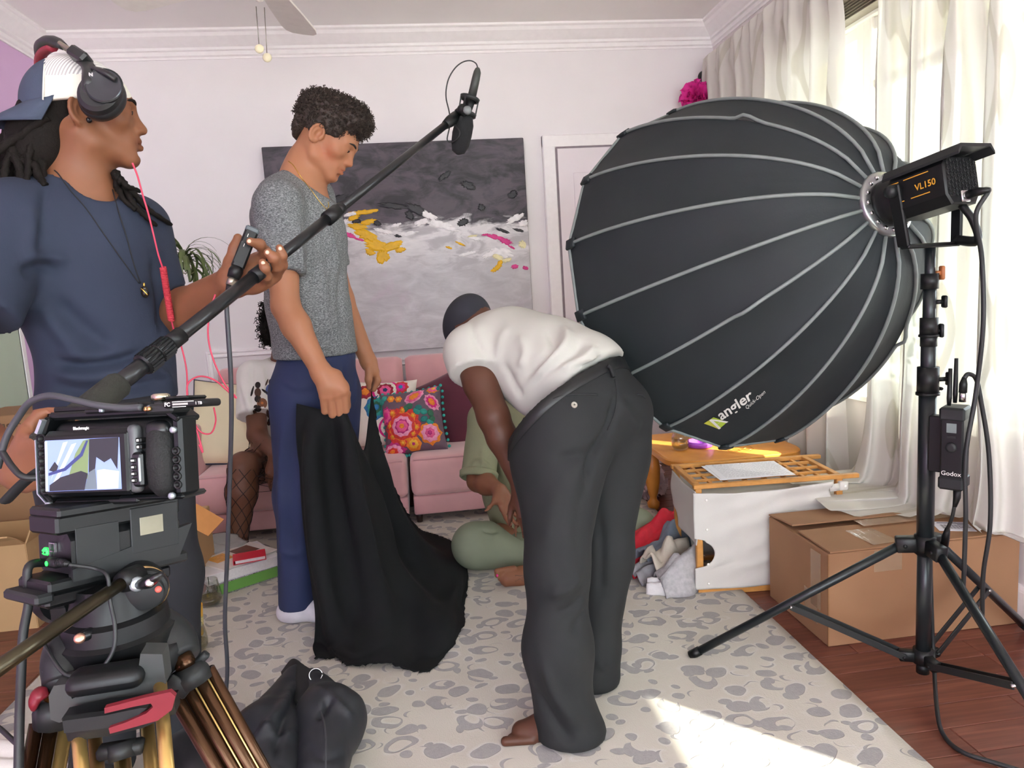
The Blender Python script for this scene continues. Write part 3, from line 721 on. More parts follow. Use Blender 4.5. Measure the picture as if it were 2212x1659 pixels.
for x, y in ((745, 250), (800, 235), (850, 262), (862, 315), (840, 345), (735, 360), (785, 390), (725, 310)): flower(pc, r_, x, y, (('red', 24, 6, .2), ('orange', 17, 6, .25), ('yellow', 8, 5, .2)))
flower(pc, r_, 705, 262, (('magenta', 44, 9, .2), ('pink', 34, 8, .2), ('hot', 18, 6, .2)), 1.1, 1.3)
flower(pc, r_, 742, 176, (('orange', 22, 6, .2), ('yellow', 11, 5, .2))); flower(pc, r_, 782, 178, (('orange', 20, 6, .2), ('yellow', 10, 5, .2)))
flower(pc, r_, 862, 162, (('lightpink', 44, 9, .15), ('pink', 36, 8, .2), ('orange', 24, 7, .2)), 1.35, .55)
flower(pc, r_, 950, 190, (('lightpink', 42, 10, .18), ('hot', 32, 9, .25), ('orange', 20, 7, .2)), 1.25, -.9)
flower(pc, r_, 958, 118, (('orange', 32, 8, .2), ('pink', 24, 7, .2), ('yellow', 10, 5, .2)), 1.2, .2)
flower(pc, r_, 930, 342, (('orange', 62, 8, .2), ('lightpink', 50, 8, .22), ('pink', 28, 7, .2), ('magenta', 14, 6, .3)))
flower(pc, r_, 838, 396, (('orange', 40, 6, .14), ('yellow', 24, 6, .1), ('magenta', 9, 5, .2)))
flower(pc, r_, 722, 428, (('magenta', 60, 12, .2), ('lightpink', 46, 9, .2), ('red', 26, 7, .2), ('orange', 12, 5, .2)), 1.25, 0)
for x, y, a, c in ((690, 190, 1.2, 'teal'), (705, 175, .6, 'teal'), (880, 222, .2, 'dteal'), (905, 240, -.3, 'teal'), (940, 245, -.8, 'green'), (935, 288, -.2, 'teal'), (905, 275, .3, 'dteal'), (815, 228, .9, 'green'), (835, 215, .4, 'green'), (975, 112, -.6, 'dteal'), (945, 275, .6, 'green'), (870, 240, -.7, 'teal')):
    u, v = uv(x, y); add('leaf', pc.petal(MB(), u, v, .13, 2, .35, .0035, 1.35, a, PI / 2), EM[c], r_)
tealp = mat('pompom_teal', '35a89b', .9, var=.2)
rim = pc.rim(22)
for i, q in enumerate(rim):
    if i % 2 == 0 or i < 21: add('pompom', MB().ball(q + pc.ex * (.01 if 21 <= i < 42 else 0) - pc.ey * (.012 if i < 21 else 0), .0088, 8, m=6), tealp, r_)
pw_, r_ = cushion('cushion', 'white suzani cushion with red rosette and blue swirls behind the flowered one', tuple(onY(828, 893, 3.98)), (.98, -.1, -.03), (.03, .42, .9), .37, .38, .12, mat('white_cotton', 'e9e2d6', .8, var=.04))
for (u, v, L) in ((.55, .72, (('red', 40, 9, .2), ('hot', 26, 7, .2), ('blue', 12, 5, .2))), (.1, .62, (('hot', 62, 0, 0), ('white', 52, 0, 0), ('dred', 44, 10, .2), ('pink', 30, 7, .2), ('navy', 12, 5, .2))), (-.15, .1, (('blue', 60, 8, .15), ('teal', 48, 8, .2), ('green', 30, 6, .2), ('blue', 14, 0, 0))), (.5, .2, (('hot', 48, 0, 0), ('white', 38, 0, 0), ('navy', 22, 7, .3))), (.25, -.5, (('hot', 52, 0, 0), ('white', 42, 0, 0), ('dred', 30, 9, .3), ('white', 12, 0, 0))), (-.5, .6, (('dred', 40, 9, .2), ('orange', 22, 6, .2))), (.62, -.15, (('dred', 30, 6, .3), ('orange', 16, 5, .2)))): flower(pw_, r_, u, v, L)
for k in range(16): u = -.2 + .07 * k; add('vine', pw_.petal(MB(), u, .36 + .1 * math.sin(k * .8), .05, 2, .3, .003, 1.4, k * .7), EM[('dred', 'navy', 'teal', 'dred')[k % 4]], r_)
cushion('cushion', 'plain burgundy cushion leaning against the sofa back behind the flowered one', (.20, 3.98, .56), (.86, -.12, .42), (-.38, .36, .86), .44, .44, .15, mat('burgundy_cloth', '5d1f33', .75, var=.10, vscale=8, sheen=.3, bump=.2))
cream, rc = cushion('cushion', 'cream cushion with navy piping at the left end of the sofa', (-1.02, 3.93, .56), (.93, .1, -.14), (.2, .42, .88), .46, .46, .17, mat('cream_cloth', 'e6dcb9', .8, var=.05, vscale=6, bump=.15))
add('piping', MB().tube(cream.rim(10) + [cream.rim(10)[0]], .0055, 6), mat('navy_piping', '1f2540', .6), rc)
tp = NT('leaf_print'); nz = tp.noise(9, 2, None, .5, 2.5); tp.set(Base_Color=tp.ramp(nz, [(.0, srgb('15486b')), (.44, srgb('1c5a78')), (.47, srgb('cfe0dc')), (.54, srgb('2f8f8c')), (.6, srgb('123a5a'))]), Roughness=.8)
cushion('cushion', 'blue and teal leaf-print cushion beside the cream one, behind the seated person', (-.87, 3.97, .53), (.96, .15, -.2), (.25, .4, .88), .44, .42, .15, tp.m)

# ---------------------------------------------------------------- painting
PX0, PX1, PZ0, PZ1, PY = -.83, .675, .85, 2.06, YB - .02
pt = NT('abstract_painting'); P = pt.geo(); sp = pt.n('ShaderNodeSeparateXYZ'); pt.l(P, sp.inputs[0])
st1 = pt.noise(2.6, 6, pt.map(P, (1, 1, 1.9), (0, .35, 0)), .6, 1.2); st2 = pt.noise(6, 5, pt.map(P, (1, 1, 2.2), (0, -.4, 0)), .6, .8); st3 = pt.noise(28, 4, pt.map(P, (.6, 1, 3), (0, .5, 0)), .65)
hgt = pt.math('MULTIPLY_ADD', pt.math('SUBTRACT', st1, .5), .30, sp.outputs[2]); hgt = pt.math('MULTIPLY_ADD', pt.math('SUBTRACT', st3, .5), .09, hgt)
hgt = pt.math('MULTIPLY_ADD', sp.outputs[0], .05, hgt)
dark = pt.mix(pt.ramp(st2, [(.40, (0, 0, 0)), (.60, (1, 1, 1))]), srgb('2b2b31'), srgb('575059')); dark = pt.mix(pt.ramp(st1, [(.5, (0, 0, 0)), (.75, (.8, .8, .8))]), dark, srgb('625a66'))
lite = pt.mix(pt.ramp(st2, [(.35, (0, 0, 0)), (.7, (1, 1, 1))]), srgb('b6b4b8'), srgb('cfced1')); lite = pt.mix(pt.ramp(pt.noise(3.3, 4, P, .6, 1.), [(.6, (0, 0, 0)), (.8, (.45, .45, .45))]), lite, srgb('d3b6cd'))
wht = pt.mix(st3, srgb('cfcdd0'), srgb('f2f1f2'))
k = pt.ramp(hgt, [(.0, (0, 0, 0)), (1, (1, 1, 1))])
f1 = pt.n('ShaderNodeMapRange'); pt.l(hgt, f1.inputs[0]); f1.inputs[1].default_value = 1.585; f1.inputs[2].default_value = 1.625
f2 = pt.n('ShaderNodeMapRange'); pt.l(hgt, f2.inputs[0]); f2.inputs[1].default_value = 1.33; f2.inputs[2].default_value = 1.50
f3 = pt.math('MULTIPLY', f2.outputs[0], pt.ramp(st2, [(.42, (0, 0, 0)), (.52, (1, 1, 1))]))
pt.set(Base_Color=pt.mix(f1.outputs[0], pt.mix(f3, lite, wht), dark), Roughness=.55); pt.bump(st3, .25, .006)
pnt = thing('painting', 'large unframed abstract canvas, black above grey with yellow and pink daubs', 'painting', ((PX0 + PX1) / 2, PY, PZ0))
add('canvas', MB().box(((PX0 + PX1) / 2, PY - .012, (PZ0 + PZ1) / 2), (PX1 - PX0, .04, PZ1 - PZ0), bev=.004), pt.m, pnt, False)
def daub(mb, x, y, w_, h_, ang, seed, holes=False):
    rn = np.random.default_rng(seed); o = onY(x, y, PY - .033); sc_ = 4.1 / FOC; n = 26; ring = []
    for k in range(n):
        a = 2 * PI * k / n; q = 1 - .45 * rn.random() * (1 if k % 2 else .4); p = A([math.cos(a) * w_ * q, math.sin(a) * h_ * q]) * sc_; c, s_ = math.cos(ang), math.sin(ang); ring.append(o + A([p[0] * c - p[1] * s_, 0, p[0] * s_ + p[1] * c]))
    V = [o - A([0, .004, 0])] + [lerp(o, p, .7) - A([0, .003, 0]) for p in ring] + ring
    mb.put(V, [(0, 1 + i, 1 + (i + 1) % n) for i in range(n)] + [(1 + i, 1 + n + i, 1 + n + (i + 1) % n, 1 + (i + 1) % n) for i in range(n)])
DAUBS = [('yellow_paint', 'e6b400', [(785, 458, 38, 6, .05), (765, 470, 18, 6, .3), (772, 490, 26, 8, -.2), (795, 480, 22, 7, .2), (790, 508, 34, 13, -.45), (812, 530, 34, 14, -.3), (845, 532, 32, 11, .3), (828, 552, 16, 16, .2), (822, 560, 10, 13, 0), (800, 545, 14, 9, -.4), (1072, 580, 18, 7, .5), (1080, 568, 10, 6, .8), (995, 527, 15, 3, -.5), (970, 535, 10, 3, -.4), (865, 540, 14, 7, .2)]),
         ('pink_paint', 'd93b8c', [(755, 508, 17, 6, -.3), (775, 517, 14, 3, -.3), (1070, 512, 24, 6, -.3), (1092, 521, 20, 8, -.35), (1105, 534, 10, 3, -.5), (1048, 507, 10, 3, .1), (1112, 576, 10, 6, .1), (1135, 579, 9, 5, -.4)]),
         ('white_paint', 'eeedee', [(925, 465, 26, 9, -.5), (950, 485, 34, 10, -.2), (910, 480, 20, 8, .3), (1112, 472, 26, 8, .4), (1130, 482, 14, 8, .2), (975, 495, 22, 6, -.2), (760, 462, 20, 5, .2), (745, 480, 12, 6, .6), (830, 500, 26, 6, -.3), (1085, 545, 30, 12, -.3), (1060, 548, 24, 8, .4), (880, 505, 28, 6, .1), (1025, 515, 20, 5, -.2), (855, 487, 14, 5, .3), (1010, 548, 22, 5, .2)]),
         ('pale_yellow_paint', 'e8e2b4', [(1075, 555, 18, 8, -.4), (1128, 528, 10, 11, .2), (1020, 510, 14, 3, .1), (1095, 562, 14, 6, .3)]),
         ('black_paint', '25262b', [(850, 445, 40, 8, -.15), (900, 452, 30, 12, -.5), (1000, 480, 16, 10, .3), (1040, 448, 10, 9, -.6), (1108, 420, 14, 10, .3), (1085, 498, 22, 4, -.4), (1120, 497, 16, 4, -.3), (770, 478, 12, 5, .1), (815, 482, 12, 7, -.6), (885, 465, 10, 14, .7), (730, 430, 34, 10, .2), (960, 380, 20, 8, .6), (1010, 400, 22, 10, -.4), (860, 510, 10, 4, -.2)])]
for i, (nm, c, L) in enumerate(DAUBS):
    m_ = mat(nm, c, .45, var=.1, vscale=40, bump=.4, bscale=120)
    for j, (x, y, w_, h_, a) in enumerate(L):
        mb = MB(); daub(mb, x, y, w_, h_, a, i * 50 + j); add(nm, mb, m_, pnt, False)

# ---------------------------------------------------------------- ceiling fan
fw = mat('fan_white', 'efede6', .5, var=.03); FC = A([-.49, 2.83, 0])
fan = thing('ceiling_fan', 'white ceiling fan with two pull chains above the standing group', 'fan', (FC[0], FC[1], 2.2))
add('canopy', MB().lathe((FC[0], FC[1], ZC), (0, 0, -1), [(0, .07), (.03, .068), (.05, .03), (.11, .014), (.12, .014)], 20), fw, fan)
add('motor_housing', MB().lathe((FC[0], FC[1], 2.58), (0, 0, -1), [(0, .02), (.02, .09), (.05, .115), (.17, .115), (.2, .09), (.22, .055)], 28), fw, fan)
add('switch_housing', MB().lathe((FC[0], FC[1], 2.36), (0, 0, -1), [(0, .055), (.05, .05), (.075, .04), (.085, .018), (.10, .014), (.105, .002)], 20), fw, fan)
for k in range(5):
    a = math.radians(84 + 72 * k); d = A([math.cos(a), math.sin(a), 0]); s_ = A([-d[1], d[0], 0]); tw = A([0, 0, 1]) * .18
    sh = [(.20, -.05), (.35, -.062), (.55, -.072), (.60, -.066), (.625, -.045), (.63, 0), (.625, .045), (.60, .066), (.55, .072), (.35, .062), (.20, .05)]
    ey = unit(s_ + tw); ez = np.cross(d, ey); b = add('blade', MB().prism(sh, FC + A([0, 0, 2.35]), d, ey, ez, .008), fw, fan, False)
    add('blade_bracket', MB().bar(FC + d * .07 + A([0, 0, 2.38]), FC + d * .24 + A([0, 0, 2.352]), .03, .008), fw, b, False)
brass = mat('chain_metal', '8d8a80', .35, .8)
for (x0, y0), (x1, y1) in (((553, 14), (560, 103)), ((571, 16), (577, 122))):
    t0, t1 = onY(x0, y0, FC[1] - .04), onY(x1, y1, FC[1] - .04); ch = add('pull_chain', MB().tube([t0, t1], .0015, 5), brass, fan)
    add('pull_disc', MB().lathe(t1 + A([0, .006, -.004]), (0, -1, 0), [(0, .004), (.001, .014), (.006, .016), (.011, .014), (.012, .004)], 16), mat('pull_cream', 'd6d0b0', .5), ch)

# ---------------------------------------------------------------- curtains, rod, tissue pompoms
cu = NT('sheer_curtain'); P = cu.geo(); sp = cu.n('ShaderNodeSeparateXYZ'); cu.l(P, sp.inputs[0])
ph = cu.math('MULTIPLY_ADD', cu.math('SINE', cu.math('MULTIPLY', sp.outputs[2], 8.2)), .055, sp.outputs[1])
md = cu.math('ABSOLUTE', cu.math('SUBTRACT', cu.math('FRACT', cu.math('MULTIPLY', ph, 4.6)), .5)); band = cu.ramp(md, [(.0, (1, 1, 1)), (.055, (1, 1, 1)), (.075, (0, 0, 0))])
weave = cu.noise(500, 2)
df = cu.n('ShaderNodeBsdfDiffuse'); tl = cu.n('ShaderNodeBsdfTranslucent'); tr = cu.n('ShaderNodeBsdfTransparent'); a1 = cu.n('ShaderNodeMixShader'); a2 = cu.n('ShaderNodeMixShader')
colr = cu.mix(band, srgb('dddbd4'), srgb('cac7bc')); cu.l(colr, df.inputs[0]); cu.l(colr, tl.inputs[0]); a1.inputs[0].default_value = .16
cu.l(df.outputs[0], a1.inputs[1]); cu.l(tl.outputs[0], a1.inputs[2]); cu.l(cu.math('MULTIPLY_ADD', band, -.04, .05), a2.inputs[0]); cu.l(a1.outputs[0], a2.inputs[1]); cu.l(tr.outputs[0], a2.inputs[2]); cu.l(a2.outputs[0], cu.out.inputs[0])
CXX = 1.775
def curtain(name, label, ya, yb, seed, foot):
    """hangs from ya (far) to yb (near); foot(t, z) -> (x, y, z) moves the lowest part"""
    n, m_ = 150, 64; G = []
    for i in range(n):
        t = i / (n - 1); y = ya + (yb - ya) * t; col = []
        for j in range(m_):
            z = 2.455 - j / (m_ - 1) * 2.44; hd = math.exp(-((z - 2.34) / .05) ** 2)
            big = math.sin(t * (yb - ya) * -34 + 1.6 * vnoise(A([t * 5, z * .8, seed]), 1) + seed); sm = math.sin(t * 105 + seed + 2 * vnoise(A([t * 9, z * .6, 3.]), 2))
            k = min(1, max(0, (2.40 - z) / .5)); amp = .018 + .026 * k
            x = CXX + (amp * big + .011 * sm * (1 - .5 * k)) * (1 - .55 * hd) - .01 + (.006 * sm if z > 2.38 else 0) - .022 * math.exp(-((z - 2.34) / .09) ** 2)
            zz = z + (.012 * sm + .01 * big if j == 0 else 0); yy = y + .018 * sm * k
            col.append(foot(t, A([x, yy, zz])))
        G.append(col)
    root = thing(name, label, 'curtain', (CXX, (ya + yb) / 2, 0)); add('fabric', MB().grid(G), cu.m, root); return root
c1 = curtain('curtain', 'white sheer curtain left of the window gap, far from the lamp', 4.30, 2.87, 1.0, lambda t, p: p if p[2] > .02 else A([p[0], p[1], .02]))
BOXTOP = .318
def foot2(t, p):
    x, y, z = p; y += -.05 * max(0, 1.3 - z) * (1 - t) * -.9
    if z > .80: return A([x, y, z])
    s_ = (.80 - z); k = min(1, s_ / .45)                  # pulled out over the box and lying on it
    down = max(BOXTOP + .012, .80 - s_ * 1.02); run_ = max(0, s_ - .46)
    return A([x - .03 * k ** 2 - run_ * 1.12 * (.9 - .5 * abs(t - .30)) * (1 if t < .45 else max(0., 1 - (t - .45) / .14)), y - .04 * k * t + .03 * math.sin(9 * t + z * 6) * k - .25 * run_ * t, down + .012 * (1 + math.sin(23 * t + 5 * z)) * k])
c2 = curtain('curtain', 'white swirl-patterned sheer curtain behind the lamp, its foot lying on the cardboard box', 2.66, 1.93, 2.3, foot2)
rod = thing('curtain_rod', 'black curtain rod with round finial above the sheer curtains', 'rod', (CXX, 2.9, 2.34))
blk = mat('black_metal', '1b1c1e', .4, .3, var=.1)
add('pole', MB().cyl((CXX, 4.35, 2.34), (CXX, 1.85, 2.34), .012, n=12), blk, rod)
add('finial', MB().ball(onY(1519, 165, 4.37) + A([.0, 0, 0]), .032, 14), blk, rod); add('bracket', MB().bar((CXX, 4.33, 2.34), (XR, 4.33, 2.34), .02, .02).bar((CXX, 1.87, 2.34), (XR, 1.87, 2.34), .02, .02), blk, rod, False)
def tissue(name, label, c, r, m, seed, n=150):
    rn = np.random.default_rng(seed); mb = MB()
    for k in range(n):
        d = unit(rn.normal(size=3)); u = unit(np.cross(d, rn.normal(size=3))); v = np.cross(d, u); rr = r * rn.uniform(.72, 1.02); w_ = r * rn.uniform(.22, .36); G = []
        for i in range(4):
            G.append([A(c) + d * rr * (.30 + .7 * i / 3) + (u * (j - 2) / 2 * w_ * (.25 + .75 * i / 3)) + v * w_ * (.35 * math.sin(j * 1.9 + k) * (i / 3) + .35 * (i / 3) ** 2) for j in range(5)])
        mb.grid(G)
    o = add(name, mb, m, None, True, base=tuple(A(c) - A([0, 0, r]))); tag(o, label, 'paper flower'); return o
tis_h = mat('hot_pink_tissue', 'e0309a', .7, var=.12, vscale=14); tis_w = mat('pale_pink_tissue', 'e9d3d6', .7, var=.05, vscale=14)
tissue('paper_pompom', 'hot pink tissue paper pompom hanging at the end of the curtain rod', onY(1506, 212, 4.28), .105, tis_h, 4)
tissue('paper_pompom', 'pale pink tissue paper pompom on the floor by the white door', onY(1388, 1040, 3.80), .138, tis_w, 5, 220)
# ================================================================ hamper, laundry, low table, boxes, books, glasses
bamboo = mat('bamboo', 'c98f4a', .45, var=.16, vscale=22); canvas = mat('white_canvas', 'd0cec8', .85, var=.03, vscale=8, bump=.25, bscale=500)
HO = A([.952, 2.492, 0]); hx = unit([.996, -.075, 0]); hy = A([-hx[1], hx[0], 0]); HZ = .43; HW, HD = .545, .315
def hp(x, y, z): return HO + hx * x + hy * y + A([0, 0, z])
HR = np.stack([hx, hy, A([0, 0, 1])], 1)
ham = thing('laundry_hamper', 'white canvas laundry hamper in a bamboo frame with lattice top, beside the cardboard box', 'hamper', hp(HW / 2, HD / 2, 0))
for x, y in ((.012, .012), (HW, .012), (.012, HD - .012), (HW, HD - .012)): add('post', MB().box(hp(x, y, .208), (.024, .024, .416), HR, bev=.003), bamboo, ham, False)
for y in (.006, HD - .006): add('rail', MB().box(hp(.305, y, HZ - .008), (.625, .022, .016), HR, bev=.002), bamboo, ham, False); add('foot_rail', MB().box(hp(.28, y, .013), (.56, .024, .024), HR, bev=.002), bamboo, ham, False)
for x in (.011, HW): add('rail', MB().box(hp(x, HD / 2, HZ - .008), (.022, HD - .034, .016), HR, bev=.002), bamboo, ham, False)
for i, y in enumerate((.085, .16, .235)): add('slat', MB().box(hp(HW / 2 + .005, y, HZ - .010), (HW - .02, .013, .010), HR, bev=.001), bamboo, ham, False)
for i, x in enumerate((.075, .135, .21, .285, .36, .43, .49)): add('slat', MB().box(hp(x, HD / 2, HZ - .014), (.013, HD - .03, .009), HR, bev=.001), bamboo, ham, False)
def hole(v, c, h, d): t = (v - c) / h; return d * math.sqrt(max(0, 1 - t * t))
G = []; n = 60
for j in range(46):
    v = j / 45; z = .028 + v * .375; e = -.012 + hole(v, .37, .145, .075); row = []
    if abs(v - .37) < .145: e = max(e, .024)
    top = max(0, (v - .80) / .2)
    for i in range(n):
        u = i / (n - 1); xr = .478 + .03 * v; x = e + (xr - e) * u
        wr = .005 * math.sin(30 * v - 14 * u) * u * (1 - u) * 2 + .0045 * vnoise(A([u * 7 + v * 2, v * 5 - u * 3, 1.]))
        zz = z - .012 * top * math.sin(PI * u) + .010 * u * u * top; wrap = .016 * max(0, 1 - (x - e) / .03) if e < .02 else 0
        row.append(hp(x, -.012 - .004 * math.sin(PI * u) - wr + wrap * .3 - .012 * (u ** 6) * math.sin(v * 40), zz))
    G.append(row)
ft = add('front_canvas', MB().slab(G, .003), canvas, ham)
sl = [hp(.5 + .03 * k, -.012 - .004 * math.sin(k * 2), .385 + .004 * k) for k in range(3)]
add('strap', MB().bar(hp(.50, -.014, .385), hp(.535, -.014, .388), .003, .028, (0, 0, 1)).box(hp(.553, -.001, .39), (.034, .034, .034), HR, bev=.004), canvas, ham)
G = []
for j in range(30):
    v = j / 29; z = .20 + v * .205; e = HD + .004 - hole(v, -.05, .33, .10)
    G.append([hp(-.004 + .004 * math.sin(9 * v + 5 * u), -.006 + (e + .006) * u, z) for u in np.linspace(0, 1, 24)])
add('side_canvas', MB().slab(G, .003), canvas, ham)
add('back_canvas', MB().slab([[hp(.02 + .5 * u, HD - .002 + .006 * math.sin(8 * u + 3 * v), .03 + .36 * v) for u in np.linspace(0, 1, 20)] for v in np.linspace(0, 1, 10)], .003), canvas, ham)
add('inner_canvas', MB().slab([[hp(.02 + .5 * u, .01 + .29 * v, .32 - .06 * math.sin(PI * u) * math.sin(PI * v)) for u in np.linspace(0, 1, 20)] for v in np.linspace(0, 1, 10)], .003), canvas, ham)
snapm = mat('snap_white', 'f1efe9', .35)
for x, z in ((.035, .375), (.035, .262), (.036, .128), (.036, .052), (.556, .39)): add('snap', MB().lathe(hp(x, -.0165 if x < .5 else -.018, z), -hy, [(0, .0055), (.0018, .005), (.0026, .002)], 12), snapm, ham)
pap = mat('paper', 'e4e4ea', .7, var=.02); ink = mat('ink', 'a4a4ac', .8)
for k, (dx, a) in enumerate(((.0, .0), (-.012, .05))):
    o = hp(.255 + dx, .145, HZ + .0012 + .0012 * (1 - k)); R = HR @ eul(rz=-.03 + a)
    s = add('paper_sheet', MB().box(o, (.28, .216, .0008), R), pap, None, False, base=tuple(o)); tag(s, ('printed script page on top of the bamboo lattice' if k == 0 else 'second sheet of paper peeping out under the printed script page'), 'paper')
    if k == 0:
        rn = random.Random(2); mb = MB()
        for r_i in range(15):
            x = -.118 + .0; 
            while x < .118:
                L = rn.uniform(.006, .02); mb.box(o + R @ A([x + L / 2, .09 - r_i * .0125, .0006]), (L, .0022, .0002), R); x += L + .004
        for x, y in ((-.11, .1), (0, .1), (-.08, .094)): mb.box(o + R @ A([x, y, .0006]), (.006, .006, .0002), R)
        add('print', mb, ink, s, False)
def heap(name, label, cat, path, wid, hgt, m, seed, z0=.016, bend=1., fold=.012):
    P = smooth_path([(*p, 0) for p in path], 7); n = len(P); k = 18; G = []; T = np.gradient(P, axis=0)
    for i in range(n):
        t = i / (n - 1); d = unit(T[i]); s_ = A([-d[1], d[0], 0]); w_ = np.interp(t, np.linspace(0, 1, len(wid)), wid); h = np.interp(t, np.linspace(0, 1, len(hgt)), hgt); row = []
        for j in range(k):
            q = 2 * j / (k - 1) - 1; c = vnoise(A([i * .28, q * 2.4, seed * 1.7])); prof = (1 - abs(q) ** 2.6)
            row.append(P[i] + s_ * w_ * (q + .10 * vnoise(A([i * .5, q * 2, seed + .5]))) + A([0, 0, z0 + max(.001, h * prof * (1 + .35 * c) + fold * prof * math.sin(q * 8 + 2.2 * c + seed))]))
        G.append(row)
    o = add(name, MB().slab(G, .007), m, None, True); return tag(o, label, cat, 'clothes spilling out of the hamper')
heap('jeans', 'red corduroy trousers on the rug at the near end of the clothes heap', 'trousers', [(.705, 2.72), (.79, 2.80), (.90, 2.90), (1.02, 2.95)], (.075, .10, .075, .05), (.055, .07, .13, .17), mat('red_cord', 'c8172f', .7, var=.14, vscale=26, bump=.4, bscale=300), 1)
heap('jeans', 'blue-grey denim lying between the red trousers and the beige garment', 'trousers', [(.80, 2.70), (.90, 2.76), (1.02, 2.84)], (.05, .06, .05), (.10, .135, .155), mat('grey_denim', '76808d', .8, var=.12, vscale=30, bump=.3), 2)
heap('shirt', 'beige crumpled linen garment on top of the grey clothes by the hamper', 'clothing', [(.80, 2.62), (.88, 2.66), (.99, 2.70)], (.065, .075, .05), (.11, .14, .15), mat('beige_linen', 'bcb2a4', .9, var=.12, vscale=20, bump=.4), 3)
heap('sweatshirt', 'light grey marl sweatshirt hanging out under the hamper post', 'clothing', [(.815, 2.54), (.885, 2.545), (.975, 2.58)], (.075, .085, .06), (.05, .11, .16), mat('grey_marl', 'b0aeb0', .95, var=.14, vscale=60, bump=.6, bscale=260), 4)
heap('sock_bundle', 'dark grey knit under the beige garment, left of the sweatshirt', 'clothing', [(.745, 2.63), (.80, 2.655), (.87, 2.65)], (.045, .055, .04), (.04, .06, .06), mat('dark_knit', '8b898d', .95, var=.14, vscale=40, bump=.5), 5)
heap('towel', 'small white towel with ribbed hem in front of the grey sweatshirt', 'towel', [(.775, 2.555), (.83, 2.53), (.88, 2.50)], (.04, .045, .035), (.03, .04, .035), mat('white_terry', 'd9d6d8', .95, var=.05, vscale=40, bump=.5), 6)

# low honey-coloured table
honey = mat('honey_pine', 'd9923f', .35, var=.12, vscale=9); TZ = .375
tb = thing('low_table', 'low honey pine table with rounded corners behind the hamper', 'table', (1.38, 3.28, 0))
oc = []
for cx, cy, a0 in ((1.58, 3.14, -90), (1.58, 3.52, 0), (1.18, 3.52, 90), (1.17, 3.14, 180)):
    for k in range(7): a = math.radians(a0 + 15 * k); oc.append((cx + .12 * math.cos(a), cy + .12 * math.sin(a)))
add('tabletop', MB().prism(oc, (0, 0, TZ - .028), (1, 0, 0), (0, 1, 0), (0, 0, 1), .028, bev=.006), honey, tb, True, sharp=40)
for x, y in ((1.12, 3.10), (1.60, 3.12), (1.12, 3.53), (1.62, 3.53)):
    add('leg', MB().lathe((x, y, 0), (0, 0, 1), [(0, .022), (.02, .03), (.04, .032), (.055, .02), (.07, .018), (.09, .026), (.15, .036), (.22, .04), (.27, .034), (.30, .022), (.31, .028), (.33, .028), (.348, .026)], 18), honey, tb)
clear = NT('clear_glass'); _g = clear.n('ShaderNodeBsdfGlossy'); _g.inputs[1].default_value = .03; _tr = clear.n('ShaderNodeBsdfTransparent'); _tr.inputs[0].default_value = (.93, .95, .93, 1); _lw = clear.n('ShaderNodeLayerWeight'); _lw.inputs[0].default_value = .35; _mx = clear.n('ShaderNodeMixShader'); clear.l(clear.math('MULTIPLY_ADD', _lw.outputs['Facing'], .45, .04), _mx.inputs[0]); clear.l(_tr.outputs[0], _mx.inputs[1]); clear.l(_g.outputs[0], _mx.inputs[2]); clear.l(_mx.outputs[0], clear.out.inputs[0])
def liquid_mat(name, c):
    m = NT(name); g = m.n('ShaderNodeBsdfGlossy'); g.inputs[1].default_value = .05; t = m.n('ShaderNodeBsdfTransparent'); t.inputs[0].default_value = srgb(c); x = m.n('ShaderNodeMixShader'); x.inputs[0].default_value = .12; m.l(t.outputs[0], x.inputs[1]); m.l(g.outputs[0], x.inputs[2]); m.l(x.outputs[0], m.out.inputs[0]); return m.m
def glass(label, c, h, r, fill, liq):
    root = thing('wine_glass', label, 'glass', c); k = r / .042
    prof = [(.002, .022 * k), (.006, .032 * k), (.02 * h / .1, .040 * k), (.04 * h / .1, .0425 * k), (.065 * h / .1, .040 * k), (h, .033 * k), (h, .0315 * k), (.065 * h / .1, .0385 * k), (.04 * h / .1, .041 * k), (.02 * h / .1, .0385 * k), (.009, .029 * k), (.006, .001)]
    add('bowl', MB().lathe(c, (0, 0, 1), prof, 28), clear.m, root)
    pr = [(.008, .004), (.0095, .027 * k), (.02 * h / .1, .037 * k), (fill * .7, .040 * k), (fill, .0405 * k), (fill, .002)]
    add('wine', MB().lathe(c, (0, 0, 1), pr, 28), liq, root)
wine = liquid_mat('white_wine', 'c9c07a'); water = liquid_mat('pale_wine', 'e6dcc0')
gz = .0155
glass('stemless wine glass with white wine on the rug by the books', onZ(455, 1307, gz), .105, .046, .034, wine)
glass('stemless glass of pale wine on the honey pine table', onZ(1470, 972, TZ), .10, .042, .045, water)
glass('clear glass half full of wine on the rug behind the right tripod leg', onZ(424, 1408, gz), .095, .042, .036, wine)
yc = onZ(413, 1392, gz) + A([-.01, .07, 0]); yel = mat('yellow_plastic', 'e9b32a', .4, var=.05)
cup = thing('tumbler', 'yellow plastic tumbler with dark print behind the clear glass on the rug', 'cup', yc)
add('cup_body', MB().lathe(yc, (0, 0, 1), [(0, .03), (.004, .032), (.11, .040), (.112, .0395), (.112, .037), (.01, .030), (.008, .001)], 26), yel, cup)
add('print_band', MB().lathe(yc, (0, 0, 1), [(.035, .0352), (.036, .0354), (.07, .0377), (.071, .0376)], 26, cap=False), mat('cup_band', 'd9c98a', .5, var=.5, vscale=120), cup)
pu = MB().lathe(onZ(1512, 965, TZ), (0, 0, 1), [(0, .04), (.004, .058), (.02, .062), (.03, .06), (.03, .055), (.008, .05), (.006, .001)], 28)
o = add('dish', pu, mat('purple_plastic', 'b65ae0', .3), None); tag(o, 'bright purple plastic dish on the low table behind the wine glass', 'dish')
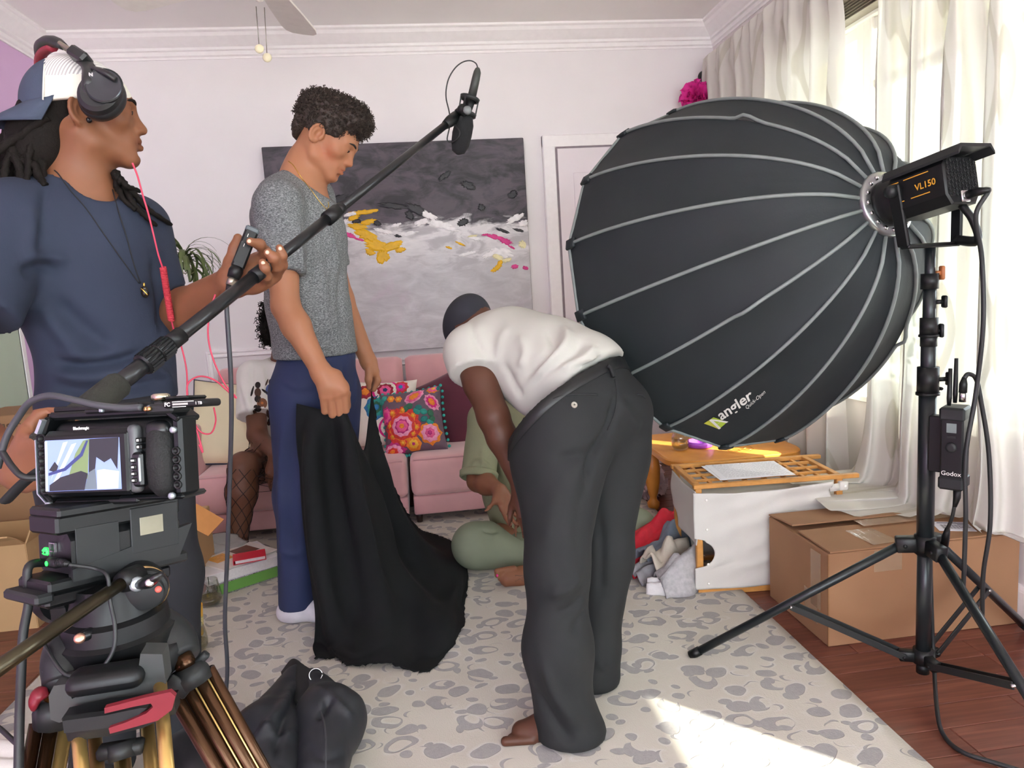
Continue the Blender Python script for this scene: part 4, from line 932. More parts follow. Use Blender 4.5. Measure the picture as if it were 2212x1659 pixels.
gl = thing('spectacles', 'thin gold wire spectacles lying on the honey pine table', 'glasses', onZ(1600, 972, TZ)); gc = onZ(1600, 972, TZ + .006); goldw = mat('gold_wire', 'c9a45a', .25, 1.)
for sx in (-1, 1): add('rim', MB().tube([gc + A([sx * .034 + .026 * math.cos(t), .02 * math.sin(t), .002]) for t in np.linspace(0, 2 * PI, 25)], .0012, 6), goldw, gl); add('temple', MB().tube(smooth_path([gc + A([sx * .06, 0, .002]), gc + A([sx * .062, .05, .003]), gc + A([sx * .03, .09, .002])], 6), .001, 6), goldw, gl)
add('bridge', MB().tube(smooth_path([gc + A([-.009, 0, .002]), gc + A([0, .006, .004]), gc + A([.009, 0, .002])], 5), .001, 6), goldw, gl)

# cardboard boxes
card = mat('cardboard', '997252', .8, var=.07, vscale=5, bump=.1, bscale=120); card_l = mat('cardboard_light', 'b8956b', .8, var=.06, vscale=5); card_in = mat('cardboard_inside', '8a6440', .85, var=.06)
tape = NT('packing_tape'); tape.set(Base_Color=srgb('c6a98a'), Roughness=.12, Alpha=.42); tape.bump(tape.noise(70, 3, tape.map(tape.co(), (1, .2, 1))), .6, .003)
bx = thing('cardboard_box', 'big taped brown cardboard box behind the lamp stand legs', 'box', (1.53, 2.22, 0))
bx0, bx1, by0, by1, bh = 1.200, 1.862, 2.03, 2.42, .312
add('carton', MB().box(((bx0 + bx1) / 2, (by0 + by1) / 2, bh / 2 - .001), (bx1 - bx0, by1 - by0, bh - .004), bev=.003), card, bx, False)
def flap(a, b, out, lift):   # a top flap hinged on the edge a-b
    a, b, out = A(a), A(b), A(out); q = [a, b, b + out + A([0, 0, lift]), a + out + A([0, 0, lift])]; return MB().slab([[q[0], lerp(q[0], q[3], .5) + A([0, 0, lift * .1]), q[3]], [lerp(q[0], q[1], .5), lerp(lerp(q[0], q[1], .5), lerp(q[3], q[2], .5), .5), lerp(q[3], q[2], .5)], [q[1], lerp(q[1], q[2], .5) + A([0, 0, lift * .1]), q[2]]], .005)
add('flap', flap((bx0 + .006, by0, bh + .002), (bx1, by0, bh + .002), (0, .195, 0), .004), card, bx, False)
add('flap', flap((bx1, by1, bh + .002), (bx0, by1, bh + .002), (0, -.17, 0), .016), card, bx, False)
add('flap_shade_strip', MB().box(((bx0 + .2), by0 + .205, bh + .0005), (.36, .02, .002)), mat('box_shadow_inside', '1d140d', .9), bx, False)  # dark strip coloured as the shade between the flaps
add('tape_strip', MB().box((1.40, by0 + .10, bh + .0075), (.095, .17, .0006), eul(rz=.08)).box((1.40, by0 - .0022, .27), (.095, .0006, .07)), tape.m, bx, False)
add('tape_strip', MB().box((bx0 - .0022, 2.10, .20), (.0006, .06, .19)).box((bx0 - .0022, 2.13, .10), (.0006, .08, .10)), tape.m, bx, False)
add('tape_strip', MB().box((1.63, 2.215, bh + .0155), (.42, .06, .0006)), tape.m, bx, False)
add('shipping_label', MB().box((1.695, by0 + .09, bh + .0078), (.11, .09, .0008), eul(rz=-.35)), pap, bx, False)
lb = MB(); R = eul(rz=-.35); lc = A([1.695, by0 + .09, bh + .0084])
for k in range(16): lb.box(lc + R @ A([-.035 + .0035 * k, -.005, 0]), ((.0012, .002, .0008)[k % 3], .04, .0003), R)
for k in range(4): lb.box(lc + R @ A([.033, .03 - .014 * k, 0]), (.03, .005, .0003), R)
lb.box(lc + R @ A([-.01, .032, 0]), (.06, .006, .0003), R); add('label_print', lb, mat('label_ink', '55555a', .8), bx, False)
add('corner_edge', MB().box((bx0 + .001, by0 + .001, bh / 2), (.004, .004, bh - .01)), card_in, bx, False)

lo = thing('cardboard_box', 'open light brown cardboard box on the floor at the left edge', 'box', (-1.75, 3.0, 0))
for p_, s_ in (((-1.76, 2.86, .17), (.40, .005, .34)), ((-1.76, 3.20, .17), (.40, .005, .34)), ((-1.56, 3.03, .17), (.005, .34, .34)), ((-1.958, 3.03, .17), (.005, .34, .34)), ((-1.76, 3.03, .006), (.39, .33, .005))): add('side', MB().box(p_, s_), card_l, lo, False)
add('flap', flap((-1.96, 2.857, .34), (-1.56, 2.857, .34), (0, -.10, 0), .06), card_l, lo, False); add('flap', flap((-1.557, 2.86, .34), (-1.557, 3.2, .34), (.05, 0, 0), .09), card_l, lo, False)
hi_ = thing('cardboard_box', 'tall dark brown cardboard box behind the open one at the left edge', 'box', (-1.72, 3.40, 0))
hx1 = onY(80, 893, 3.26); 
add('carton', MB().box(((hx1[0] - 1.955) / 2, 3.43, hx1[2] / 2), (hx1[0] + 1.955, .33, hx1[2]), bev=.003), card, hi_, False)
add('seam', MB().box(((hx1[0] - 1.955) / 2, 3.262, .48), (hx1[0] + 1.95, .002, .003)), card_in, hi_, False)
tm = MB(); put_text(tm, 'G8-SL', .05, (hx1[0] - .03, 3.2635, hx1[2] - .035), (-1, 0, 0), (0, 0, -1), .0012); add('lettering', tm, mat('box_ink', '55402e', .8), hi_, False)
sm = thing('cardboard_box', 'small open cardboard box with one loose flap beside the seated leg', 'box', (-1.14, 3.05, 0))
add('carton', MB().box((-1.15, 3.05, .165), (.34, .30, .33), bev=.003), card_l, sm, False)
q0 = onY(425, 1088, 2.95); q1 = onY(484, 1122, 2.92); q2 = onY(450, 1158, 2.90); q3 = onY(400, 1132, 2.92)
add('flap', MB().slab([[q0, q3], [q1, q2]], .005), mat('cardboard_orange', 'c58a4c', .8, var=.05), sm, False)

# books and papers by the sofa
def book(name, label, c, w_, d_, h, rz, cover, pages, spine=True):
    R = eul(rz=rz); root = thing(name, label, 'book', (c[0], c[1], c[2]), 'books stacked on the rug'); c = A(c, float)
    for z in (.001, h - .001): add('cover', MB().box(c + A([0, 0, z]), (w_, d_, .0022), R, bev=.0005), cover, root, False)
    add('pages', MB().box(c + R @ A([.002, .003, h / 2]), (w_ - .012, d_ - .006, h - .0044), R), pages, root, False)
    if spine: add('spine', MB().box(c + R @ A([-w_ / 2, 0, h / 2]), (.0025, d_, h), R, bev=.0006), cover, root, False)
    return root, R
wp = mat('book_pages', 'd9d6d4', .8, var=.06, vscale=120); bwp = NT('scroll_print'); vv = bwp.n('ShaderNodeTexVoronoi', feature='DISTANCE_TO_EDGE'); vv.inputs['Scale'].default_value = 60; bwp.l(bwp.geo(), vv.inputs[0]); bwp.set(Base_Color=bwp.ramp(bwp.math('SINE', bwp.math('MULTIPLY', vv.outputs[0], 60)), [(.4, srgb('1b1b1d')), (.6, srgb('e3e3e3'))]), Roughness=.5)
bc = A([-.885, 3.10, .0155]); bz = .62
b1, R1 = book('binder', 'green and black scroll-patterned binder at the bottom of the book stack', bc + A([.02, .03, 0]), .30, .26, .05, bz, bwp.m, mat('green_folder', '6ea64e', .5, var=.05))
b2, R2 = book('binder', 'white ring binder lying on the scroll-patterned one', bc + A([.0, .03, .0505]), .31, .27, .042, bz - .04, mat('white_vinyl', 'dfdfe2', .35, var=.02), wp)
b3, R3 = book('magazine', 'glossy magazine with yellow and brown cover on the white binder', bc + A([.02, .03, .093]), .26, .21, .008, bz + .2, mat('magazine_cover', 'd9d2cc', .3, var=.05), wp)
mc = bc + A([.02, .03, .1014])
for (x, y, w_, h_, c) in ((-.06, .04, .08, .09, 'd99a3a'), (.05, .03, .09, .1, '7a5148'), (.0, -.06, .1, .05, 'c3a7a0')): add('cover_picture', MB().box(mc + R3 @ A([x, y, 0]), (w_, h_, .0006), R3), mat('print_' + c, c, .3, var=.2, vscale=60), b3, False)
b4, R4 = book('book', 'small red paperback on top of the book stack', onZ(536, 1213, .118) + A([0, .03, 0]), .13, .09, .018, .25, mat('red_cover', 'c9273b', .4, var=.04), wp)
bag = thing('plastic_bag', 'crumpled clear grey plastic bag under the sofa edge beside the books', 'bag', (-1.02, 3.30, .0155))
pl = NT('cloudy_plastic'); pl.set(Base_Color=srgb('b9b5b4'), Roughness=.2, Alpha=.55); pl.bump(pl.noise(40, 4), .8, .01)
rn = np.random.default_rng(5); mb = MB(); V0 = len(mb.v); mb.ball((0, 0, 0), 1, 26, None, 16); Vb = A(mb.v); nn = vnoise(Vb * 2.6, 4)[:, None] * .28 + vnoise(Vb * 6, 9)[:, None] * .14; Vb = Vb * (1 + nn) * A([.15, .11, .075]) + A([-1.03, 3.30, .085]); Vb[:, 2] = np.maximum(Vb[:, 2], .017); mb.v = [tuple(q) for q in Vb]; add('film', mb, pl.m, bag)
# plant: potted dracaena on the floor behind the boom operator
pl0 = onY(398, 560, 3.55); pot_c = A([onY(300, 900, 3.55)[0], 3.55, 0])
plant = thing('potted_dracaena', 'tall thin-leaved potted plant with drooping fronds behind the boom operator', 'plant', pot_c)
add('pot', MB().lathe(pot_c, (0, 0, 1), [(0, .07), (.01, .085), (.17, .105), (.2, .11), (.2, .098), (.17, .095), (.168, .001)], 24), mat('terracotta_white', 'd9d3cc', .6), plant)
add('trunk', MB().tube(smooth_path([pot_c + A([0, 0, .16]), pot_c + A([-.02, .01, .6]), pl0 + A([-.16, 0, -.22]), pl0 + A([.0, 0, -.02])], 8), [max(.005, .011 - .0003 * i) for i in range(25)], 8), mat('stem_brown', '8d7a5e', .8, var=.2), plant)
lfm = mat('frond_green', '5b6b3e', .45, var=.3, vscale=14); rn = np.random.default_rng(12)
for k in range(64):
    a = rn.uniform(0, 2 * PI); L = rn.uniform(.17, .30); e0 = rn.uniform(.2, 1.35); d = A([math.cos(a), math.sin(a) * .8, 0]); s_ = A([-math.sin(a), math.cos(a), 0]); P = [pl0 + A([0, 0, rn.uniform(-.07, .03)])]; el = e0; n = 9
    dr = rn.uniform(.22, .42)
    for i in range(n): P.append(P[-1] + (d * math.cos(el) + A([0, 0, math.sin(el)])) * L / n); el -= dr * (1.2 - i * .03)
    wv = [.003 + .0042 * math.sin(PI * min(1, (i + .6) / (n + .6))) for i in range(n + 1)]; G = [[p - s_ * w_, p + A([0, 0, -.001]), p + s_ * w_] for p, w_ in zip(P, wv)]
    add('leaf', MB().grid(G), lfm, plant)
# ================================================================ softbox, lamp, stand
fab = mat('black_nylon', '192124', .7, var=.10, vscale=6, bump=.12, bscale=200); pipe = mat('grey_piping', '757d7b', .5); hard = mat('black_plastic', '101213', .42, var=.08, spec=.35); hard2 = mat('dark_grey_plastic', '1c1f20', .5, var=.06, spec=.4); steel = mat('steel', 'b7b8b8', .25, 1., var=.04); amber = mat('amber_print', 'd39a2e', .4)
SA = unit([-.25255, .93698, -.24144]); SR = A([1.0772, 2.4857, 1.1873]); SD = .688; SH = SR - SA * SD; su = unit(np.cross(SA, [0, 0, 1])); sv = np.cross(su, SA); PH0 = 1.7414
def rr(s): return .081 + (.61 - .081) * (1 - (1 - s) ** 1.361) ** (1 / 1.798)
def spt(k, s, off=0.):   # rib k (may be fractional: between the ribs the cloth runs straight and dips a little)
    i = math.floor(k); f = k - i; P = []
    for q in (i, i + 1):
        t = PH0 + q * PI / 8; P.append(SH + SA * SD * s + (rr(s) + off) * (math.cos(t) * su + math.sin(t) * sv))
    p = lerp(P[0], P[1], f); c = SH + SA * SD * s; return p - unit(p - c) * .018 * 4 * f * (1 - f) * math.sin(PI * min(1, s * 1.02)) ** .7
sb = thing('softbox', 'huge black parabolic softbox with grey ribs on the lamp', 'softbox', SR)
ss = 1 - (1 - np.linspace(0, 1, 26)) ** 1.15
for k in range(16):
    G = [[spt(k + f, s) + (.0025 * vnoise(A([k * 3 + f * 4, s * 3.2, f * 9 + s * 14])) * unit(spt(k + f, s) - SH - SA * SD * s) if 0 < f < 1 else 0) for f in np.linspace(0, 1, 9)] for s in ss]
    add('panel', MB().grid(G), fab, sb)
white_in = mat('white_lining', 'e3e3e0', .6)
add('lining', MB().grid([[spt(k / 4, s, -.012) for k in range(65)] for s in ss], flip=True), white_in, sb)
for k in range(16):
    kk = .0
    P = []
    for s in np.linspace(0.0, .985, 46):
        bump_ = .020 * math.exp(-((s - .30) / .035) ** 2) if k % 4 == 1 else 0
        P.append(spt(k, s, .003 + bump_))
    add('rib', MB().tube(P, .0055, 7), pipe, sb)
    tip = spt(k, 1., .004); add('corner_tab', MB().bar(spt(k, .945, .004), tip + SA * .008, .034, .012, unit(tip - SR), .003), fab, sb)
add('rim_binding', MB().tube([spt(k / 4, 1., .0) for k in range(65)], .006, 6), pipe, sb)
add('diffuser', MB().grid([[SR + SA * .001 + (spt(k / 2, 1., -.008) - SR) * q - SA * .02 * (1 - q) for k in range(33)] for q in np.linspace(0.02, 1, 8)]), white_in, sb)
# mounting ring
rg_ = add('speed_ring', MB().lathe(SH - SA * .012, SA, [(0, .060), (.0, .086), (.004, .09), (.026, .09), (.03, .084), (.03, .060), (0, .060)], 40, cap=False), mat('ring_steel', '9b9f9f', .3, .9, var=.05), sb)
for k in range(16):
    t = PH0 + (k + .5) * PI / 8; e = math.cos(t) * su + math.sin(t) * sv; add('bolt', MB().lathe(SH - SA * .011 + e * .074, -SA, [(0, .006), (.004, .006), (.006, .003)], 10), steel, rg_)
add('ring_piping', MB().tube([SH + SA * .012 + .092 * (math.cos(t) * su + math.sin(t) * sv) for t in np.linspace(0, 2 * PI, 49)], .0045, 6), pipe, sb)
# print on the lower panel, curved with the cloth: x runs up along the ribs, y across the panel
K0 = 6.
def on_panel(V, o, ex, ey, lift=.0022):
    """V: flat letter points; o, ex, ey: (rib, along) coordinates"""
    out = []
    for p in V:
        k = o[0] + ex[0] * p[0] + ey[0] * p[1]; s = o[1] + ex[1] * p[0] + ey[1] * p[1]; q = spt(k, s); n = unit(q - SH - SA * SD * s) - SA * .5; out.append(q + unit(n) * lift)
    return out
def find(x, y):   # the (rib, along) place seen at a picture point
    best = (9e9, 0, 0)
    for k in np.linspace(6, 7, 41):
        for s in np.linspace(.55, 1, 91):
            c = CAMR.T @ (spt(k, s) - EYE); e = (CX - FOC * c[0] / c[2] - x) ** 2 + (CY + FOC * c[1] / c[2] - y) ** 2
            if e < best[0]: best = (e, k, s)
    return A(best[1:])
c00, c10, c01 = find(1557, 906), find(1628, 858), find(1545, 888)
tw_, tf_ = text_mesh('angler', 1., 0, .02); W_ = tw_[:, 0].max(); tw_[:, 0] /= W_; tw_[:, 1] /= .72
prt = mat('white_print', 'd9d8d2', .5); grn = mat('green_print', 'a6bf3a', .5); lime = mat('lime_print', 'b6b83a', .5)
def pr_(name, V, F, m, o, ex, ey, lift=.0022): add(name, MB().put(on_panel(V, o, ex, ey, lift), F), m, sb, False)
pr_('lettering', tw_, tf_, prt, c00, c10 - c00, c01 - c00)
d00, d10, d01 = find(1613, 884), find(1655, 847), find(1609, 876)
tv, tf2 = text_mesh('Quick-Open', 1., 0, .0); tv[:, 0] /= tv[:, 0].max(); tv[:, 1] /= .72; pr_('lettering', tv, tf2, prt, d00, (d10 - d00) * .98, d01 - d00)
d20 = find(1654, 848); d21 = find(1668, 836); tv, tf2 = text_mesh('48"', 1., 0, .02); tv[:, 0] /= tv[:, 0].max(); tv[:, 1] /= .72; pr_('lettering', tv, tf2, grn, d20, d21 - d20, find(1648, 838) - d20)
L0, L1, L2, L3 = find(1521, 914), find(1552, 926), find(1571, 912), find(1541, 901)
sq = lambda q: [q[0], q[1], q[2], q[3]]
def quadpr(pts, m, lift):
    V = []; n = 5
    for i in range(n):
        for j in range(n): V.append(lerp(lerp(pts[0], pts[1], i / (n - 1)), lerp(pts[3], pts[2], i / (n - 1)), j / (n - 1)))
    F = [(i * n + j, (i + 1) * n + j, (i + 1) * n + j + 1, i * n + j + 1) for i in range(n - 1) for j in range(n - 1)]; pr_('emblem', [(*v, 0) for v in V], F, m, A([0, 0]), A([1, 0]), A([0, 1]), lift)
quadpr([L0, L1, L2, L3], grn, .002); quadpr([L0, L1, lerp(L0, L2, .42), lerp(L0, L3, .62)], lime, .0026)
mA, mB, mC = lerp(L0, L3, .55), L1, L2
def strip(a, b, w_):
    d = b - a; q = A([-d[1] * .0 + (L3 - L0)[0], (L3 - L0)[1]]) * w_; quadpr([a, b, b + q, a + q], prt, .003)
strip(mA, mB, .22); strip(mA, lerp(L2, L1, .05), .2); strip(lerp(mA, mB, .62), lerp(mA, L2, .62), .16)
# lamp head
LA = unit([.235, -.955, .165]); lu = unit(np.cross(LA, [0, 0, 1])); lv = np.cross(lu, LA)   # LA: towards the rear; lu: to the picture's left side of the lamp
LR = np.stack([lu, LA, lv], 1); LO = SH - SA * .012
def lp(x, y, z): return LO + lu * x + LA * y + lv * z
lamp = thing('studio_lamp', 'black video lamp with amber stripes mounted at the back of the softbox', 'lamp', lp(0, .12, -.1))
add('lens_barrel', MB().lathe(lp(0, .0, 0), LA, [(0, .062), (.015, .064), (.035, .064), (.045, .058), (.07, .06)], 32), hard, lamp)
oct_ = [(-.056, -.034), (-.040, -.058), (.040, -.058), (.056, -.034), (.056, .04), (.042, .058), (-.042, .058), (-.056, .04)]
add('housing', MB().prism(oct_, lp(0, .055, -.006), lu, lv, LA, .155, bev=.004), hard, lamp, True, sharp=30)
add('visor', MB().prism([(-.060, .045), (-.046, .062), (.046, .062), (.060, .045), (.060, .052), (.05, .07), (-.05, .07), (-.060, .052)], lp(0, .04, -.004), lu, lv, LA, .215), hard2, lamp, False)
hx_ = MB()
for i in range(9):
    for j in range(7):
        x = -.044 + i * .011; z = -.036 + j * .0125 + (.00625 if i % 2 else 0)
        if z < .05: hx_.lathe(lp(x, .2105, z - .004), LA, [(0, .0058), (.002, .0052), (.0021, .0040), (.0004, .0038)], 6)
o = add('grille', hx_, hard2, lamp, False); o['kind'] = 'stuff'
s_side = .0575
def side_bar(y0, y1, z, t=.0022): return MB().box(lp(s_side, (y0 + y1) / 2, z), (.0012, y1 - y0, t), LR)
_sgn = 1 if (CAMR.T @ (lp(.06, .1, 0) - EYE))[0] < (CAMR.T @ (lp(-.06, .1, 0) - EYE))[0] else -1; s_side *= _sgn
for y0, y1, z in ((.062, .085, .028), (.10, .17, .028), (.075, .095, -.022), (.115, .168, -.022), (.072, .078, .002)): add('amber_stripe', side_bar(y0, y1, z), amber, lamp, False)
tmb = MB(); put_text(tmb, 'VL150', .022, lp(s_side, .130, -.008), LA, lv, .001 if _sgn > 0 else .001, .0004)
if np.cross(LA, lv) @ (lu * _sgn) < 0: tmb.v = [tuple(A(v) + lu * _sgn * .002) for v in tmb.v]
add('lettering', tmb, amber, lamp, False)
add('power_socket', MB().box(lp(-.0, .2125, -.046), (.028, .006, .028), LR, bev=.002).lathe(lp(0, .214, -.046), LA, [(0, .010), (.012, .010), (.012, .007)], 16), steel, lamp)
yk = add('yoke', MB(), hard, lamp) if False else None
PT = A([1.318, 1.752, 0]); PTZ = 1.225
ya = lp(.068 * _sgn, .075, -.005); yb = lp(-.068 * _sgn, .10, -.03)
ybt = A([PT[0], PT[1], PTZ + .012]); wv_ = (ya - yb); wv_[2] = 0; wv_ = unit(wv_)
pa, pb = ybt + wv_ * .075, ybt - wv_ * .075
add('yoke', MB().bar(ya + A([0, 0, .03]), pa + A([0, 0, .0]), .012, .034, LA, .003).bar(pa, pb, .034, .012, (0, 0, 1), .003).bar(pb, pb + A([0, 0, .10]) - wv_ * .0, .010, .030, LA, .003), hard, lamp, False)
add('yoke_knob', MB().lathe(ya + A([0, 0, .012]), wv_, [(0, .016), (.012, .016), (.02, .012), (.021, .002)], 16), hard2, lamp)
add('handle', MB().tube(smooth_path([lp(-.02 * _sgn, .185, -.06), lp(-.03 * _sgn, .20, -.10), lp(-.045 * _sgn, .195, -.15), pb + A([0, 0, .01])], 5), .013, 10, flat=.7), hard, lamp)
# stand
st = thing('light_stand', 'black three-legged light stand carrying the lamp', 'stand', (PT[0], PT[1], 0)); sk = mat('satin_black', '23282a', .3, .3, var=.06)
def pz(z, dx=0, dy=0): return A([PT[0] + dx, PT[1] + dy, z])
add('spigot', MB().cyl(pz(1.09), pz(PTZ + .014), .0125, n=18), sk, st)
for z0, z1, r in ((.98, 1.15, .0155), (.845, 1.02, .0185), (.40, .86, .0215), (.085, .47, .019)): add('tube', MB().cyl(pz(z0), pz(z1), r, n=22), sk, st)
for z0, z1, r in ((1.125, 1.165, .0215), (1.005, 1.05, .022), (.975, 1.01, .0205), (.85, .92, .0265), (.845, .852, .029), (1.0, 1.006, .0245)): add('collar', MB().cyl(pz(z0), pz(z1), r, n=22), hard, st)
def knob(z, ang, r, c, L=.035, wing=.022):
    d = A([math.cos(ang), math.sin(ang), 0]); o = add('knob', MB().cyl(pz(z) + d * .015, pz(z) + d * (.015 + L), .006, n=10).bar(pz(z - wing) + d * (.018 + L), pz(z + wing) + d * (.018 + L), .02, .010, d, .003), c, st); return o
knob(1.165, -.2, .02, mat('orange_knob', 'a5663a', .5), .012, .018); knob(1.09, -.2, .02, hard, .02, .016); knob(1.015, -.3, .02, hard, .012, .018); knob(.885, -.15, .02, hard, .036, .018); knob(.86, -.1, .02, hard, .015, .004)
FOOT = [A([.757, 2.055, .018]), None, None]; la0 = math.atan2(FOOT[0][1] - PT[1], FOOT[0][0] - PT[0]); rad_ = np.hypot(*(FOOT[0] - PT)[:2])
add('spreader_top', MB().cyl(pz(.405), pz(.455), .027, n=20), hard, st); add('spreader_low', MB().cyl(pz(.085), pz(.125), .026, n=20), hard, st); add('bottom_cap', MB().cyl(pz(.055), pz(.085), .017, n=16), hard, st)
for i, da in enumerate((0, 2.02, -2.24)):
    a = la0 + da; d = A([math.cos(a), math.sin(a), 0]); s_ = A([-d[1], d[0], 0]); top = pz(.43) + d * .05; ft_ = pz(.018) + d * (rad_ if i < 2 else .572)
    lg = add('leg', MB().tube([top, ft_], .0125, 16), sk, st); add('foot_cap', MB().tube([lerp(top, ft_, .955), ft_ + unit(ft_ - top) * .003], .0142, 16), hard, lg)
    add('lug', MB().bar(pz(.43) + d * .02, pz(.425) + d * .072, .034, .042, (0, 0, 1), .004).cyl(top + s_ * .020 - A([0, 0, .004]), top - s_ * .020 - A([0, 0, .004]), .0055, n=12), hard, lg)
    mid = lerp(top, ft_, .50)
    for sg in (-1, 1): add('brace', MB().bar(pz(.10) + d * .045 + s_ * .015 * sg, mid + s_ * .015 * sg - A([0, 0, .008]), .005, .018, (0, 0, 1), .001), hard2, st, False)
    add('lug', MB().bar(pz(.102) + d * .02, pz(.10) + d * .06, .026, .03, (0, 0, 1), .003).cyl(pz(.10) + d * .048 + s_ * .02, pz(.10) + d * .048 - s_ * .02, .005, n=12), hard, st)
    add('rivet', MB().cyl(mid + s_ * .02 - A([0, 0, .008]), mid - s_ * .02 - A([0, 0, .008]), .0045, n=12), steel, lg)
# controller hanging on the pole
cb = thing('lamp_controller', 'black wireless controller box with two antennas clipped on the stand', 'controller', onY(2062, 1055, 1.66))
ct = onY(2064, 878, 1.66); cbm = onY(2060, 1052, 1.66); cz = unit(ct - cbm); ca = math.radians(-38); cx_ = unit(np.cross([-math.sin(ca) * -1, math.cos(ca), 0], cz)); cy_ = np.cross(cz, cx_)
CR = np.stack([cx_, cy_, cz], 1); chh = np.linalg.norm(ct - cbm); cc = (ct + cbm) / 2
add('case', MB().box(cc, (.062, .052, chh - .02), CR, bev=.004), hard, cb, False)
for z in (chh / 2 - .016, -chh / 2 + .016): add('bumper', MB().box(cc + cz * z, (.069, .058, .034), CR, bev=.005), hard2, cb, False)
fs = 1 if (cc + cx_ * .1 - EYE)[1] < (cc - cx_ * .1 - EYE)[1] else -1
fx = cx_ * fs; fy = np.cross(cz, fx)
add('display', MB().box(cc + fx * .0318 + cz * .055, (.002, .022, .024), np.stack([fx, fy, cz], 1)), mat('grey_display', '6f7a78', .2), cb, False)
add('dial', MB().lathe(cc + fx * .031 + cz * .005, fx, [(0, .013), (.006, .012), (.007, .006)], 20), hard2, cb); add('button', MB().box(cc + fx * .0318 + cz * .032, (.003, .020, .006), np.stack([fx, fy, cz], 1)), hard2, cb, False)
tmb = MB(); put_text(tmb, 'Godox', .016, cc + fx * .0315 - cz * .068 - fy * .022, fy, cz, .001); add('lettering', tmb, prt, cb, False)
add('bracket', MB().box(lerp(cc, A([PT[0], PT[1], cc[2]]), .5) + cz * .0, (.03, .05, .15), CR, bev=.003), hard, cb, False)
for (x0, y0), (x1, y1) in (((2050, 876), (2053, 796)), ((2063, 870), (2066, 774))): add('antenna', MB().tube([onY(x0, y0, 1.66), lerp(onY(x0, y0, 1.66), onY(x1, y1, 1.66), .2), onY(x1, y1, 1.66)], [.0045, .006, .0045], 10), hard, cb)
add('plug', MB().cyl(onY(2079, 868, 1.64), onY(2080, 845, 1.64), .008, n=14), steel, cb); add('plug', MB().tube([onY(2080, 848, 1.64), onY(2081, 830, 1.64), onY(2083, 815, 1.64)], [.0095, .0095, .005], 12), hard, cb)
add('plug', MB().tube([onY(2068, 1050, 1.66), onY(2067, 1075, 1.66), onY(2062, 1095, 1.66)], [.010, .009, .005], 12), hard, cb)
rub = mat('black_rubber', '1f2122', .5, var=.05)
def cable(name, label, pts, r, m=rub, n=10):
    o = add(name, MB().tube(smooth_path(pts, 8), r, n), m, None, True, base=tuple(pts[-1])); return tag(o, label, 'cable')
sock = lp(0, .225, -.046); Y6 = 1.60
o = cable('power_cable', 'thick black cable curving down from the lamp rear behind the controller', [sock, sock + LA * .035 + A([.01, 0, -.002]), onY(2108, 466, 1.58), onY(2121, 560, Y6), onY(2124, 700, Y6), onY(2108, 850, 1.62), onY(2086, 985, 1.62), onY(2086, 1120, 1.62), onY(2081, 1275, 1.64)], .0055)
add('plug', MB().tube([sock - LA * .005, sock + LA * .02, sock + LA * .045 + A([.004, 0, -.004])], [.011, .0105, .006], 12), hard, o)
cable('control_cable', 'black cable looping out of the controller top down to the stand leg', [onY(2083, 817, 1.64), onY(2092, 808, 1.64), onY(2108, 818, 1.64), onY(2118, 860, 1.64), onY(2136, 980, 1.64), onY(2139, 1130, 1.64), onY(2124, 1240, 1.66), onY(2122, 1340, 1.68)], .0055)
o = cable('lead', 'short black lead hanging below the controller to the spreader', [onY(2062, 1093, 1.66), onY(2056, 1120, 1.67), onY(2046, 1145, 1.70), onY(2042, 1168, 1.72)], .0045); add('plug', MB().tube([onY(2047, 1142, 1.70), onY(2043, 1160, 1.715), onY(2040, 1180, 1.73)], [.006, .010, .010], 12), hard, o)
cable('floor_cable', 'black cable running from the stand across the bare wooden boards', [pz(.43, .03, .02), pz(.25, .034, .015), pz(.08, .03, -.005), onZ(2025, 1540, .03), onZ(2040, 1590, .008), onZ(2080, 1625, .008), onZ(2150, 1648, .008), onZ(2230, 1672, .008)], .0055)
# ================================================================ people
def skin_mat(name, lo, hi, rough=.5):
    m = NT(name); at = m.n('ShaderNodeAttribute', attribute_name='Col'); n1 = m.noise(9, 4); n2 = m.noise(160, 2)
    b = m.mix(n1, srgb(lo), srgb(hi)); mx = m.n('ShaderNodeMix', data_type='RGBA', blend_type='MULTIPLY'); mx.inputs[0].default_value = 1.; m.l(b, mx.inputs[6]); m.l(at.outputs['Color'], mx.inputs[7])
    m.set(Base_Color=mx.outputs[2], Roughness=rough); m.b.inputs['Specular IOR Level'].default_value = .35; m.b.inputs['Subsurface Weight'].default_value = .08; m.b.inputs['Subsurface Radius'].default_value = (.012, .005, .003); m.bump(n2, .08, .001); return m.m
def P3(x, y, Y): return onY(x, y, Y)
def path(*pts): return [onY(*p) for p in pts]
def garment(name, prims, h, m, parent, lines=(), it=1, noise=(), fine=()):
    V, Q = surf(prims, h, fine=fine); V = relax(V, Q, it)
    for amp, fr in noise: V = V + normals(V, Q) * (amp * vnoise(V * fr, 5))[:, None]
    if lines: V = crease(V, Q, lines)
    return add(name, Q2(V, Q), m, parent), V, Q
def body(name, prims, h, m, parent, fine, color=None):
    V, Q = surf(prims, h, fine=fine); o = add(name, Q2(V, Q), m, parent); col = np.ones((len(V), 3))
    if color is not None: col = color(V, col)
    color_attr(o, col); return o, V, Q
def head_at(o, fwd, up, sc_=1., **kw): R = frame(fwd, up); return place(head_prims(**kw), o, R, sc_), R
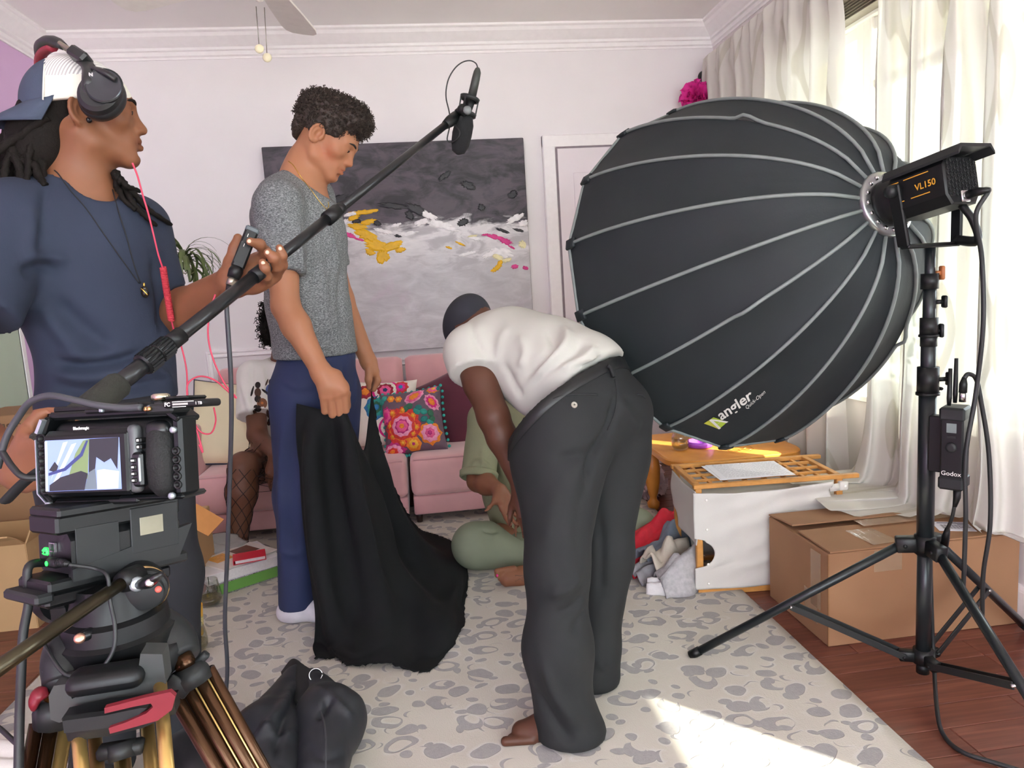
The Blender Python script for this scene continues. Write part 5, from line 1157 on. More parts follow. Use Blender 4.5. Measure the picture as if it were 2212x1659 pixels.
def face_color(V, col, o, R, sc_, lips, blush=None):
    L = (V - o) @ R / sc_; near = (np.abs(L[:, 0]) < .05) & (L[:, 1] > .06) & (L[:, 2] > -.12) & (L[:, 2] < .05)
    k = np.exp(-((L[:, 2] + .067) / .0095) ** 4) * np.exp(-(L[:, 0] / .025) ** 4) * near * np.clip((L[:, 1] - .076) / .006, 0, 1)
    col[:] = col * (1 - k[:, None]) + k[:, None] * A(lips)
    if blush is not None:
        b = np.exp(-(((np.abs(L[:, 0]) - .055) / .03) ** 2 + ((L[:, 2] + .045) / .03) ** 2 + ((L[:, 1] - .04) / .04) ** 2)) + .6 * np.exp(-((L[:, 0] / .02) ** 2 + ((L[:, 2] + .036) / .014) ** 2 + ((L[:, 1] - .105) / .015) ** 2)) + .5 * np.exp(-((L[:, 0] / .03) ** 2 + ((L[:, 2] + .1) / .016) ** 2 + ((L[:, 1] - .08) / .03) ** 2))
        b = np.clip(b, 0, 1) * (.65 + .35 * vnoise(V * 160)); col[:] = col * (1 - .8 * b[:, None]) + .8 * b[:, None] * col * A(blush)
    return col
def features(parent, o, R, sc_, hair, eyes=True, open_=.4, white=None):
    for s in (-1, 1):
        lf = lambda p: o + R @ (A(p) * sc_)
        pts = [lf((s * x, y, z)) for x, y, z in ((.012, .0985, .0185), (.024, .0970, .0225), (.036, .0915, .0235), (.050, .0785, .0185))]
        add('eyebrow', MB().tube(smooth_path(pts, 5), [.0022 + .0016 * math.sin(PI * min(1, (i + 2) / 15)) for i in range(16)], 7), hair, parent)
        add('eyelid_line', MB().tube(smooth_path([lf((s * x, y, z)) for x, y, z in ((.0195, .0862, -.004), (.026, .0898, -.0015), (.034, .0894, -.001), (.0425, .0835, -.0042))], 5), .0011, 6), hair, parent)
        if eyes: add('eye', MB().ball(lf((s * .0315, .0765, -.0035)), A([.0125, .0130, .0105]) * sc_, 14, R).ball(lf((s * .0315, .0868, -.0035)), A([.005, .0040, .005]) * sc_, 10, R), white, parent)
eye_m = mat('eye_dark', '3a2a24', .15, var=.05)
def curls(V, Q, n, seed, m, parent, rad=.0045, length=.016, thick=.0013, turns=1.6, keep=None, name='curls', flat=.6):
    rn = np.random.default_rng(seed); N = normals(V, Q); idx = np.arange(len(V)) if keep is None else np.where(keep)[0]; mb = MB()
    for i in rn.choice(idx, n):
        nrm = unit(N[i] + rn.normal(size=3) * .45); u = unit(np.cross(nrm, rn.normal(size=3))); w_ = np.cross(nrm, u); L = length * rn.uniform(.5, 1.25); r = rad * rn.uniform(.6, 1.3); ph = rn.uniform(0, 6.3); k = 9; T = turns * rn.uniform(.7, 1.3)
        pts = [V[i] - nrm * .004 + nrm * L * t + (u * math.cos(ph + 2 * PI * T * t) + w_ * math.sin(ph + 2 * PI * T * t)) * r * (.3 + .7 * t) for t in np.linspace(0, 1, k)]
        mb.tube(pts, thick, 4, cap=False)
    o = add(name, mb, m, parent); o['kind'] = 'stuff'; return o
hairm = mat('dark_curly_hair', '2b211d', .6, var=.25, vscale=60); hair_blk = mat('black_hair', '14100d', .8, var=.3, vscale=60, bump=.5, bscale=260, spec=.2)
hair_br = mat('brown_black_hair', '32261f', .6, var=.3, vscale=50)

# ---------------------------------------------------------------- A: the tall man in grey holding the black cloth
pa_ = thing('person', 'tall person in heather grey t-shirt and navy trousers looking down, holding black fabric', 'person', onZ(650, 1345, .015))
skA = skin_mat('skin_tan', '9e6b4e', 'ae795a')
fA = unit([.90, -.42, 0]); rA = A([fA[1], -fA[0], 0])
hfA = unit([.995, -.12, -.70]); huA = unit([.60, -.04, .80]); RA = frame(hfA, huA); scA = 1.05
oA = onY(684, 289, 2.605) - RA @ (A([.079, -.014, -.012]) * scA)
hpA, _ = head_at(oA, hfA, huA, scA, nose=1.0, lip=1.0, jaw=1.0)
shR, shL = P3(602, 442, 2.53), P3(676, 430, 2.87); elR, wrR = P3(617, 662, 2.47), P3(695, 806, 2.42); elL, wrL = P3(738, 645, 2.95), P3(796, 782, 2.88)
nk = P3(655, 405, 2.70); ch = P3(655, 505, 2.70); wa = P3(668, 660, 2.70); hpv = P3(683, 800, 2.72)
ftR = A([onZ(655, 1348, .02)[0], 2.66, .02]); hiR, hiL = P3(643, 830, 2.63), P3(722, 832, 2.81); knR, knL = P3(640, 1070, 2.63), P3(720, 1065, 2.83); anR, anL = P3(641, 1300, 2.64), P3(722, 1275, 2.85)
hdA = unit(P3(722, 880, 2.42) - wrR)
FA = [((743, 846), (747, 886)), ((729, 852), (734, 893)), ((713, 856), (718, 896)), ((699, 856), (702, 888))]
prA = list(hpA) + [cone(P3(650, 400, 2.70), P3(676, 322, 2.69), .060, .052, .03), cone(P3(640, 410, 2.72), P3(652, 340, 2.69), .05, .042, .03)]
prA += chain([nk, ch, wa, hpv], [.10, .155, .15, .15], .05, fA, .68) + [cone(shR, shL, .062, .062, .05)]
prA += chain([shR, lerp(shR, elR, .45), elR], [.062, .055, .045], .02) + chain([elR, lerp(elR, wrR, .28), wrR], [.044, .047, .030], .02) + chain([shL, elL, wrL], [.058, .046, .031], .02)
prA += chain([hiR, knR, anR], [.085, .06, .042], .03) + chain([hiL, knL, anL], [.085, .06, .042], .03)
wq = lerp(wrR, P3(722, 855, 2.42), .0)
prA += [cone(wrR, P3(707, 835, 2.415), .029, .034, .02), cone(wrR, P3(735, 838, 2.415), .029, .030, .02)]
for i, ((x0, y0), (x1, y1)) in enumerate(FA):
    k0, k1 = P3(x0, y0, 2.405), P3(x1, y1, 2.425); k2 = k1 + A([.0, .035, .012]); k3 = k2 + A([0, .012, .02])
    prA += [cone(P3(715 + (x0 - 720) * .5, 812, 2.42), k0, .021, .0150, .012), cone(k0, k1, .0142, .0118, .004), cone(k1, k2, .0118, .010, .004), cone(k2, k3, .010, .009, .004)]
prA += chain([P3(722, 822, 2.44), P3(748, 850, 2.455), P3(751, 880, 2.46)], [.018, .0125, .009], .012)
prA += [cone(wrL, P3(806, 802, 2.87), .028, .024, .02)] + chain([P3(797, 796, 2.85), P3(796, 820, 2.84), P3(797, 838, 2.845)], [.017, .0125, .009], .012)
for (x0, y0), (x1, y1), (x2, y2), Y in (((811, 804), (817, 822), (808, 842), 2.87), ((808, 808), (815, 828), (806, 842), 2.89), ((806, 810), (812, 830), (804, 842), 2.91), ((802, 812), (808, 832), (803, 842), 2.93)): prA += chain([P3(803, 795, Y), P3(x0, y0, Y), P3(x1, y1, Y), P3(x2, y2, Y)], [.016, .0125, .0108, .009], .006)
fbA = [(oA - .155, oA + .165, .0032), (*pbox(path((690, 800, 2.36), (760, 905, 2.50), (690, 905, 2.40)), .03), .0032), (*pbox(path((790, 775, 2.84), (822, 848, 2.95)), .02), .0035)]
def colA(V, col):
    face_color(V, col, oA, RA, scA, (1.0, .74, .74), (1.06, .72, .70))
    for (x0, y0), _ in FA: k = np.exp(-(np.linalg.norm(V - P3(x0, y0, 2.40), axis=1) / .016) ** 2)[:, None]; col[:] = col * (1 - .25 * k) + .25 * k * A([1.05, .75, .72])
    return col
boA, VA, QA = body('body', prA, .011, skA, pa_, fbA, colA)
features(pa_, oA, RA, scA, hairm, True, white=eye_m)
# hair
lA = lambda L: place(L, oA, RA, scA)
hb = lA([ell((0, -.028, .062), (.086, .106, .078), k=.03), ell((0, .048, .096), (.066, .050, .040), k=.03), ell((0, -.090, .0), (.062, .03, .06), k=.03), ell((0, .03, .095), (.075, .07, .05), k=.03)] + [ell((s * .066, -.035, .035), (.022, .055, .05), k=.02) for s in (-1, 1)] + [ell((s * .070, .03, .035), (.012, .022, .028), k=.012) for s in (-1, 1)])
hb += lA([ell((s * .082, -.012, -.02), (.02, .027, .04), k=.006, op=-1) for s in (-1, 1)])
V, Q = surf(hb, .005); Lc = (V - oA) @ RA / scA; ns = vnoise(V * 75, 3) * .006 + vnoise(V * 160, 8) * .003; V = V + normals(V, Q) * (ns * np.clip((Lc[:, 2] + .05) / .08, .3, 1))[:, None]
hrA = add('hair', Q2(V, Q), hair_br, pa_); Lc = (V - oA) @ RA / scA
curls(V, Q, 2600, 3, hair_br, hrA, .0042, .017, .0011, keep=(Lc[:, 2] > .015)); curls(V, Q, 500, 5, hair_br, hrA, .003, .006, .001, keep=(Lc[:, 2] <= .015) & (np.abs(Lc[:, 0]) > .03))
# t-shirt
heather = NT('heather_grey'); n1 = heather.noise(160, 3, heather.map(heather.co(), (1, 1, 2.6), (.0, .4, 0)), .7); n2 = heather.noise(14, 3); heather.set(Base_Color=heather.ramp(n1, [(.34, srgb('3f4244')), (.5, srgb('6a6e70')), (.66, srgb('9ca0a1'))]), Roughness=.85); heather.bump(n1, .15, .002)
tA = chain([P3(655, 425, 2.70), ch, wa, P3(684, 768, 2.71)], [.105, .172, .167, .180], .05, fA, .76) + [cone(shR, shL, .073, .073, .05), cone(P3(652, 402, 2.70), P3(660, 440, 2.70), .082, .12, .04, fA, .85), cone(P3(600, 470, 2.62), P3(608, 432, 2.62), .09, .08, .05)]
slR, slL = lerp(shR, elR, .66), lerp(shL, elL, .7)
tA += [grp(chain([shR, slR + (slR - shR) * .1], [.080, .076], .03) + [cut(slR, unit(slR - shR) + A([-.12, 0, -.1]), .2)]), grp(chain([shL, slL], [.076, .07], .03) + [cut(lerp(shL, slL, .97), slL - shL, .2)])]
tA += [cut(P3(684, 768, 2.71), (0, 0, -1), .34), cut(P3(660, 392, 2.70), unit(P3(692, 318, 2.69) - P3(655, 400, 2.70)) + A([.35, 0, .1]), .13, .01), cone(P3(655, 402, 2.70), P3(690, 318, 2.69), .064, .062, .01, op=-1)]
FOLD = [([(640, 470), (648, 520), (650, 600), (648, 640)], .012, .006), ([(662, 470), (672, 540), (668, 610)], .012, .004), ([(690, 560), (700, 640), (705, 740)], .02, .006), ([(740, 560), (735, 650), (745, 740)], .018, -.006), ([(590, 690), (640, 730), (720, 735)], .012, -.005), ([(585, 725), (650, 752), (760, 740)], .010, .005), ([(600, 700), (660, 718), (750, 700)], .010, .004), ([(655, 560), (680, 575), (720, 560)], .012, -.004), ([(560, 500), (600, 540), (635, 560)], .014, .005), ([(548, 470), (590, 500), (640, 500)], .014, -.005), ([(700, 440), (720, 520), (735, 600)], .016, .004)]
teA, V, Q = garment('t_shirt', tA, .0075, heather.m, pa_, FOLD, 1, [(.004, 9), (.002, 24)])
bvA = tree(V, Q)
# neck chain
gold = mat('gold_chain', 'd9b65c', .25, 1.)
nb = tree(np.vstack([VA, V]), np.vstack([QA, Q + len(VA)]))
cp = [h[0] + h[1] * .002 for h in hits(nb, [(624, 349), (634, 358), (645, 375), (655, 390), (666, 404), (678, 420), (690, 436), (703, 450), (709, 446), (708, 436)])]
ck = add('neck_chain', MB().tube(smooth_path(cp, 8), .0013, 6), gold, pa_)
pen = [h[0] + h[1] * .003 for h in hits(nb, [(703, 446), (705, 456)])]
if len(pen) == 2: add('pendant', MB().ball(pen[1], (.004, .002, .006), 10), gold, ck)
# trousers
navy = mat('navy_cotton', '222d52', .75, var=.10, vscale=6, bump=.12, bscale=300)
tr_ = [cone(P3(685, 765, 2.71), P3(683, 850, 2.72), .158, .168, .04, fA, .80)] + chain([P3(652, 850, 2.64), P3(645, 1070, 2.63), P3(641, 1300, 2.645)], [.112, .082, .067], .05) + chain([P3(716, 850, 2.80), knL, P3(722, 1290, 2.86)], [.112, .084, .070], .05)
tr_ += [cut(P3(685, 764, 2.71), (0, 0, 1), .3), cut(P3(640, 1310, 2.645), (0, 0, -1), .13), cut(P3(722, 1292, 2.86), (0, 0, -1), .13)]
FT = [([(600, 830), (640, 850), (690, 845)], .014, -.005), ([(612, 900), (606, 1050), (612, 1250)], .014, .006), ([(640, 900), (630, 1050), (634, 1280)], .018, -.006), ([(690, 790), (700, 850), (720, 900)], .012, .005), ([(740, 790), (745, 830), (735, 880)], .010, -.006), ([(765, 790), (768, 830), (764, 880)], .010, .005), ([(600, 1180), (630, 1200), (655, 1190)], .012, .004)]
garment('trousers', tr_, .009, navy, pa_, FT, 1, [(.004, 7)])
wsk = mat('white_sock', 'cfccd4', .9, var=.06, bump=.4)
ax = unit(rA * 0 + A([.96, -.2, 0]))
for nm, an in (('sock', anR), ('sock', anL)):
    an0 = A([an[0] - .01, an[1], .058]); s_ = chain([an0 + A([0, 0, .10]), an0, an0 + ax * .10 - A([0, 0, .012]), an0 + ax * .19 - A([0, 0, .022])], [.042, .044, .038, .026], .03) + [cone(an0 - ax * .035 - A([0, 0, .012]), an0, .034, .036, .03), cut((an0[0], an0[1], .0155), (0, 0, -1), .4)]
    V, Q = surf(s_, .006); add(nm, Q2(V, Q), wsk, pa_)

# ---------------------------------------------------------------- B: bending over, seen from behind
pb_ = thing('person', 'person in white t-shirt and black trousers bending over, seen from behind, cap on', 'person', onZ(1225, 1600, .015))
skB = skin_mat('skin_deep_brown', '4a2d20', '5b3828')
fB = unit([-.74, .67, 0]); lB = A([-fB[1], fB[0], 0])
peB = P3(1262, 880, 2.02); wsB = P3(1238, 800, 2.06); chB = P3(1110, 752, 2.28); neB = P3(1042, 742, 2.44); hdB = P3(1024, 716, 2.53)
shlB, shrB = P3(1016, 762, 2.20), P3(1120, 720, 2.52); elB, wrB = P3(1066, 900, 2.06), P3(1128, 1050, 2.03)
hlB, hrB = P3(1212, 950, 1.94), P3(1322, 930, 2.10); klB, krB = P3(1204, 1230, 1.80), P3(1310, 1200, 2.02); alB, arB = P3(1222, 1560, 1.745), P3(1278, 1440, 1.97)
hfB = unit([-.35, .35, -.87]); huB = unit(A([-.60, .60, .45])); hpB, RB = head_at(hdB, hfB, huB, 1.0)
prB = list(hpB) + [cone(neB, hdB, .06, .058, .03)] + chain([peB, wsB, chB, neB], [.12, .11, .12, .07], .05, unit(np.cross(unit(chB - wsB), lB)), .72) + [cone(shlB, shrB, .06, .06, .05)]
prB += chain([shlB, lerp(shlB, elB, .5), elB], [.058, .052, .045], .02) + chain([elB, lerp(elB, wrB, .3), wrB], [.045, .043, .029], .02) + chain([shrB, P3(1160, 850, 2.45), P3(1180, 1000, 2.35)], [.055, .043, .03], .02)
prB += chain([hlB, klB, alB], [.07, .042, .035], .03) + chain([hrB, krB, arB], [.07, .040, .034], .03)
hB_R = hand_frame(unit(P3(1150, 1150, 1.98) - wrB), (-.3, -.9, 0), 'L'); prB += place(hand_prims(((.3, .4, .3),) * 4), wrB, hB_R, .95)
ftB = []
for an, d in ((alB, unit([-.90, .10, 0])), (arB, unit([-.80, .5, 0]))):
    a0 = A([an[0] + (.036 if an is alB else .012), an[1], .06]); ftB += chain([a0 + A([0, 0, .12]), a0, a0 + d * .09 - A([0, 0, .018]), a0 + d * .15 - A([0, 0, .028])], [.034, .040, .035, .030], .03, A([0, 0, 1]), .9) + [cone(a0 - d * .028 - A([0, 0, .02]), a0, .030, .034, .03)]
    s_ = A([-d[1], d[0], 0])
    for q in range(5):
        b = a0 + d * (.155 - .010 * q) + s_ * (.030 - .0155 * q) * (1) - A([0, 0, .034]); ftB += [cone(b - d * .03, b + d * (.042 - .005 * q), .0125 - .001 * q, .0105 - .001 * q - (0 if q else -.002), .006)]
prB += ftB
body('body', prB, .012, skB, pb_, [(*pbox(path((975, 760, 2.2), (1130, 1080, 1.98)), .06), .006), (*pbox([A([alB[0] - .27, alB[1] - .10, 0]), A([alB[0] + .02, alB[1] + .1, .13])], .0), .0045)], None)
# cap on the lowered head
capm = mat('black_cap', '23252d', .8, var=.1, bump=.2, bscale=200)
cpB = place([ell((0, -.012, .04), (.083, .108, .086), k=.02)], hdB, RB) ; V, Q = surf(cpB + place([cut((0, 0, -.05), (0, .7, -1), .3)], hdB, RB), .006)
cB = add('cap', Q2(V, Q), capm, pb_); G = []
for i in range(13):
    t = (i / 12 - .5) * 2; row = []
    for j in range(6): r_ = j / 5; row.append(hdB + RB @ A([.07 * t * (1 - .1 * r_), .075 * math.sqrt(max(0, 1 - .75 * t * t)) + .06 * r_ * (1 - .4 * t * t), .015 - .02 * r_ + .012 * t * t * -1 * r_]))
    G.append(row)
add('visor', MB().slab(G, .003), capm, cB); add('strap_gap', MB().tube(smooth_path([hdB + RB @ A([x, .062 + .034 * (1 - (x / .05) ** 2), .035 + .02 * (1 - (x / .05) ** 2)]) for x in (-.05, -.03, 0, .03, .05)], 5), .006, 8), mat('cap_gap', '121318', .9), cB)
# t-shirt
whiteT = mat('white_tee', 'b6b6ae', .85, var=.03, vscale=6, bump=.1, bscale=300)
nB = unit(np.cross(unit(chB - wsB), lB)); bN = unit(A([*(fB[:2] * .70), .71])); bO = P3(1248, 812, 1.90)
tB = chain([P3(1243, 800, 2.06), P3(1180, 772, 2.17), chB, P3(1050, 742, 2.40)], [.165, .160, .165, .11], .05, nB, .74) + [cone(shlB, shrB, .072, .07, .05)]
sB = lerp(shlB, elB, .36); tB += [grp(chain([shlB, sB + (sB - shlB) * .15], [.082, .086], .03) + [cut(sB, unit(sB - shlB) + A([-.25, .0, .0]), .2)])] + chain([shrB, lerp(shrB, P3(1160, 850, 2.45), .6)], [.075, .075], .03) + [cone(P3(1160, 850, 2.06), P3(1125, 810, 2.16), .075, .08, .06)]
tB += [cut(bO + bN * .008, -bN, .34), cut(P3(1036, 735, 2.46), neB - chB, .1)]
FB = [([(1215, 700), (1225, 740), (1180, 790), (1140, 830)], .016, .010), ([(1180, 705), (1195, 745), (1160, 790), (1130, 815)], .014, -.008), ([(1260, 730), (1240, 760), (1180, 800), (1145, 840)], .014, -.008), ([(1290, 745), (1260, 775), (1200, 800)], .012, .007), ([(1120, 720), (1135, 760), (1120, 800)], .015, .006), ([(1310, 760), (1280, 785), (1230, 795)], .010, -.005), ([(1020, 690), (1022, 720), (1050, 780)], .010, -.005), ([(1085, 780), (1110, 830), (1130, 860)], .014, -.006), ([(1100, 700), (1080, 740), (1075, 790)], .016, .004)]
garment('t_shirt', tB, .0085, whiteT, pb_, FB, 1, [(.004, 8)])
add('undershirt_hem', MB(), whiteT, pb_) if False else None
# trousers, belt, pocket and button
blackP = mat('black_trousers', '171a1b', .8, var=.12, vscale=5, bump=.12, bscale=300)
hipn = unit(np.cross(lB, (0, 0, 1)))
tb_ = [cone(P3(1246, 812, 2.06), P3(1258, 880, 2.02), .165, .180, .04, fB, .84), cone(P3(1205, 905, 1.93), P3(1207, 990, 1.92), .128, .125, .06), cone(P3(1322, 895, 2.08), P3(1318, 980, 2.08), .122, .112, .06)]
tb_ += chain([P3(1207, 990, 1.92), klB, P3(1205, 1400, 1.775), P3(1222, 1570, 1.745)], [.125, .078, .084, .080], .05) + chain([P3(1316, 980, 2.07), krB, P3(1288, 1400, 1.99), P3(1282, 1470, 1.97)], [.11, .074, .064, .062], .05) + [cone(A([arB[0], arB[1], .05]), A([arB[0] + .01, arB[1], .03]), .068, .066, .04)]
tb_ += [cut(bO, bN, .34), cone(A([alB[0] + .012, alB[1], .03]), A([alB[0] + .02, alB[1] - .01, .02]), .088, .084, .03), cut((alB[0], alB[1], .0165), (0, 0, -1), .4), cut((arB[0], arB[1], .0165), (0, 0, -1), .12)]
FP = [([(1330, 850), (1318, 920), (1280, 990), (1265, 1060)], .014, -.014), ([(1330, 860), (1360, 900), (1385, 930)], .02, .006), ([(1290, 960), (1250, 985), (1200, 990)], .014, -.006), ([(1240, 1010), (1200, 1100), (1180, 1200)], .03, .006), ([(1180, 1290), (1230, 1270), (1255, 1240)], .012, .007), ([(1200, 1330), (1240, 1310), (1262, 1280)], .012, -.007), ([(1170, 1420), (1200, 1500), (1260, 1580)], .016, .008), ([(1150, 1480), (1200, 1560), (1240, 1610)], .014, -.007), ([(1290, 1420), (1300, 1440), (1312, 1440)], .010, .006), ([(1235, 1380), (1250, 1340), (1268, 1320)], .010, -.006), ([(1250, 1000), (1225, 1150), (1240, 1250)], .016, .004), ([(1295, 1100), (1300, 1200), (1296, 1300)], .014, -.005)]
toB, V, Q = garment('trousers', tb_, .0095, blackP, pb_, FP, 1, [(.004, 7)])
bvB = tree(V, Q); NBv = normals(V, Q)
def on_cloth(bv, pts, lift): return [h[0] + h[1] * lift for h in hits(bv, pts)]
bx_ = lB; by_ = np.cross(bN, bx_); bc_ = P3(1246, 812, 2.06); bc_ = bc_ - bN * ((bc_ - bO) @ bN); rings = [[], [], [], []]
for th in np.linspace(0, 2 * PI, 61)[:-1]:
    d = bx_ * math.cos(th) + by_ * math.sin(th)
    for k, (dz, lift) in enumerate(((-.004, .001), (-.006, .006), (-.036, .006), (-.038, .001))):
        p, n, i, ds = bvB.ray_cast(Vector(bc_ + bN * dz + d * .35), Vector(-d), .5); rings[k].append(A(p) + d * lift if p is not None else bc_ + bN * dz + d * .15)
add('belt', MB().grid(A(rings), wrap=True), mat('belt_leather', '17191a', .45), pb_)
for (x0, y0), (x1, y1) in (((1240, 790), (1252, 818)), ((1307, 786), (1320, 812))):
    q = on_cloth(bvB, [(x0, y0 + 8), (lerp([x0, y0], [x1, y1], .5)), (x1, y1 + 6)], .012)
    if len(q) > 1: add('belt_loop', MB().tube(q, .006, 6), blackP, pb_)
pk = on_cloth(bvB, [(1195, 862), (1215, 856), (1245, 852), (1270, 852), (1290, 853)], .0012)
if len(pk) > 2: add('pocket_welt', MB().tube(smooth_path(pk, 4), .0028, 6), mat('black_seam', '1c1e20', .8), pb_)
pk = on_cloth(bvB, [(1376, 852), (1388, 855), (1393, 860)], .0012)
if len(pk) > 2: add('pocket_welt', MB().tube(pk, .0025, 6), mat('black_seam_two', '1c1e20', .8), pb_)
hbn = hit(bvB, 1240, 875)
if hbn is not None:
    add('button', MB().lathe(hbn[0] + hbn[1] * .0005, hbn[1], [(0, .0085), (.0025, .0085), (.0032, .0072), (.002, .006), (.002, .001)], 18), mat('horn_button', '9c978a', .35, var=.15), pb_)
    add('button_thread', MB().bar(hbn[0] + hbn[1] * .003 - A([.003, 0, 0]), hbn[0] + hbn[1] * .003 + A([.003, 0, 0]), .0014, .001).bar(hbn[0] + hbn[1] * .003 - A([0, 0, .003]), hbn[0] + hbn[1] * .003 + A([0, 0, .003]), .0014, .001), mat('black_thread', '151617', .8), pb_)
sm_ = on_cloth(bvB, smooth_path([(1328, 820, 0), (1332, 850, 0), (1328, 890, 0), (1312, 930, 0)], 4)[:, :2], .001)
if len(sm_) > 2: add('seat_seam', MB().tube(sm_, .0016, 5), mat('black_seam_three', '1b1d1f', .8), pb_)
# ---------------------------------------------------------------- C: sitting cross-legged on the rug
pc_ = thing('person', 'person in olive shirt and trousers sitting cross-legged on the rug behind the bending one', 'person', onZ(1130, 1235, .015))
skC = skin_mat('skin_brown', '7a4f39', '8a5d44')
fC = unit([-.25, -.97, 0])
shC1, shC2 = P3(1047, 905, 3.06), P3(1195, 900, 3.20); nkC = P3(1135, 868, 3.16); hdC = P3(1150, 796, 3.14); chC = P3(1112, 950, 3.14); wsC = P3(1118, 1060, 3.16); peC = P3(1150, 1150, 3.20)
elC, wrC = P3(1033, 1038, 2.93), P3(1078, 1058, 2.78); hiC1, hiC2 = P3(1095, 1165, 3.12), P3(1208, 1160, 3.22); knC1, knC2 = P3(1026, 1178, 2.95), P3(1372, 1142, 3.06); anC1 = P3(1180, 1212, 2.97); anC2 = P3(1165, 1236, 2.79); toC = P3(1080, 1250, 2.72)
hpC, RC = head_at(hdC, fC, unit([0, -.15, 1]), .97)
prC = list(hpC) + [cone(nkC, hdC - A([0, 0, .03]), .052, .052, .03)] + chain([nkC, chC, wsC, peC], [.08, .13, .13, .14], .05, fC, .7) + [cone(shC1, shC2, .055, .055, .04)]
prC += chain([shC1, elC], [.052, .046], .02) + chain([elC, lerp(elC, wrC, .4), wrC], [.046, .044, .027], .02) + chain([shC2, P3(1240, 1040, 3.1), P3(1150, 1085, 2.9)], [.05, .043, .027], .02)
prC += chain([hiC1, knC1, anC1], [.08, .06, .04], .03) + chain([hiC2, knC2, lerp(knC2, anC2, .75), anC2], [.08, .06, .042, .036], .03)
hRC = hand_frame(P3(1102, 1104, 2.72) - P3(1084, 1064, 2.76), P3(1040, 1090, 2.9) - P3(1100, 1060, 2.7), 'R')
prC += place(hand_prims(((.15, .2, .15), (.2, .25, .2), (.3, .3, .25), (.35, .35, .3)), thumb=[(.055, .045, -.012), (.085, .062, -.012), (.11, .075, -.01)]), wrC, hRC, .92)
hLC = hand_frame(P3(1146, 1168, 2.80) - P3(1130, 1100, 2.86), P3(1100, 1110, 2.6) - P3(1135, 1130, 2.85), 'L'); prC += place(hand_prims(((.3, .35, .2),) * 4), P3(1132, 1100, 2.86), hLC, .9)
dF = unit(toC - anC2); sF = unit(np.cross(dF, (0, 0, 1))) ; upF = np.cross(sF, dF)
prC += chain([anC2, anC2 + dF * .08 + A([0, 0, -.006]), anC2 + dF * .15 + A([0, 0, -.004])], [.037, .036, .032], .03) 
for q in range(5):
    b = anC2 + dF * (.165 - .010 * abs(q - .6)) + upF * (.030 - .016 * q) - sF * -.004; prC += [cone(b - dF * .04, b + dF * (.036 - .003 * q), .0135 - .0016 * q, .0125 - .0016 * q, .006)]
boC, VC, QC = body('body', prC, .012, skC, pc_, [(*pbox([wrC, P3(1112, 1120, 2.70), P3(1112, 1040, 2.7)], .035), .0045), (*pbox([anC2 + dF * .06, anC2 + dF * .22], .05), .0045)])
bvC = tree(VC, QC); nailp = mat('pink_nail_polish', 'ea3f9a', .25)
for x, y, r in ((1074, 1243, .006), (1067, 1257, .004), (1068, 1263, .0035)):
    h = hit(bvC, x, y)
    if h is not None: add('toe_nail', MB().ball(h[0] + h[1] * .001, (r * .7, r, r), 10), nailp, pc_)
tt = [h[0] + h[1] * .0006 for h in hits(bvC, [(1113, 1243), (1113, 1256), (1123, 1250), (1130, 1256), (1127, 1248), (1134, 1243), (1123, 1244), (1113, 1243)])]
if len(tt) == 8: add('star_tattoo', MB().tube(tt, .0008, 5), mat('tattoo_ink', '4a352c', .6), pc_)
olive = mat('olive_cotton', '85876a', .85, var=.07, vscale=8, bump=.15, bscale=250); olive_t = mat('olive_trousers', '7d8570', .8, var=.06, vscale=8, bump=.1)
tc = chain([P3(1130, 892, 3.16), chC, wsC, P3(1140, 1135, 3.19)], [.10, .150, .152, .165], .05, fC, .74) + [cone(shC1, shC2, .066, .066, .05)] + [grp(chain([shC1, lerp(shC1, elC, .92)], [.070, .074], .03) + [cut(lerp(shC1, elC, .90), elC - shC1, .2)])] + chain([shC2, P3(1240, 1020, 3.1)], [.068, .06], .03)
tc += [cut(P3(1130, 1142, 3.19), (0, 0, -1), .3), cut(nkC + A([0, 0, .01]), hdC - nkC, .10)]
FCl = [([(1100, 900), (1098, 960), (1102, 1030), (1098, 1100)], .012, -.012), ([(1075, 930), (1080, 990), (1090, 1040)], .012, .006), ([(1045, 960), (1040, 1000), (1030, 1020)], .010, .005), ([(1015, 1005), (1035, 995), (1062, 1010)], .008, .006), ([(1060, 1060), (1080, 1090), (1115, 1105)], .012, .006), ([(1110, 930), (1112, 1000), (1108, 1040)], .01, .006)]
garment('shirt', tc, .008, olive, pc_, FCl, 1, [(.004, 9)])
cuff = lerp(shC1, elC, .93); add('sleeve_cuff', MB().lathe(cuff - unit(elC - shC1) * .02, elC - shC1, [(0, .076), (.006, .082), (.028, .080), (.034, .072), (.028, .068), (0, .07)], 24), olive, pc_)
tl_ = [cone(P3(1140, 1140, 3.19), peC, .165, .175, .05, fC, .8)] + chain([hiC1, knC1, anC1], [.105, .088, .066], .05) + chain([hiC2, knC2, lerp(knC2, anC2, .8)], [.105, .085, .062], .05)
tl_ += [cut((1.0, 3.0, .0165), (0, 0, -1), 1.2), cut(P3(1140, 1128, 3.19), (0, 0, 1), .25)]
garment('trousers', tl_, .009, olive_t, pc_, [([(1040, 1145), (1065, 1150), (1078, 1150)], .008, -.006), ([(1060, 1165), (1070, 1155), (1078, 1150)], .008, .005), ([(1080, 1125), (1105, 1140), (1120, 1150)], .010, -.006), ([(1030, 1125), (1080, 1118), (1130, 1128)], .010, -.008)], 1, [(.004, 8)])
V, Q = surf(place([ell((0, -.02, .05), (.088, .108, .09), k=.03), ell((0, -.07, -.06), (.075, .05, .10), k=.03), cut((0, .085, .0), (0, 1, -.15), .12)], hdC, RC), .008); add('hair', Q2(V, Q), hair_blk, pc_)
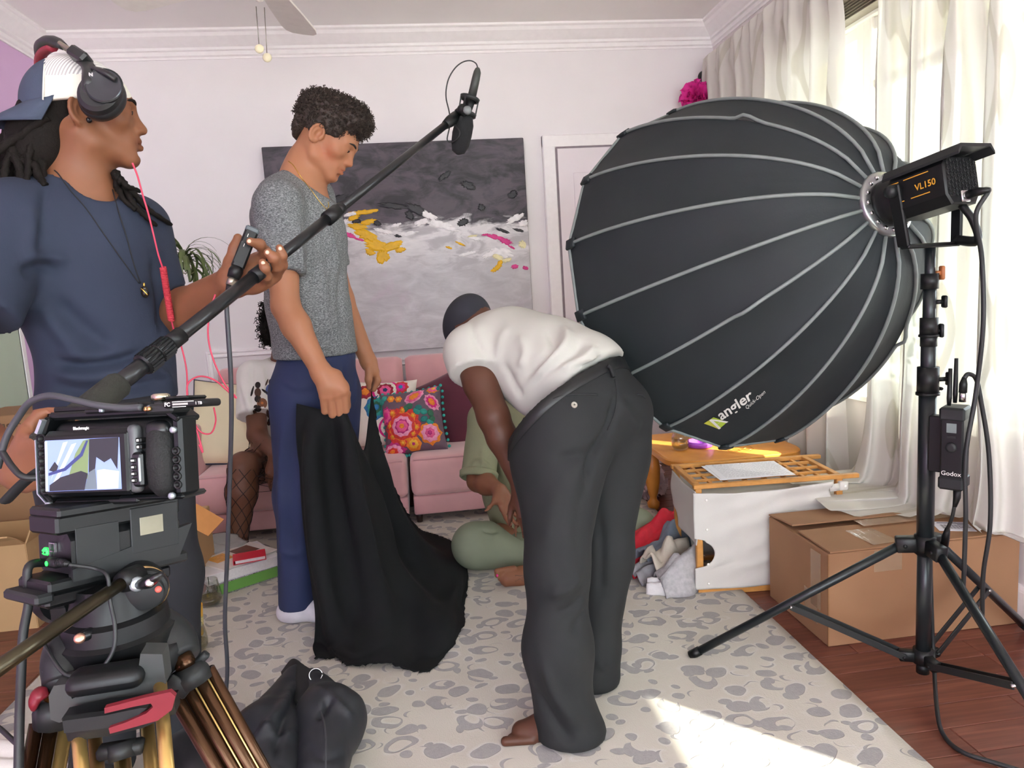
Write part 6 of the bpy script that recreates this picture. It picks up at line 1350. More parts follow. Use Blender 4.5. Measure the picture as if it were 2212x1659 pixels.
features(pc_, hdC, RC, .97, hairm, True, white=eye_m)

# ---------------------------------------------------------------- D: seated on the sofa
pd_ = thing('person', 'person in printed white t-shirt and fishnet tights seated on the sofa behind the tall one', 'person', onZ(505, 1215, .015))
skD = skin_mat('skin_dark_brown', '5b3a2a', '6d4835')
fD = unit([.12, -.99, 0]); shD1, shD2 = P3(548, 812, 3.80), P3(700, 808, 3.86); nkD = P3(622, 770, 3.85); hdD = P3(612, 698, 3.78); chD = P3(620, 870, 3.84); wsD = P3(626, 950, 3.86); peD = P3(632, 1005, 3.90)
elD, wrD = P3(556, 940, 3.62), P3(598, 985, 3.40); hiD1, knD1, anD1 = P3(590, 1005, 3.86), P3(526, 1008, 3.42), P3(514, 1178, 3.36); hiD2, knD2, anD2 = P3(676, 1010, 3.88), P3(680, 1010, 3.42), P3(690, 1180, 3.38)
hpD, RD = head_at(hdD, unit([.25, -.93, -.28]), (0, 0, 1), 1.0)
prD = list(hpD) + [cone(nkD, hdD, .054, .054, .03)] + chain([nkD, chD, wsD, peD], [.08, .14, .14, .15], .05, fD, .7) + [cone(shD1, shD2, .058, .058, .04)]
prD += chain([shD1, elD, wrD], [.056, .047, .029], .02) + chain([shD2, P3(690, 940, 3.64), P3(630, 985, 3.42)], [.056, .047, .029], .02)
prD += chain([hiD1, lerp(hiD1, knD1, .6), knD1], [.092, .082, .066], .04) + chain([knD1, lerp(knD1, anD1, .32), anD1], [.064, .068, .036], .03) + chain([hiD2, knD2], [.092, .064], .04) + chain([knD2, lerp(knD2, anD2, .32), anD2], [.06, .062, .034], .03)
for an, d in ((anD1, unit([-.30, -.95, 0])), (anD2, unit([.1, -1, 0]))):
    a0 = A([an[0], an[1], .055]); prD += chain([an, a0, a0 + d * .10 - A([0, 0, .012]), a0 + d * .16 - A([0, 0, .022])], [.036, .040, .034, .022], .03) + [cone(a0 - d * .035 - A([0, 0, .012]), a0, .03, .034, .03)]
hRD = hand_frame(P3(588, 1040, 3.38) - P3(600, 988, 3.40), (-.35, -.9, .2), 'R'); prD += place(hand_prims(((.25, .35, .2), (.3, .3, .2), (.3, .3, .2), (.35, .3, .2)), thumb=[(.048, .045, -.012), (.058, .075, -.014), (.060, .10, -.016)]), wrD, hRD, .98)
hLD = hand_frame(P3(604, 1045, 3.36) - P3(626, 985, 3.42), (.3, -.9, .2), 'L'); prD += place(hand_prims(((.25, .3, .2),) * 4), P3(630, 985, 3.42), hLD, .98)
boD, VD, QD = body('body', prD, .011, skD, pd_, [(*pbox([wrD, P3(588, 1050, 3.38), P3(606, 1050, 3.36)], .04), .005), (hdD - .15, hdD + .15, .006)])
bvD = tree(VD, QD); net = mat('fishnet_black', '1c1210', .7); mb = MB()
for a_, b_, n0, rot0, t0, t1 in ((lerp(hiD1, knD1, .35), knD1, 7, 0., .0, .95), (knD1, anD1, 7, .3, .02, .98)):
    ax_ = unit(b_ - a_); u_ = unit(np.cross(ax_, (1, .2, .1))); v_ = np.cross(ax_, u_); L_ = np.linalg.norm(b_ - a_)
    for sgn in (-1, 1):
        for k in range(n0):
            run_ = []
            for t in np.linspace(t0, t1, 34):
                th = rot0 + 2 * PI * k / n0 + sgn * t * L_ / .34 * 2 * PI * .62; d = u_ * math.cos(th) + v_ * math.sin(th); o = a_ + ax_ * t * L_; p, n, i, ds = bvD.ray_cast(Vector(o + d * .16), Vector(-d), .16)
                if p is not None and (A(p) - o) @ d > 0: run_.append(A(p) + d * .0012)
                elif len(run_) > 2: mb.tube(run_, .0016, 4, cap=False); run_ = []
            if len(run_) > 2: mb.tube(run_, .0016, 4, cap=False)
o = add('fishnet_tights', mb, net, pd_); o['kind'] = 'stuff'
ank = lerp(knD1, anD1, .97); mb = MB()
for k in range(15):
    th = 2 * PI * k / 15; mb.box(ank + A([.041 * math.cos(th), .041 * math.sin(th), .006 * math.sin(th * 2 + 1)]), (.006, .006, .008 if k % 2 else .012), eul(rz=th))
add('anklet', mb, mat('silver_letters', 'd6d2cc', .3, .7), pd_)
teeD = mat('white_tee_two', 'e2e1dc', .85, var=.03, vscale=7)
slD = lerp(shD1, elD, .72)
td = chain([P3(622, 795, 3.85), chD, wsD, P3(630, 1000, 3.86)], [.11, .165, .17, .175], .05, fD, .76) + [cone(shD1, shD2, .072, .072, .05)] + [grp(chain([shD1, slD], [.080, .098], .03) + [cut(lerp(shD1, slD, .96), slD - shD1 + A([0, 0, -.02]), .25)])] + chain([shD2, P3(690, 900, 3.7)], [.08, .09], .03)
td += [cut(nkD, hdD - nkD, .10), cut(P3(630, 1002, 3.86), (0, 0, -1), .3)]
tDo, V, Q = garment('t_shirt', td, .009, teeD, pd_, [([(545, 780), (545, 840), (548, 880)], .012, -.008), ([(520, 820), (535, 870), (545, 900)], .012, .006), ([(560, 775), (570, 820), (566, 850)], .012, .005)], 1, [(.005, 8)])
bvT = tree(V, Q)
def decal(name, x, y, rx, ry, ang, m, bv, par, lift=.002, n=14):
    ring = [(x + rx * math.cos(t) * math.cos(ang) - ry * math.sin(t) * math.sin(ang), y + rx * math.cos(t) * math.sin(ang) + ry * math.sin(t) * math.cos(ang)) for t in np.linspace(0, 2 * PI, n + 1)[:-1]]
    H = [hit(bv, x, y)] + [hit(bv, lerp([x, y], p, .5)[0], lerp([x, y], p, .5)[1]) for p in ring] + [hit(bv, *p) for p in ring]
    if any(h is None for h in H): return
    V = [h[0] + h[1] * lift for h in H]; add(name, MB().put(V, [(0, 1 + (i + 1) % n, 1 + i) for i in range(n)] + [(1 + i, 1 + (i + 1) % n, 1 + n + (i + 1) % n, 1 + n + i) for i in range(n)]), m, par)
pm_ = {k: mat('tee_print_' + k, c, .7) for k, c in dict(brown='4b3328', dark='241b1a', blue='4a5a94', peach='d9a38c', orange='c77a3f', aqua='a9cfd8', tan='7d5238').items()}
for x, y, rx, ry, a, c in ((557, 832, 6, 7, 0, 'dark'), (557, 848, 7, 10, 0, 'brown'), (545, 845, 2.5, 12, .3, 'dark'), (572, 846, 2.5, 9, -.9, 'dark'), (557, 862, 7, 8, 0, 'dark'), (586, 826, 6, 8, 0, 'dark'), (580, 842, 7, 12, .2, 'blue'), (576, 826, 2, 8, .4, 'brown'), (566, 872, 11, 12, 0, 'tan'), (556, 882, 9, 7, .5, 'dark'), (552, 893, 9, 4, .9, 'brown'), (582, 892, 7, 11, -.1, 'brown'), (584, 908, 5, 12, .35, 'dark'), (589, 925, 3, 13, .15, 'brown'), (578, 914, 2.5, 10, .9, 'tan'), (592, 866, 5, 7, .3, 'dark'), (594, 880, 3, 8, .6, 'peach'), (566, 871, 3, 3, 0, 'orange'), (598, 900, 6, 9, 0, 'aqua'), (588, 836, 2, 2, 0, 'orange')): decal('printed_figure', x, y, rx, ry, a, pm_[c], bvT, pd_, .0015 + .0006 * (c == 'orange'))
V, Q = surf(place([ell((0, -.015, .05), (.092, .110, .088), k=.03), ell((0, -.06, -.04), (.085, .06, .09), k=.03)] + [ell((s * .085, .0, -.035), (.028, .05, .075), k=.03) for s in (-1, 1)] + [ell((0, .10, -.03), (.055, .05, .085), k=.01, op=-1)], hdD, RD), .008); V = V + normals(V, Q) * (.008 * vnoise(V * 60, 2))[:, None]
hD = add('hair', Q2(V, Q), hair_blk, pd_); curls(V, Q, 700, 8, hair_blk, hD, .008, .034, .0018, 1.8)
features(pd_, hdD, RD, 1., hairm, True, white=eye_m)

# ---------------------------------------------------------------- E: boom operator
pe_ = thing('person', 'boom operator in navy t-shirt and backward cap, with dreadlocks, looking right', 'person', (onY(235, 880, 1.78)[0], 1.78, .015))
skE = skin_mat('skin_warm_brown', '744a32', '885a40')
fE = unit([.62, -.78, 0]); lE = A([-fE[1], fE[0], 0])
hfE = unit([.925, .38, .02]); huE = unit([.02, 0, 1]); RE = frame(hfE, huE); scE = .99
oE = onY(173, 238, 1.70) - RE @ (A([.079, -.014, -.012]) * scE)
hpE, _ = head_at(oE, hfE, huE, scE, nose=1.12, lip=1.35, jaw=1.)
YE = oE[1]
nkE = P3(172, 392, YE + .0); chE = P3(190, 520, YE); wsE = P3(236, 760, YE); peE = P3(238, 900, YE + .02)
shR_, shL_ = P3(30, 478, YE - .10), P3(298, 490, YE + .10); elE, wrE = P3(366, 690, YE + .10), P3(507, 606, 1.63); elE2, wrE2 = P3(-150, 865, 1.44), P3(46, 1022, 1.20)
prE = list(hpE) + [cone(P3(172, 400, YE), P3(176, 300, YE), .062, .056, .03), cone(P3(165, 400, YE), P3(150, 300, YE), .055, .05, .03), cone(P3(205, 400, YE - .01), P3(170, 290, YE - .05), .022, .02, .03)]
prE += chain([P3(178, 450, YE), P3(190, 530, YE), wsE, peE], [.08, .125, .11, .13], .05, fE, .66) + [cone(shR_, shL_, .05, .05, .05)]
prE += chain([shL_, elE], [.05, .046], .02) + chain([elE, lerp(elE, wrE, .30), wrE], [.050, .049, .032], .02) + chain([shR_, elE2], [.05, .045], .02) + chain([elE2, lerp(elE2, wrE2, .35), wrE2], [.045, .045, .030], .02)
for s in (-1, 1): prE += chain([peE + lE * .09 * s, P3(300, 1390, YE) * 0 + A([*(peE + lE * .10 * s)[:2], .50]), A([*(peE + lE * .10 * s - A([.045, 0, 0]))[:2], .09]), A([*(peE + lE * .10 * s + fE * .14 - A([.045, 0, 0]))[:2], .05])], [.06, .035, .03, .035], .03)
hR2 = hand_frame(onY(104, 976, 1.165) - wrE2, (-.25, -.8, -.35), 'R'); prE += place(hand_prims(((.9, 1.25, .8),) * 4, thumb=[(.045, .055, -.022), (.050, .085, -.035), (.042, .105, -.045)]), wrE2, hR2, 1.)
# left hand under the pole, fingers up around it
def PH(x, y, dy=0.): return onY(x, y, 1.60 + dy)
prE += [cone(wrE, PH(545, 590, .02), .030, .030, .02), cone(wrE, PH(520, 580, .03), .028, .026, .02), cone(PH(545, 595, .02), PH(575, 585, .03), .027, .022, .02), cone(PH(545, 595, .02), PH(560, 562, .04), .026, .018, .02), cone(PH(550, 605, .02), PH(590, 595, .02), .022, .016, .02), cone(PH(545, 608, .02), PH(576, 604, .0), .02, .014, .02)]
prE += chain([PH(512, 590, .03), PH(500, 566, .03), PH(509, 538, .03), PH(514, 514, .03)], [.022, .0135, .0125, .0095], .012)                         # thumb
prE += chain([PH(560, 563, .03), PH(574, 545, .0), PH(561, 528, -.025), PH(541, 522, -.045)], [.0135, .0115, .0105, .0085], .008)                  # index
prE += chain([PH(588, 592, .01), PH(597, 575, -.035), PH(592, 557, -.062), PH(579, 546, -.066)], [.014, .0120, .0110, .0088], .006)             # middle
prE += chain([PH(596, 592, .02), PH(609, 573, -.02), PH(609, 552, -.045), PH(604, 536, -.05)], [.013, .0112, .0102, .0082], .006)
prE += chain([PH(574, 606, .0), PH(575, 596, -.045), PH(572, 579, -.07), PH(567, 567, -.07)], [.0125, .0108, .0098, .0078], .006)
def colE(V, col):
    face_color(V, col, oE, RE, scE, (.78, .58, .56)); return col
boE, VE, QE = body('body', prE, .012, skE, pe_, [(oE - .155, oE + A([.165, .165, .12]), .0030), (*pbox(path((490, 505, 1.62), (615, 610, 1.52), (560, 610, 1.66)), .03), .0030), (*pbox([elE, wrE], .06), .007)], colE)
bvE = tree(VE, QE)
nail = mat('finger_nail', 'd9b59c', .3)
for x, y, ang in ((538, 521, 0), (577, 545, .8), (605, 537, 1.0), (568, 568, 1.0)):
    h = hit(bvE, x, y)
    if h is not None: add('finger_nail', MB().ball(h[0] - h[1] * .0005, (.0042, .0022, .0042), 10), nail, pe_)
features(pe_, oE, RE, scE, hair_blk, True, white=eye_m)
navyT = mat('navy_tee', '242d40', .85, var=.07, vscale=5, bump=.12, bscale=300)
slE, slE2 = lerp(shL_, elE, .72), lerp(shR_, elE2, .56)
te = chain([P3(182, 478, YE), P3(190, 530, YE), P3(203, 640, YE), wsE, P3(236, 868, YE)], [.10, .150, .146, .132, .153], .05, fE, .70) + [cone(shR_, shL_, .070, .064, .05), cone(P3(170, 425, YE), P3(182, 480, YE), .075, .12, .05, fE, .8)]
te += [grp(chain([shL_, slE], [.068, .062], .03) + [cut(lerp(shL_, slE, .97), slE - shL_, .2)]), grp(chain([shR_, slE2], [.078, .086], .03) + [cut(lerp(shR_, slE2, .97), slE2 - shR_, .2)])] + [cone(P3(55, 490, YE - .08), P3(80, 530, YE - .05), .075, .085, .06)]
te += [cut(P3(236, 872, YE), (0, 0, -1), .35), cone(P3(165, 395, YE), P3(180, 300, YE), .070, .066, .01, op=-1), cone(P3(205, 398, YE - .03), P3(235, 360, YE - .06), .050, .06, .012, op=-1), cut(P3(150, 365, YE), (-.05, 0, 1), .16)]
FE_ = [([(105, 780), (170, 790), (250, 780), (330, 755)], .012, -.007), ([(110, 800), (180, 815), (270, 800), (360, 770)], .014, .006), ([(100, 830), (190, 845), (290, 835), (375, 815)], .012, -.006), ([(120, 760), (200, 770), (300, 750)], .012, .005), ([(110, 640), (170, 700), (250, 760)], .02, -.006), ([(90, 660), (140, 730), (200, 780)], .016, .005), ([(40, 560), (90, 555), (160, 560)], .014, .006), ([(45, 590), (80, 575), (130, 580)], .012, -.006), ([(100, 400), (95, 470), (85, 540)], .010, -.004), ([(300, 780), (340, 800), (378, 830)], .01, .006), ([(330, 560), (345, 640), (350, 720)], .014, -.005), ([(60, 440), (70, 500), (50, 560)], .014, .004)]
tEo, V, Q = garment('t_shirt', te, .0075, navyT, pe_, [(p, w_, a * 1.5) for p, w_, a in FE_], 1, [(.003, 8)])
bvN = tree(np.vstack([VE, V]), np.vstack([QE, Q + len(VE)]))
# trousers
blkE = mat('black_jeans', '1d1f24', .85, var=.08, vscale=6)
p0 = peE + lE * .085; p1 = peE - lE * .085; tq = [cone(P3(236, 862, YE), peE, .142, .152, .04, fE, .8)]
for s, q in ((1, p0), (-1, p1)): tq += chain([q - A([0, 0, .08]), A([q[0] - .012, q[1] + .02, .52]), A([q[0] - .05, q[1] + .02, .08])], [.094, .076, .07], .05)
tq += [cut(P3(236, 858, YE), (0, 0, 1), .3), cut((p0[0], p0[1], .06), (0, 0, -1), .6)]
garment('trousers', tq, .012, blkE, pe_, (), 1, [(.004, 6)])
shoe_m = mat('black_shoe', '141517', .6, var=.1)
for s in (-1, 1):
    a0 = A([*(peE + lE * .10 * s - A([.045, 0, 0]))[:2], .085]); a1 = A([*(peE + lE * .10 * s + fE * .14 - A([.045, 0, 0]))[:2], .05])
    V, Q = surf(chain([a0 + A([0, 0, .05]), a0, a1, a1 + fE * .06], [.045, .052, .047, .036], .03) + [cone(a0 - fE * .03 - A([0, 0, .03]), a1, .046, .044, .03), cut((a0[0], a0[1], .0165), (0, 0, -1), .5)], .007); add('shoe', Q2(V, Q), shoe_m, pe_)
# necklace
cordm = mat('black_cord', '15161a', .7)
q = [h[0] + h[1] * .0015 for h in hits(bvN, [(118, 368), (128, 378), (150, 410), (185, 450), (220, 500), (255, 550), (285, 592), (300, 612)])]
q2 = [h[0] + h[1] * .0015 for h in hits(bvN, [(242, 410), (256, 460), (272, 510), (288, 570), (303, 612)])]
nl = add('necklace_cord', MB().tube(smooth_path(q, 5), .0014, 6).tube(smooth_path(q2, 5), .0014, 6), cordm, pe_)
h = hit(bvN, 308, 632)
if h is not None:
    c_ = h[0] + h[1] * .008; add('pendant', MB().ball(c_, (.009, .006, .012), 12).ball(c_ + A([0, 0, .009]), (.007, .005, .006), 10), mat('dark_stone', '1c1a16', .15), nl); add('pendant_mount', MB().tube(smooth_path([c_ + A([-.006, -.006, .010]), c_ + A([.001, -.0085, .004]), c_ + A([.007, -.006, -.006])], 5), .0016, 6).tube([c_ + A([0, 0, .012]), c_ + A([0, 0, .022])], .0022, 6), gold, nl)
# hair: base and dreadlocks
lEh = lambda L: place(L, oE, RE, scE)
V, Q = surf(lEh([ell((0, -.022, .035), (.082, .104, .088), k=.02), ell((0, -.085, -.045), (.060, .045, .075), k=.03), ell((0, -.115, -.07), (.055, .05, .075), k=.03), cut((0, .042, .0), (0, 1, -.35), .2), cut((0, 0, .022), (0, 0, 1), .3), cone((.082, -.006, -.012), (.1, -.006, -.012), .034, .036, .006, op=-1), cut((.05, -.01, -.055), (.2, .9, -.45), .09)]), .005)
hrE = add('hair', Q2(V, Q), hair_blk, pe_)
rn = np.random.default_rng(21)
def dread(pts, r):
    P = smooth_path(pts, 6); n = len(P); k = rn.uniform(0, 9); add('dreadlock', MB().tube([p + .0035 * A([vnoise(A([i * .6, k, s_])) for s_ in (0., 4.3, 8.8)]) for i, p in enumerate(P)], [r * (.75 + .35 * math.sin(i * 1.3 + k) ** 2) * (1 - .35 * (i / n) ** 3) for i in range(n)], 8), hair_blk, hrE)
for k in range(58):
    x0, y0 = rn.uniform(15, 112), rn.uniform(248, 300); xe = rn.uniform(-45, 100) ; ye = rn.uniform(360, 425) - .10 * max(0, xe - 40); Y0 = YE + rn.uniform(-.085, .06)
    dread([P3(x0, y0, Y0), P3(lerp(x0, xe, .4) - 12, y0 + 50, Y0 - .01), P3(lerp(x0, xe, .8), (y0 + ye) / 2 + 25, Y0 - .02), P3(xe, ye, Y0 - .03)], rn.uniform(.0075, .012))
for pts in ([(238, 372), (262, 390), (290, 432), (318, 462), (362, 486)], [(236, 376), (252, 400), (278, 440), (300, 465), (330, 490)], [(240, 374), (258, 385), (278, 405), (296, 421)], [(237, 380), (246, 405), (262, 430), (285, 458)], [(240, 372), (252, 378), (262, 392), (257, 389)]):
    hh = [h for h in (hit(bvN, *p) for p in pts)]; q = []
    for p, h in zip(pts, hh):
        base = h[0] + h[1] * .010 if h is not None else P3(p[0], p[1], YE - .02)
        q.append(base)
    dread(q, .0075)
# trucker cap worn backwards
navyc = mat('cap_navy', '3a4558', .8, var=.06, bump=.2); meshw = NT('cap_mesh'); sx = meshw.n('ShaderNodeTexWave'); sx.inputs['Scale'].default_value = 60; meshw.l(meshw.map(meshw.co(), (1, 1, 0), (0, 0, .4)), sx.inputs[0]); meshw.set(Base_Color=meshw.ramp(sx.outputs[1], [(.3, srgb('a9a9a8')), (.6, srgb('e2e2de'))]), Roughness=.7)
cream_c = mat('cap_white', 'dcdcd0', .8, var=.04)
dome = [ell((0, -.014, .012), (.093, .113, .110), k=.02)]
capT = eul(rx=.09)
RcE = RE @ capT
V, Q = surf(place(dome + [cut((0, 0, .012), (0, .0, -1), .3)], oE, RcE, scE), .0045)
Lc = (V - oE) @ RcE / scE; ctr = Lc[Q].mean(1); mi = np.where(ctr[:, 1] < -.066 + .25 * (ctr[:, 2] - .06), 0, np.where(ctr[:, 2] < .062, 2, 1))
mb = Q2(V, Q); mb.mi = mi; cp_ = add('cap', mb, [navyc, meshw.m, cream_c], pe_)
G = []
for i in range(17):
    t = (i / 16 - .5) * 2; row = []
    for j in range(8): r_ = j / 7; row.append(oE + RcE @ A([.084 * t * (1 - .06 * r_), -.012 - .108 * math.sqrt(max(0, 1 - (.92 * t) ** 2)) - .078 * r_ * (1 - .55 * t * t), .020 - .030 * r_ - .016 * t * t * r_]) * 1.)
    G.append(row)
add('visor', MB().slab(G, .004), navyc, cp_)
add('cap_seam', MB().tube([oE + RcE @ (A([.0845 * math.cos(a), -.066 + .25 * (-.048 + .100 * math.sin(a)), .012 + .100 * math.sin(a)]) * scE) for a in np.linspace(.0, PI, 20)], .0016, 5), cream_c, cp_)
# ear stud, headphones
h = hit(bvE, 191, 259)
if h is not None: add('ear_stud', MB().ball(h[0] + h[1] * .001, .0065, 12), mat('black_stud', '16161a', .15), pe_)
hpn = thing('headphones', 'black over-ear headphones pushed forward over the trucker cap', 'headphones', oE + A([0, 0, .1]))
red_pad = mat('red_leather', '8e2436', .5); hpl = mat('headphone_black', '1f2123', .4, var=.08); hps = mat('headphone_disc', '4a4d52', .28, .85)
cE = P3(216, 202, YE - .115); nE = unit(CAMR @ A([.26, .10, 1])); eu = unit(rotv(unit(np.cross((0, 0, 1), nE)), nE, 0)); ev = np.cross(nE, eu)
def hq(x, y, z): return cE + eu * x + ev * y + nE * z   # x right, y up in the plane of the cup
ca_, sa_ = math.cos(.62), math.sin(.62)
def ov(rx, ry, z, n=32, ox=0, oy=0):
    rx *= .86; ry *= .86
    return [hq(ox + (rx * math.cos(t)) * ca_ + (ry * math.sin(t)) * sa_ , oy + -(rx * math.cos(t)) * sa_ + (ry * math.sin(t)) * ca_, z) for t in np.linspace(0, 2 * PI, n + 1)[:-1]]
def loft(rings, cap=True):
    n = len(rings[0]); mb = MB(); mb.put([p for r_ in rings for p in r_], [(i * n + k, i * n + (k + 1) % n, (i + 1) * n + (k + 1) % n, (i + 1) * n + k) for i in range(len(rings) - 1) for k in range(n)] + [tuple(range((len(rings) - 1) * n, len(rings) * n))] + [tuple(range(n))[::-1]]); return mb
add('ear_cushion', loft([ov(.040, .050, -.035), ov(.048, .058, -.03), ov(.050, .060, -.018), ov(.048, .058, -.006), ov(.042, .052, -.002)]), hpl, hpn)
add('ear_cup', loft([ov(.046, .056, -.006), ov(.047, .057, .0), ov(.044, .053, .010), ov(.036, .044, .016)]), hpl, hpn, sharp=28)
add('cup_plate', loft([ov(.040, .042, .012, ox=.013, oy=.007), ov(.040, .042, .020, ox=.013, oy=.007), ov(.037, .039, .022, ox=.013, oy=.007), ov(.003, .003, .0195, ox=.013, oy=.007)]), hps, hpn, sharp=25)
add('cup_ring', MB().tube([*ov(.0405, .0425, .020, ox=.013, oy=.007), ov(.0405, .0425, .020, ox=.013, oy=.007)[0]], .0014, 6), hard2, hpn)
Yh = YE - .10
def HB(x, y, dy=0.): return P3(x, y, Yh + dy)
add('yoke_arm', MB().tube(smooth_path([HB(184, 136, .02), HB(194, 150, -.01), HB(192, 172, -.03), HB(190, 196, -.03), HB(199, 222, -.03)], 5), [.017 - .0004 * i for i in range(21)], 8, flat=.45).tube(smooth_path([HB(200, 148, -.005), HB(226, 156, -.03), HB(250, 172, -.025)], 5), .010, 8, flat=.6), hpl, hpn)
add('hinge', MB().bar(HB(156, 112, .03), HB(190, 134, .015), .024, .034, unit(nE), .005), hpl, hpn, False)
add('slider', MB().bar(HB(132, 97, .05), HB(160, 115, .03), .008, .022, unit(nE), .002), mat('slider_steel', 'a39c8c', .35, .9), hpn, False)
for i in range(5): add('slider_notch', MB().box(lerp(HB(138, 101, .045), HB(154, 111, .035), i / 4) + nE * .005, (.0015, .003, .012), np.stack([eu, ev, nE], 1)), hpl, hpn, False)
bd = smooth_path([HB(136, 100, .05), HB(118, 90, .075), HB(102, 94, .11), HB(90, 108, .16), HB(88, 132, .20), HB(94, 165, .23), HB(104, 190, .235)], 5)
add('headband', MB().tube(bd, [.012 + .008 * math.sin(PI * min(1, i / 18)) for i in range(len(bd))], 10, flat=.65), hpl, hpn); add('band_pad', MB().tube([p - A([.004, -.002, .012]) for p in bd[6:24]], .012, 8, flat=.7), red_pad, hpn)
add('far_cup', MB().ball(P3(120, 195, YE + .11), (.03, .02, .05), 12), hpl, hpn)
tmb = MB(); put_text(tmb, 'N', .010, hq(-.013, .026, .022), eu, ev, .0, .0006); add('emblem', tmb, mat('emblem_grey', 'b9b9b9', .4), hpn, False)
# ================================================================ black cloth held by the tall person
CL = [[(641, 872, 2.47), (635, 990, 2.45), (643, 1100, 2.46), (657, 1200, 2.46), (667, 1300, 2.44), (671, 1385, -.03), (684, 1424, -.02)],
      [(676, 880, 2.45), (672, 990, 2.40), (690, 1100, 2.41), (700, 1200, 2.41), (712, 1300, 2.39), (718, 1390, -.04), (728, 1420, -.02)],
      [(712, 889, 2.425), (727, 1000, 2.45), (748, 1100, 2.46), (764, 1200, 2.45), (772, 1300, 2.42), (765, 1395, -.07), (756, 1436, -.02)],
      [(742, 884, 2.43), (775, 1000, 2.42), (802, 1100, 2.42), (826, 1200, 2.43), (842, 1290, 2.42), (850, 1380, -.06), (845, 1442, -.02)],
      [(764, 930, 2.55), (795, 1030, 2.58), (830, 1130, 2.60), (850, 1215, 2.60), (890, 1290, -.10), (925, 1370, -.06), (937, 1448, -.018)],
      [(786, 972, 2.66), (812, 1050, 2.66), (842, 1130, 2.68), (885, 1210, 2.72), (935, 1270, -.09), (975, 1310, -.07), (1003, 1352, -.018)],
      [(797, 900, 2.82), (824, 1000, 2.78), (852, 1085, 2.78), (900, 1160, 2.84), (948, 1205, -.08), (990, 1240, -.05), (1013, 1262, -.018)],
      [(803, 845, 2.87), (832, 960, 2.86), (858, 1060, 2.88), (898, 1135, -.15), (940, 1150, -.08), (980, 1162, -.05), (1006, 1192, -.018)]]
K = A([[onY(x, y, d) if d > 0 else onZ(x, y, -d) for x, y, d in c] for c in CL])
G = interp_grid(K, 110, 100); U, Vv = np.meshgrid(np.linspace(0, 1, 110), np.linspace(0, 1, 100), indexing='ij')
du = np.gradient(G, axis=0); dv = np.gradient(G, axis=1); N = np.cross(du, dv); N /= np.linalg.norm(N, axis=2)[..., None]
pin = np.minimum(1, Vv * 5) * (1 - np.clip((Vv - .93) / .07, 0, 1) * .6)
fold = .027 * np.sin(U * 2 * PI * 4.2 + 1.2 * Vv + 1.5 * np.sin(Vv * 4)) * pin * (1 - .5 * Vv) + .016 * vnoise(np.stack([U * 7, Vv * 4, 0 * U], -1)) * Vv + .010 * np.abs(vnoise(np.stack([U * 9 + Vv * 7, Vv * 9 - U * 5, 0 * U + 3], -1))) * np.clip(Vv * 2 - .9, 0, 1)
G = G + N * fold[..., None]; G[..., 2] = np.maximum(G[..., 2], .0195); rn = np.random.default_rng(8); G[:, -1] += rn.normal(size=(110, 3)) * A([.004, .004, 0]); G[-1] += rn.normal(size=(100, 3)) * A([.003, .003, 0])
blkcloth = mat('black_cloth', '131516', .9, var=.12, vscale=6, bump=.15, bscale=400, spec=.25)
o = add('fabric', MB().slab(G, .003), blkcloth); tag(o, 'large piece of black fabric hanging from the tall person and trailing on the rug', 'fabric')
fr = MB()
for i in range(0, 110):
    for e in (G[i, -1],):
        for _ in range(2): d = A([rn.normal() * .006, rn.normal() * .006 - .004, 0]); fr.tube([e, e + d * .6 + A([0, 0, .001]), e + d], .0004, 3, cap=False)
for j in range(40, 100):
    d = A([.008 + rn.normal() * .004, rn.normal() * .006, rn.normal() * .002]); fr.tube([G[-1, j], G[-1, j] + d], .0004, 3, cap=False)
f_ = add('frayed_threads', fr, blkcloth, o); f_['kind'] = 'stuff'

# ================================================================ boom pole, microphone, transmitter
bA, bB = onY(84, 967, 1.153), onY(985, 252, 2.2); bd_ = unit(bB - bA)
def bp_(x):   # point of the pole seen at picture column x
    lo, hi = 0., 1.
    for _ in range(40):
        t = (lo + hi) / 2; c = CAMR.T @ (lerp(bA, bB, t) - EYE)
        if CX - FOC * c[0] / c[2] < x: lo = t
        else: hi = t
    return lerp(bA, bB, lo)
boom = thing('boom_pole', 'long black telescopic boom pole with foam grip held by the operator', 'boom pole', bA)
carb = mat('carbon_tube', '1a1c1e', .28, .2, var=.06); foam = mat('foam_grip', '2b2c26', .95, var=.15, vscale=60, bump=.5, bscale=500)
for a, b, r in ((240, 345, .0150), (330, 575, .0130), (560, 735, .0118), (715, 985, .0105)): add('tube', MB().cyl(bp_(a), bp_(b), r, n=20), carb, boom)
add('grip', MB().tube([bp_(85), bp_(90), bp_(255), bp_(262)], [.019, .0225, .0225, .019], 22), foam, boom)
for a, b, r in ((308, 338, .0190), (338, 366, .0175), (366, 392, .0155), (706, 728, .0165), (728, 738, .0135), (548, 566, .0150)):
    c_ = add('clamp_collar', MB().cyl(bp_(a), bp_(b), r, n=24), hard, boom)
    if r > .0155 and a < 400:
        kn_ = MB(); R = frame(bd_)
        for k in range(18): th = 2 * PI * k / 18; kn_.box((bp_(a) + bp_(b)) / 2 + R @ A([r * math.cos(th), 0, r * math.sin(th)]), (.0035, np.linalg.norm(bp_(b) - bp_(a)) * .8, .0035), R)
        add('knurling', kn_, hard, c_, False)
add('tip_collar', MB().tube([bp_(962), bp_(972), bp_(985), bp_(992)], [.012, .0165, .0165, .012], 18), hard, boom)
YM = 2.2
mic = thing('shotgun_microphone', 'shotgun microphone with black foam windscreen hanging from the boom tip', 'microphone', onY(988, 335, YM))
def M(x, y, d=0.): return onY(x, y, YM + d)
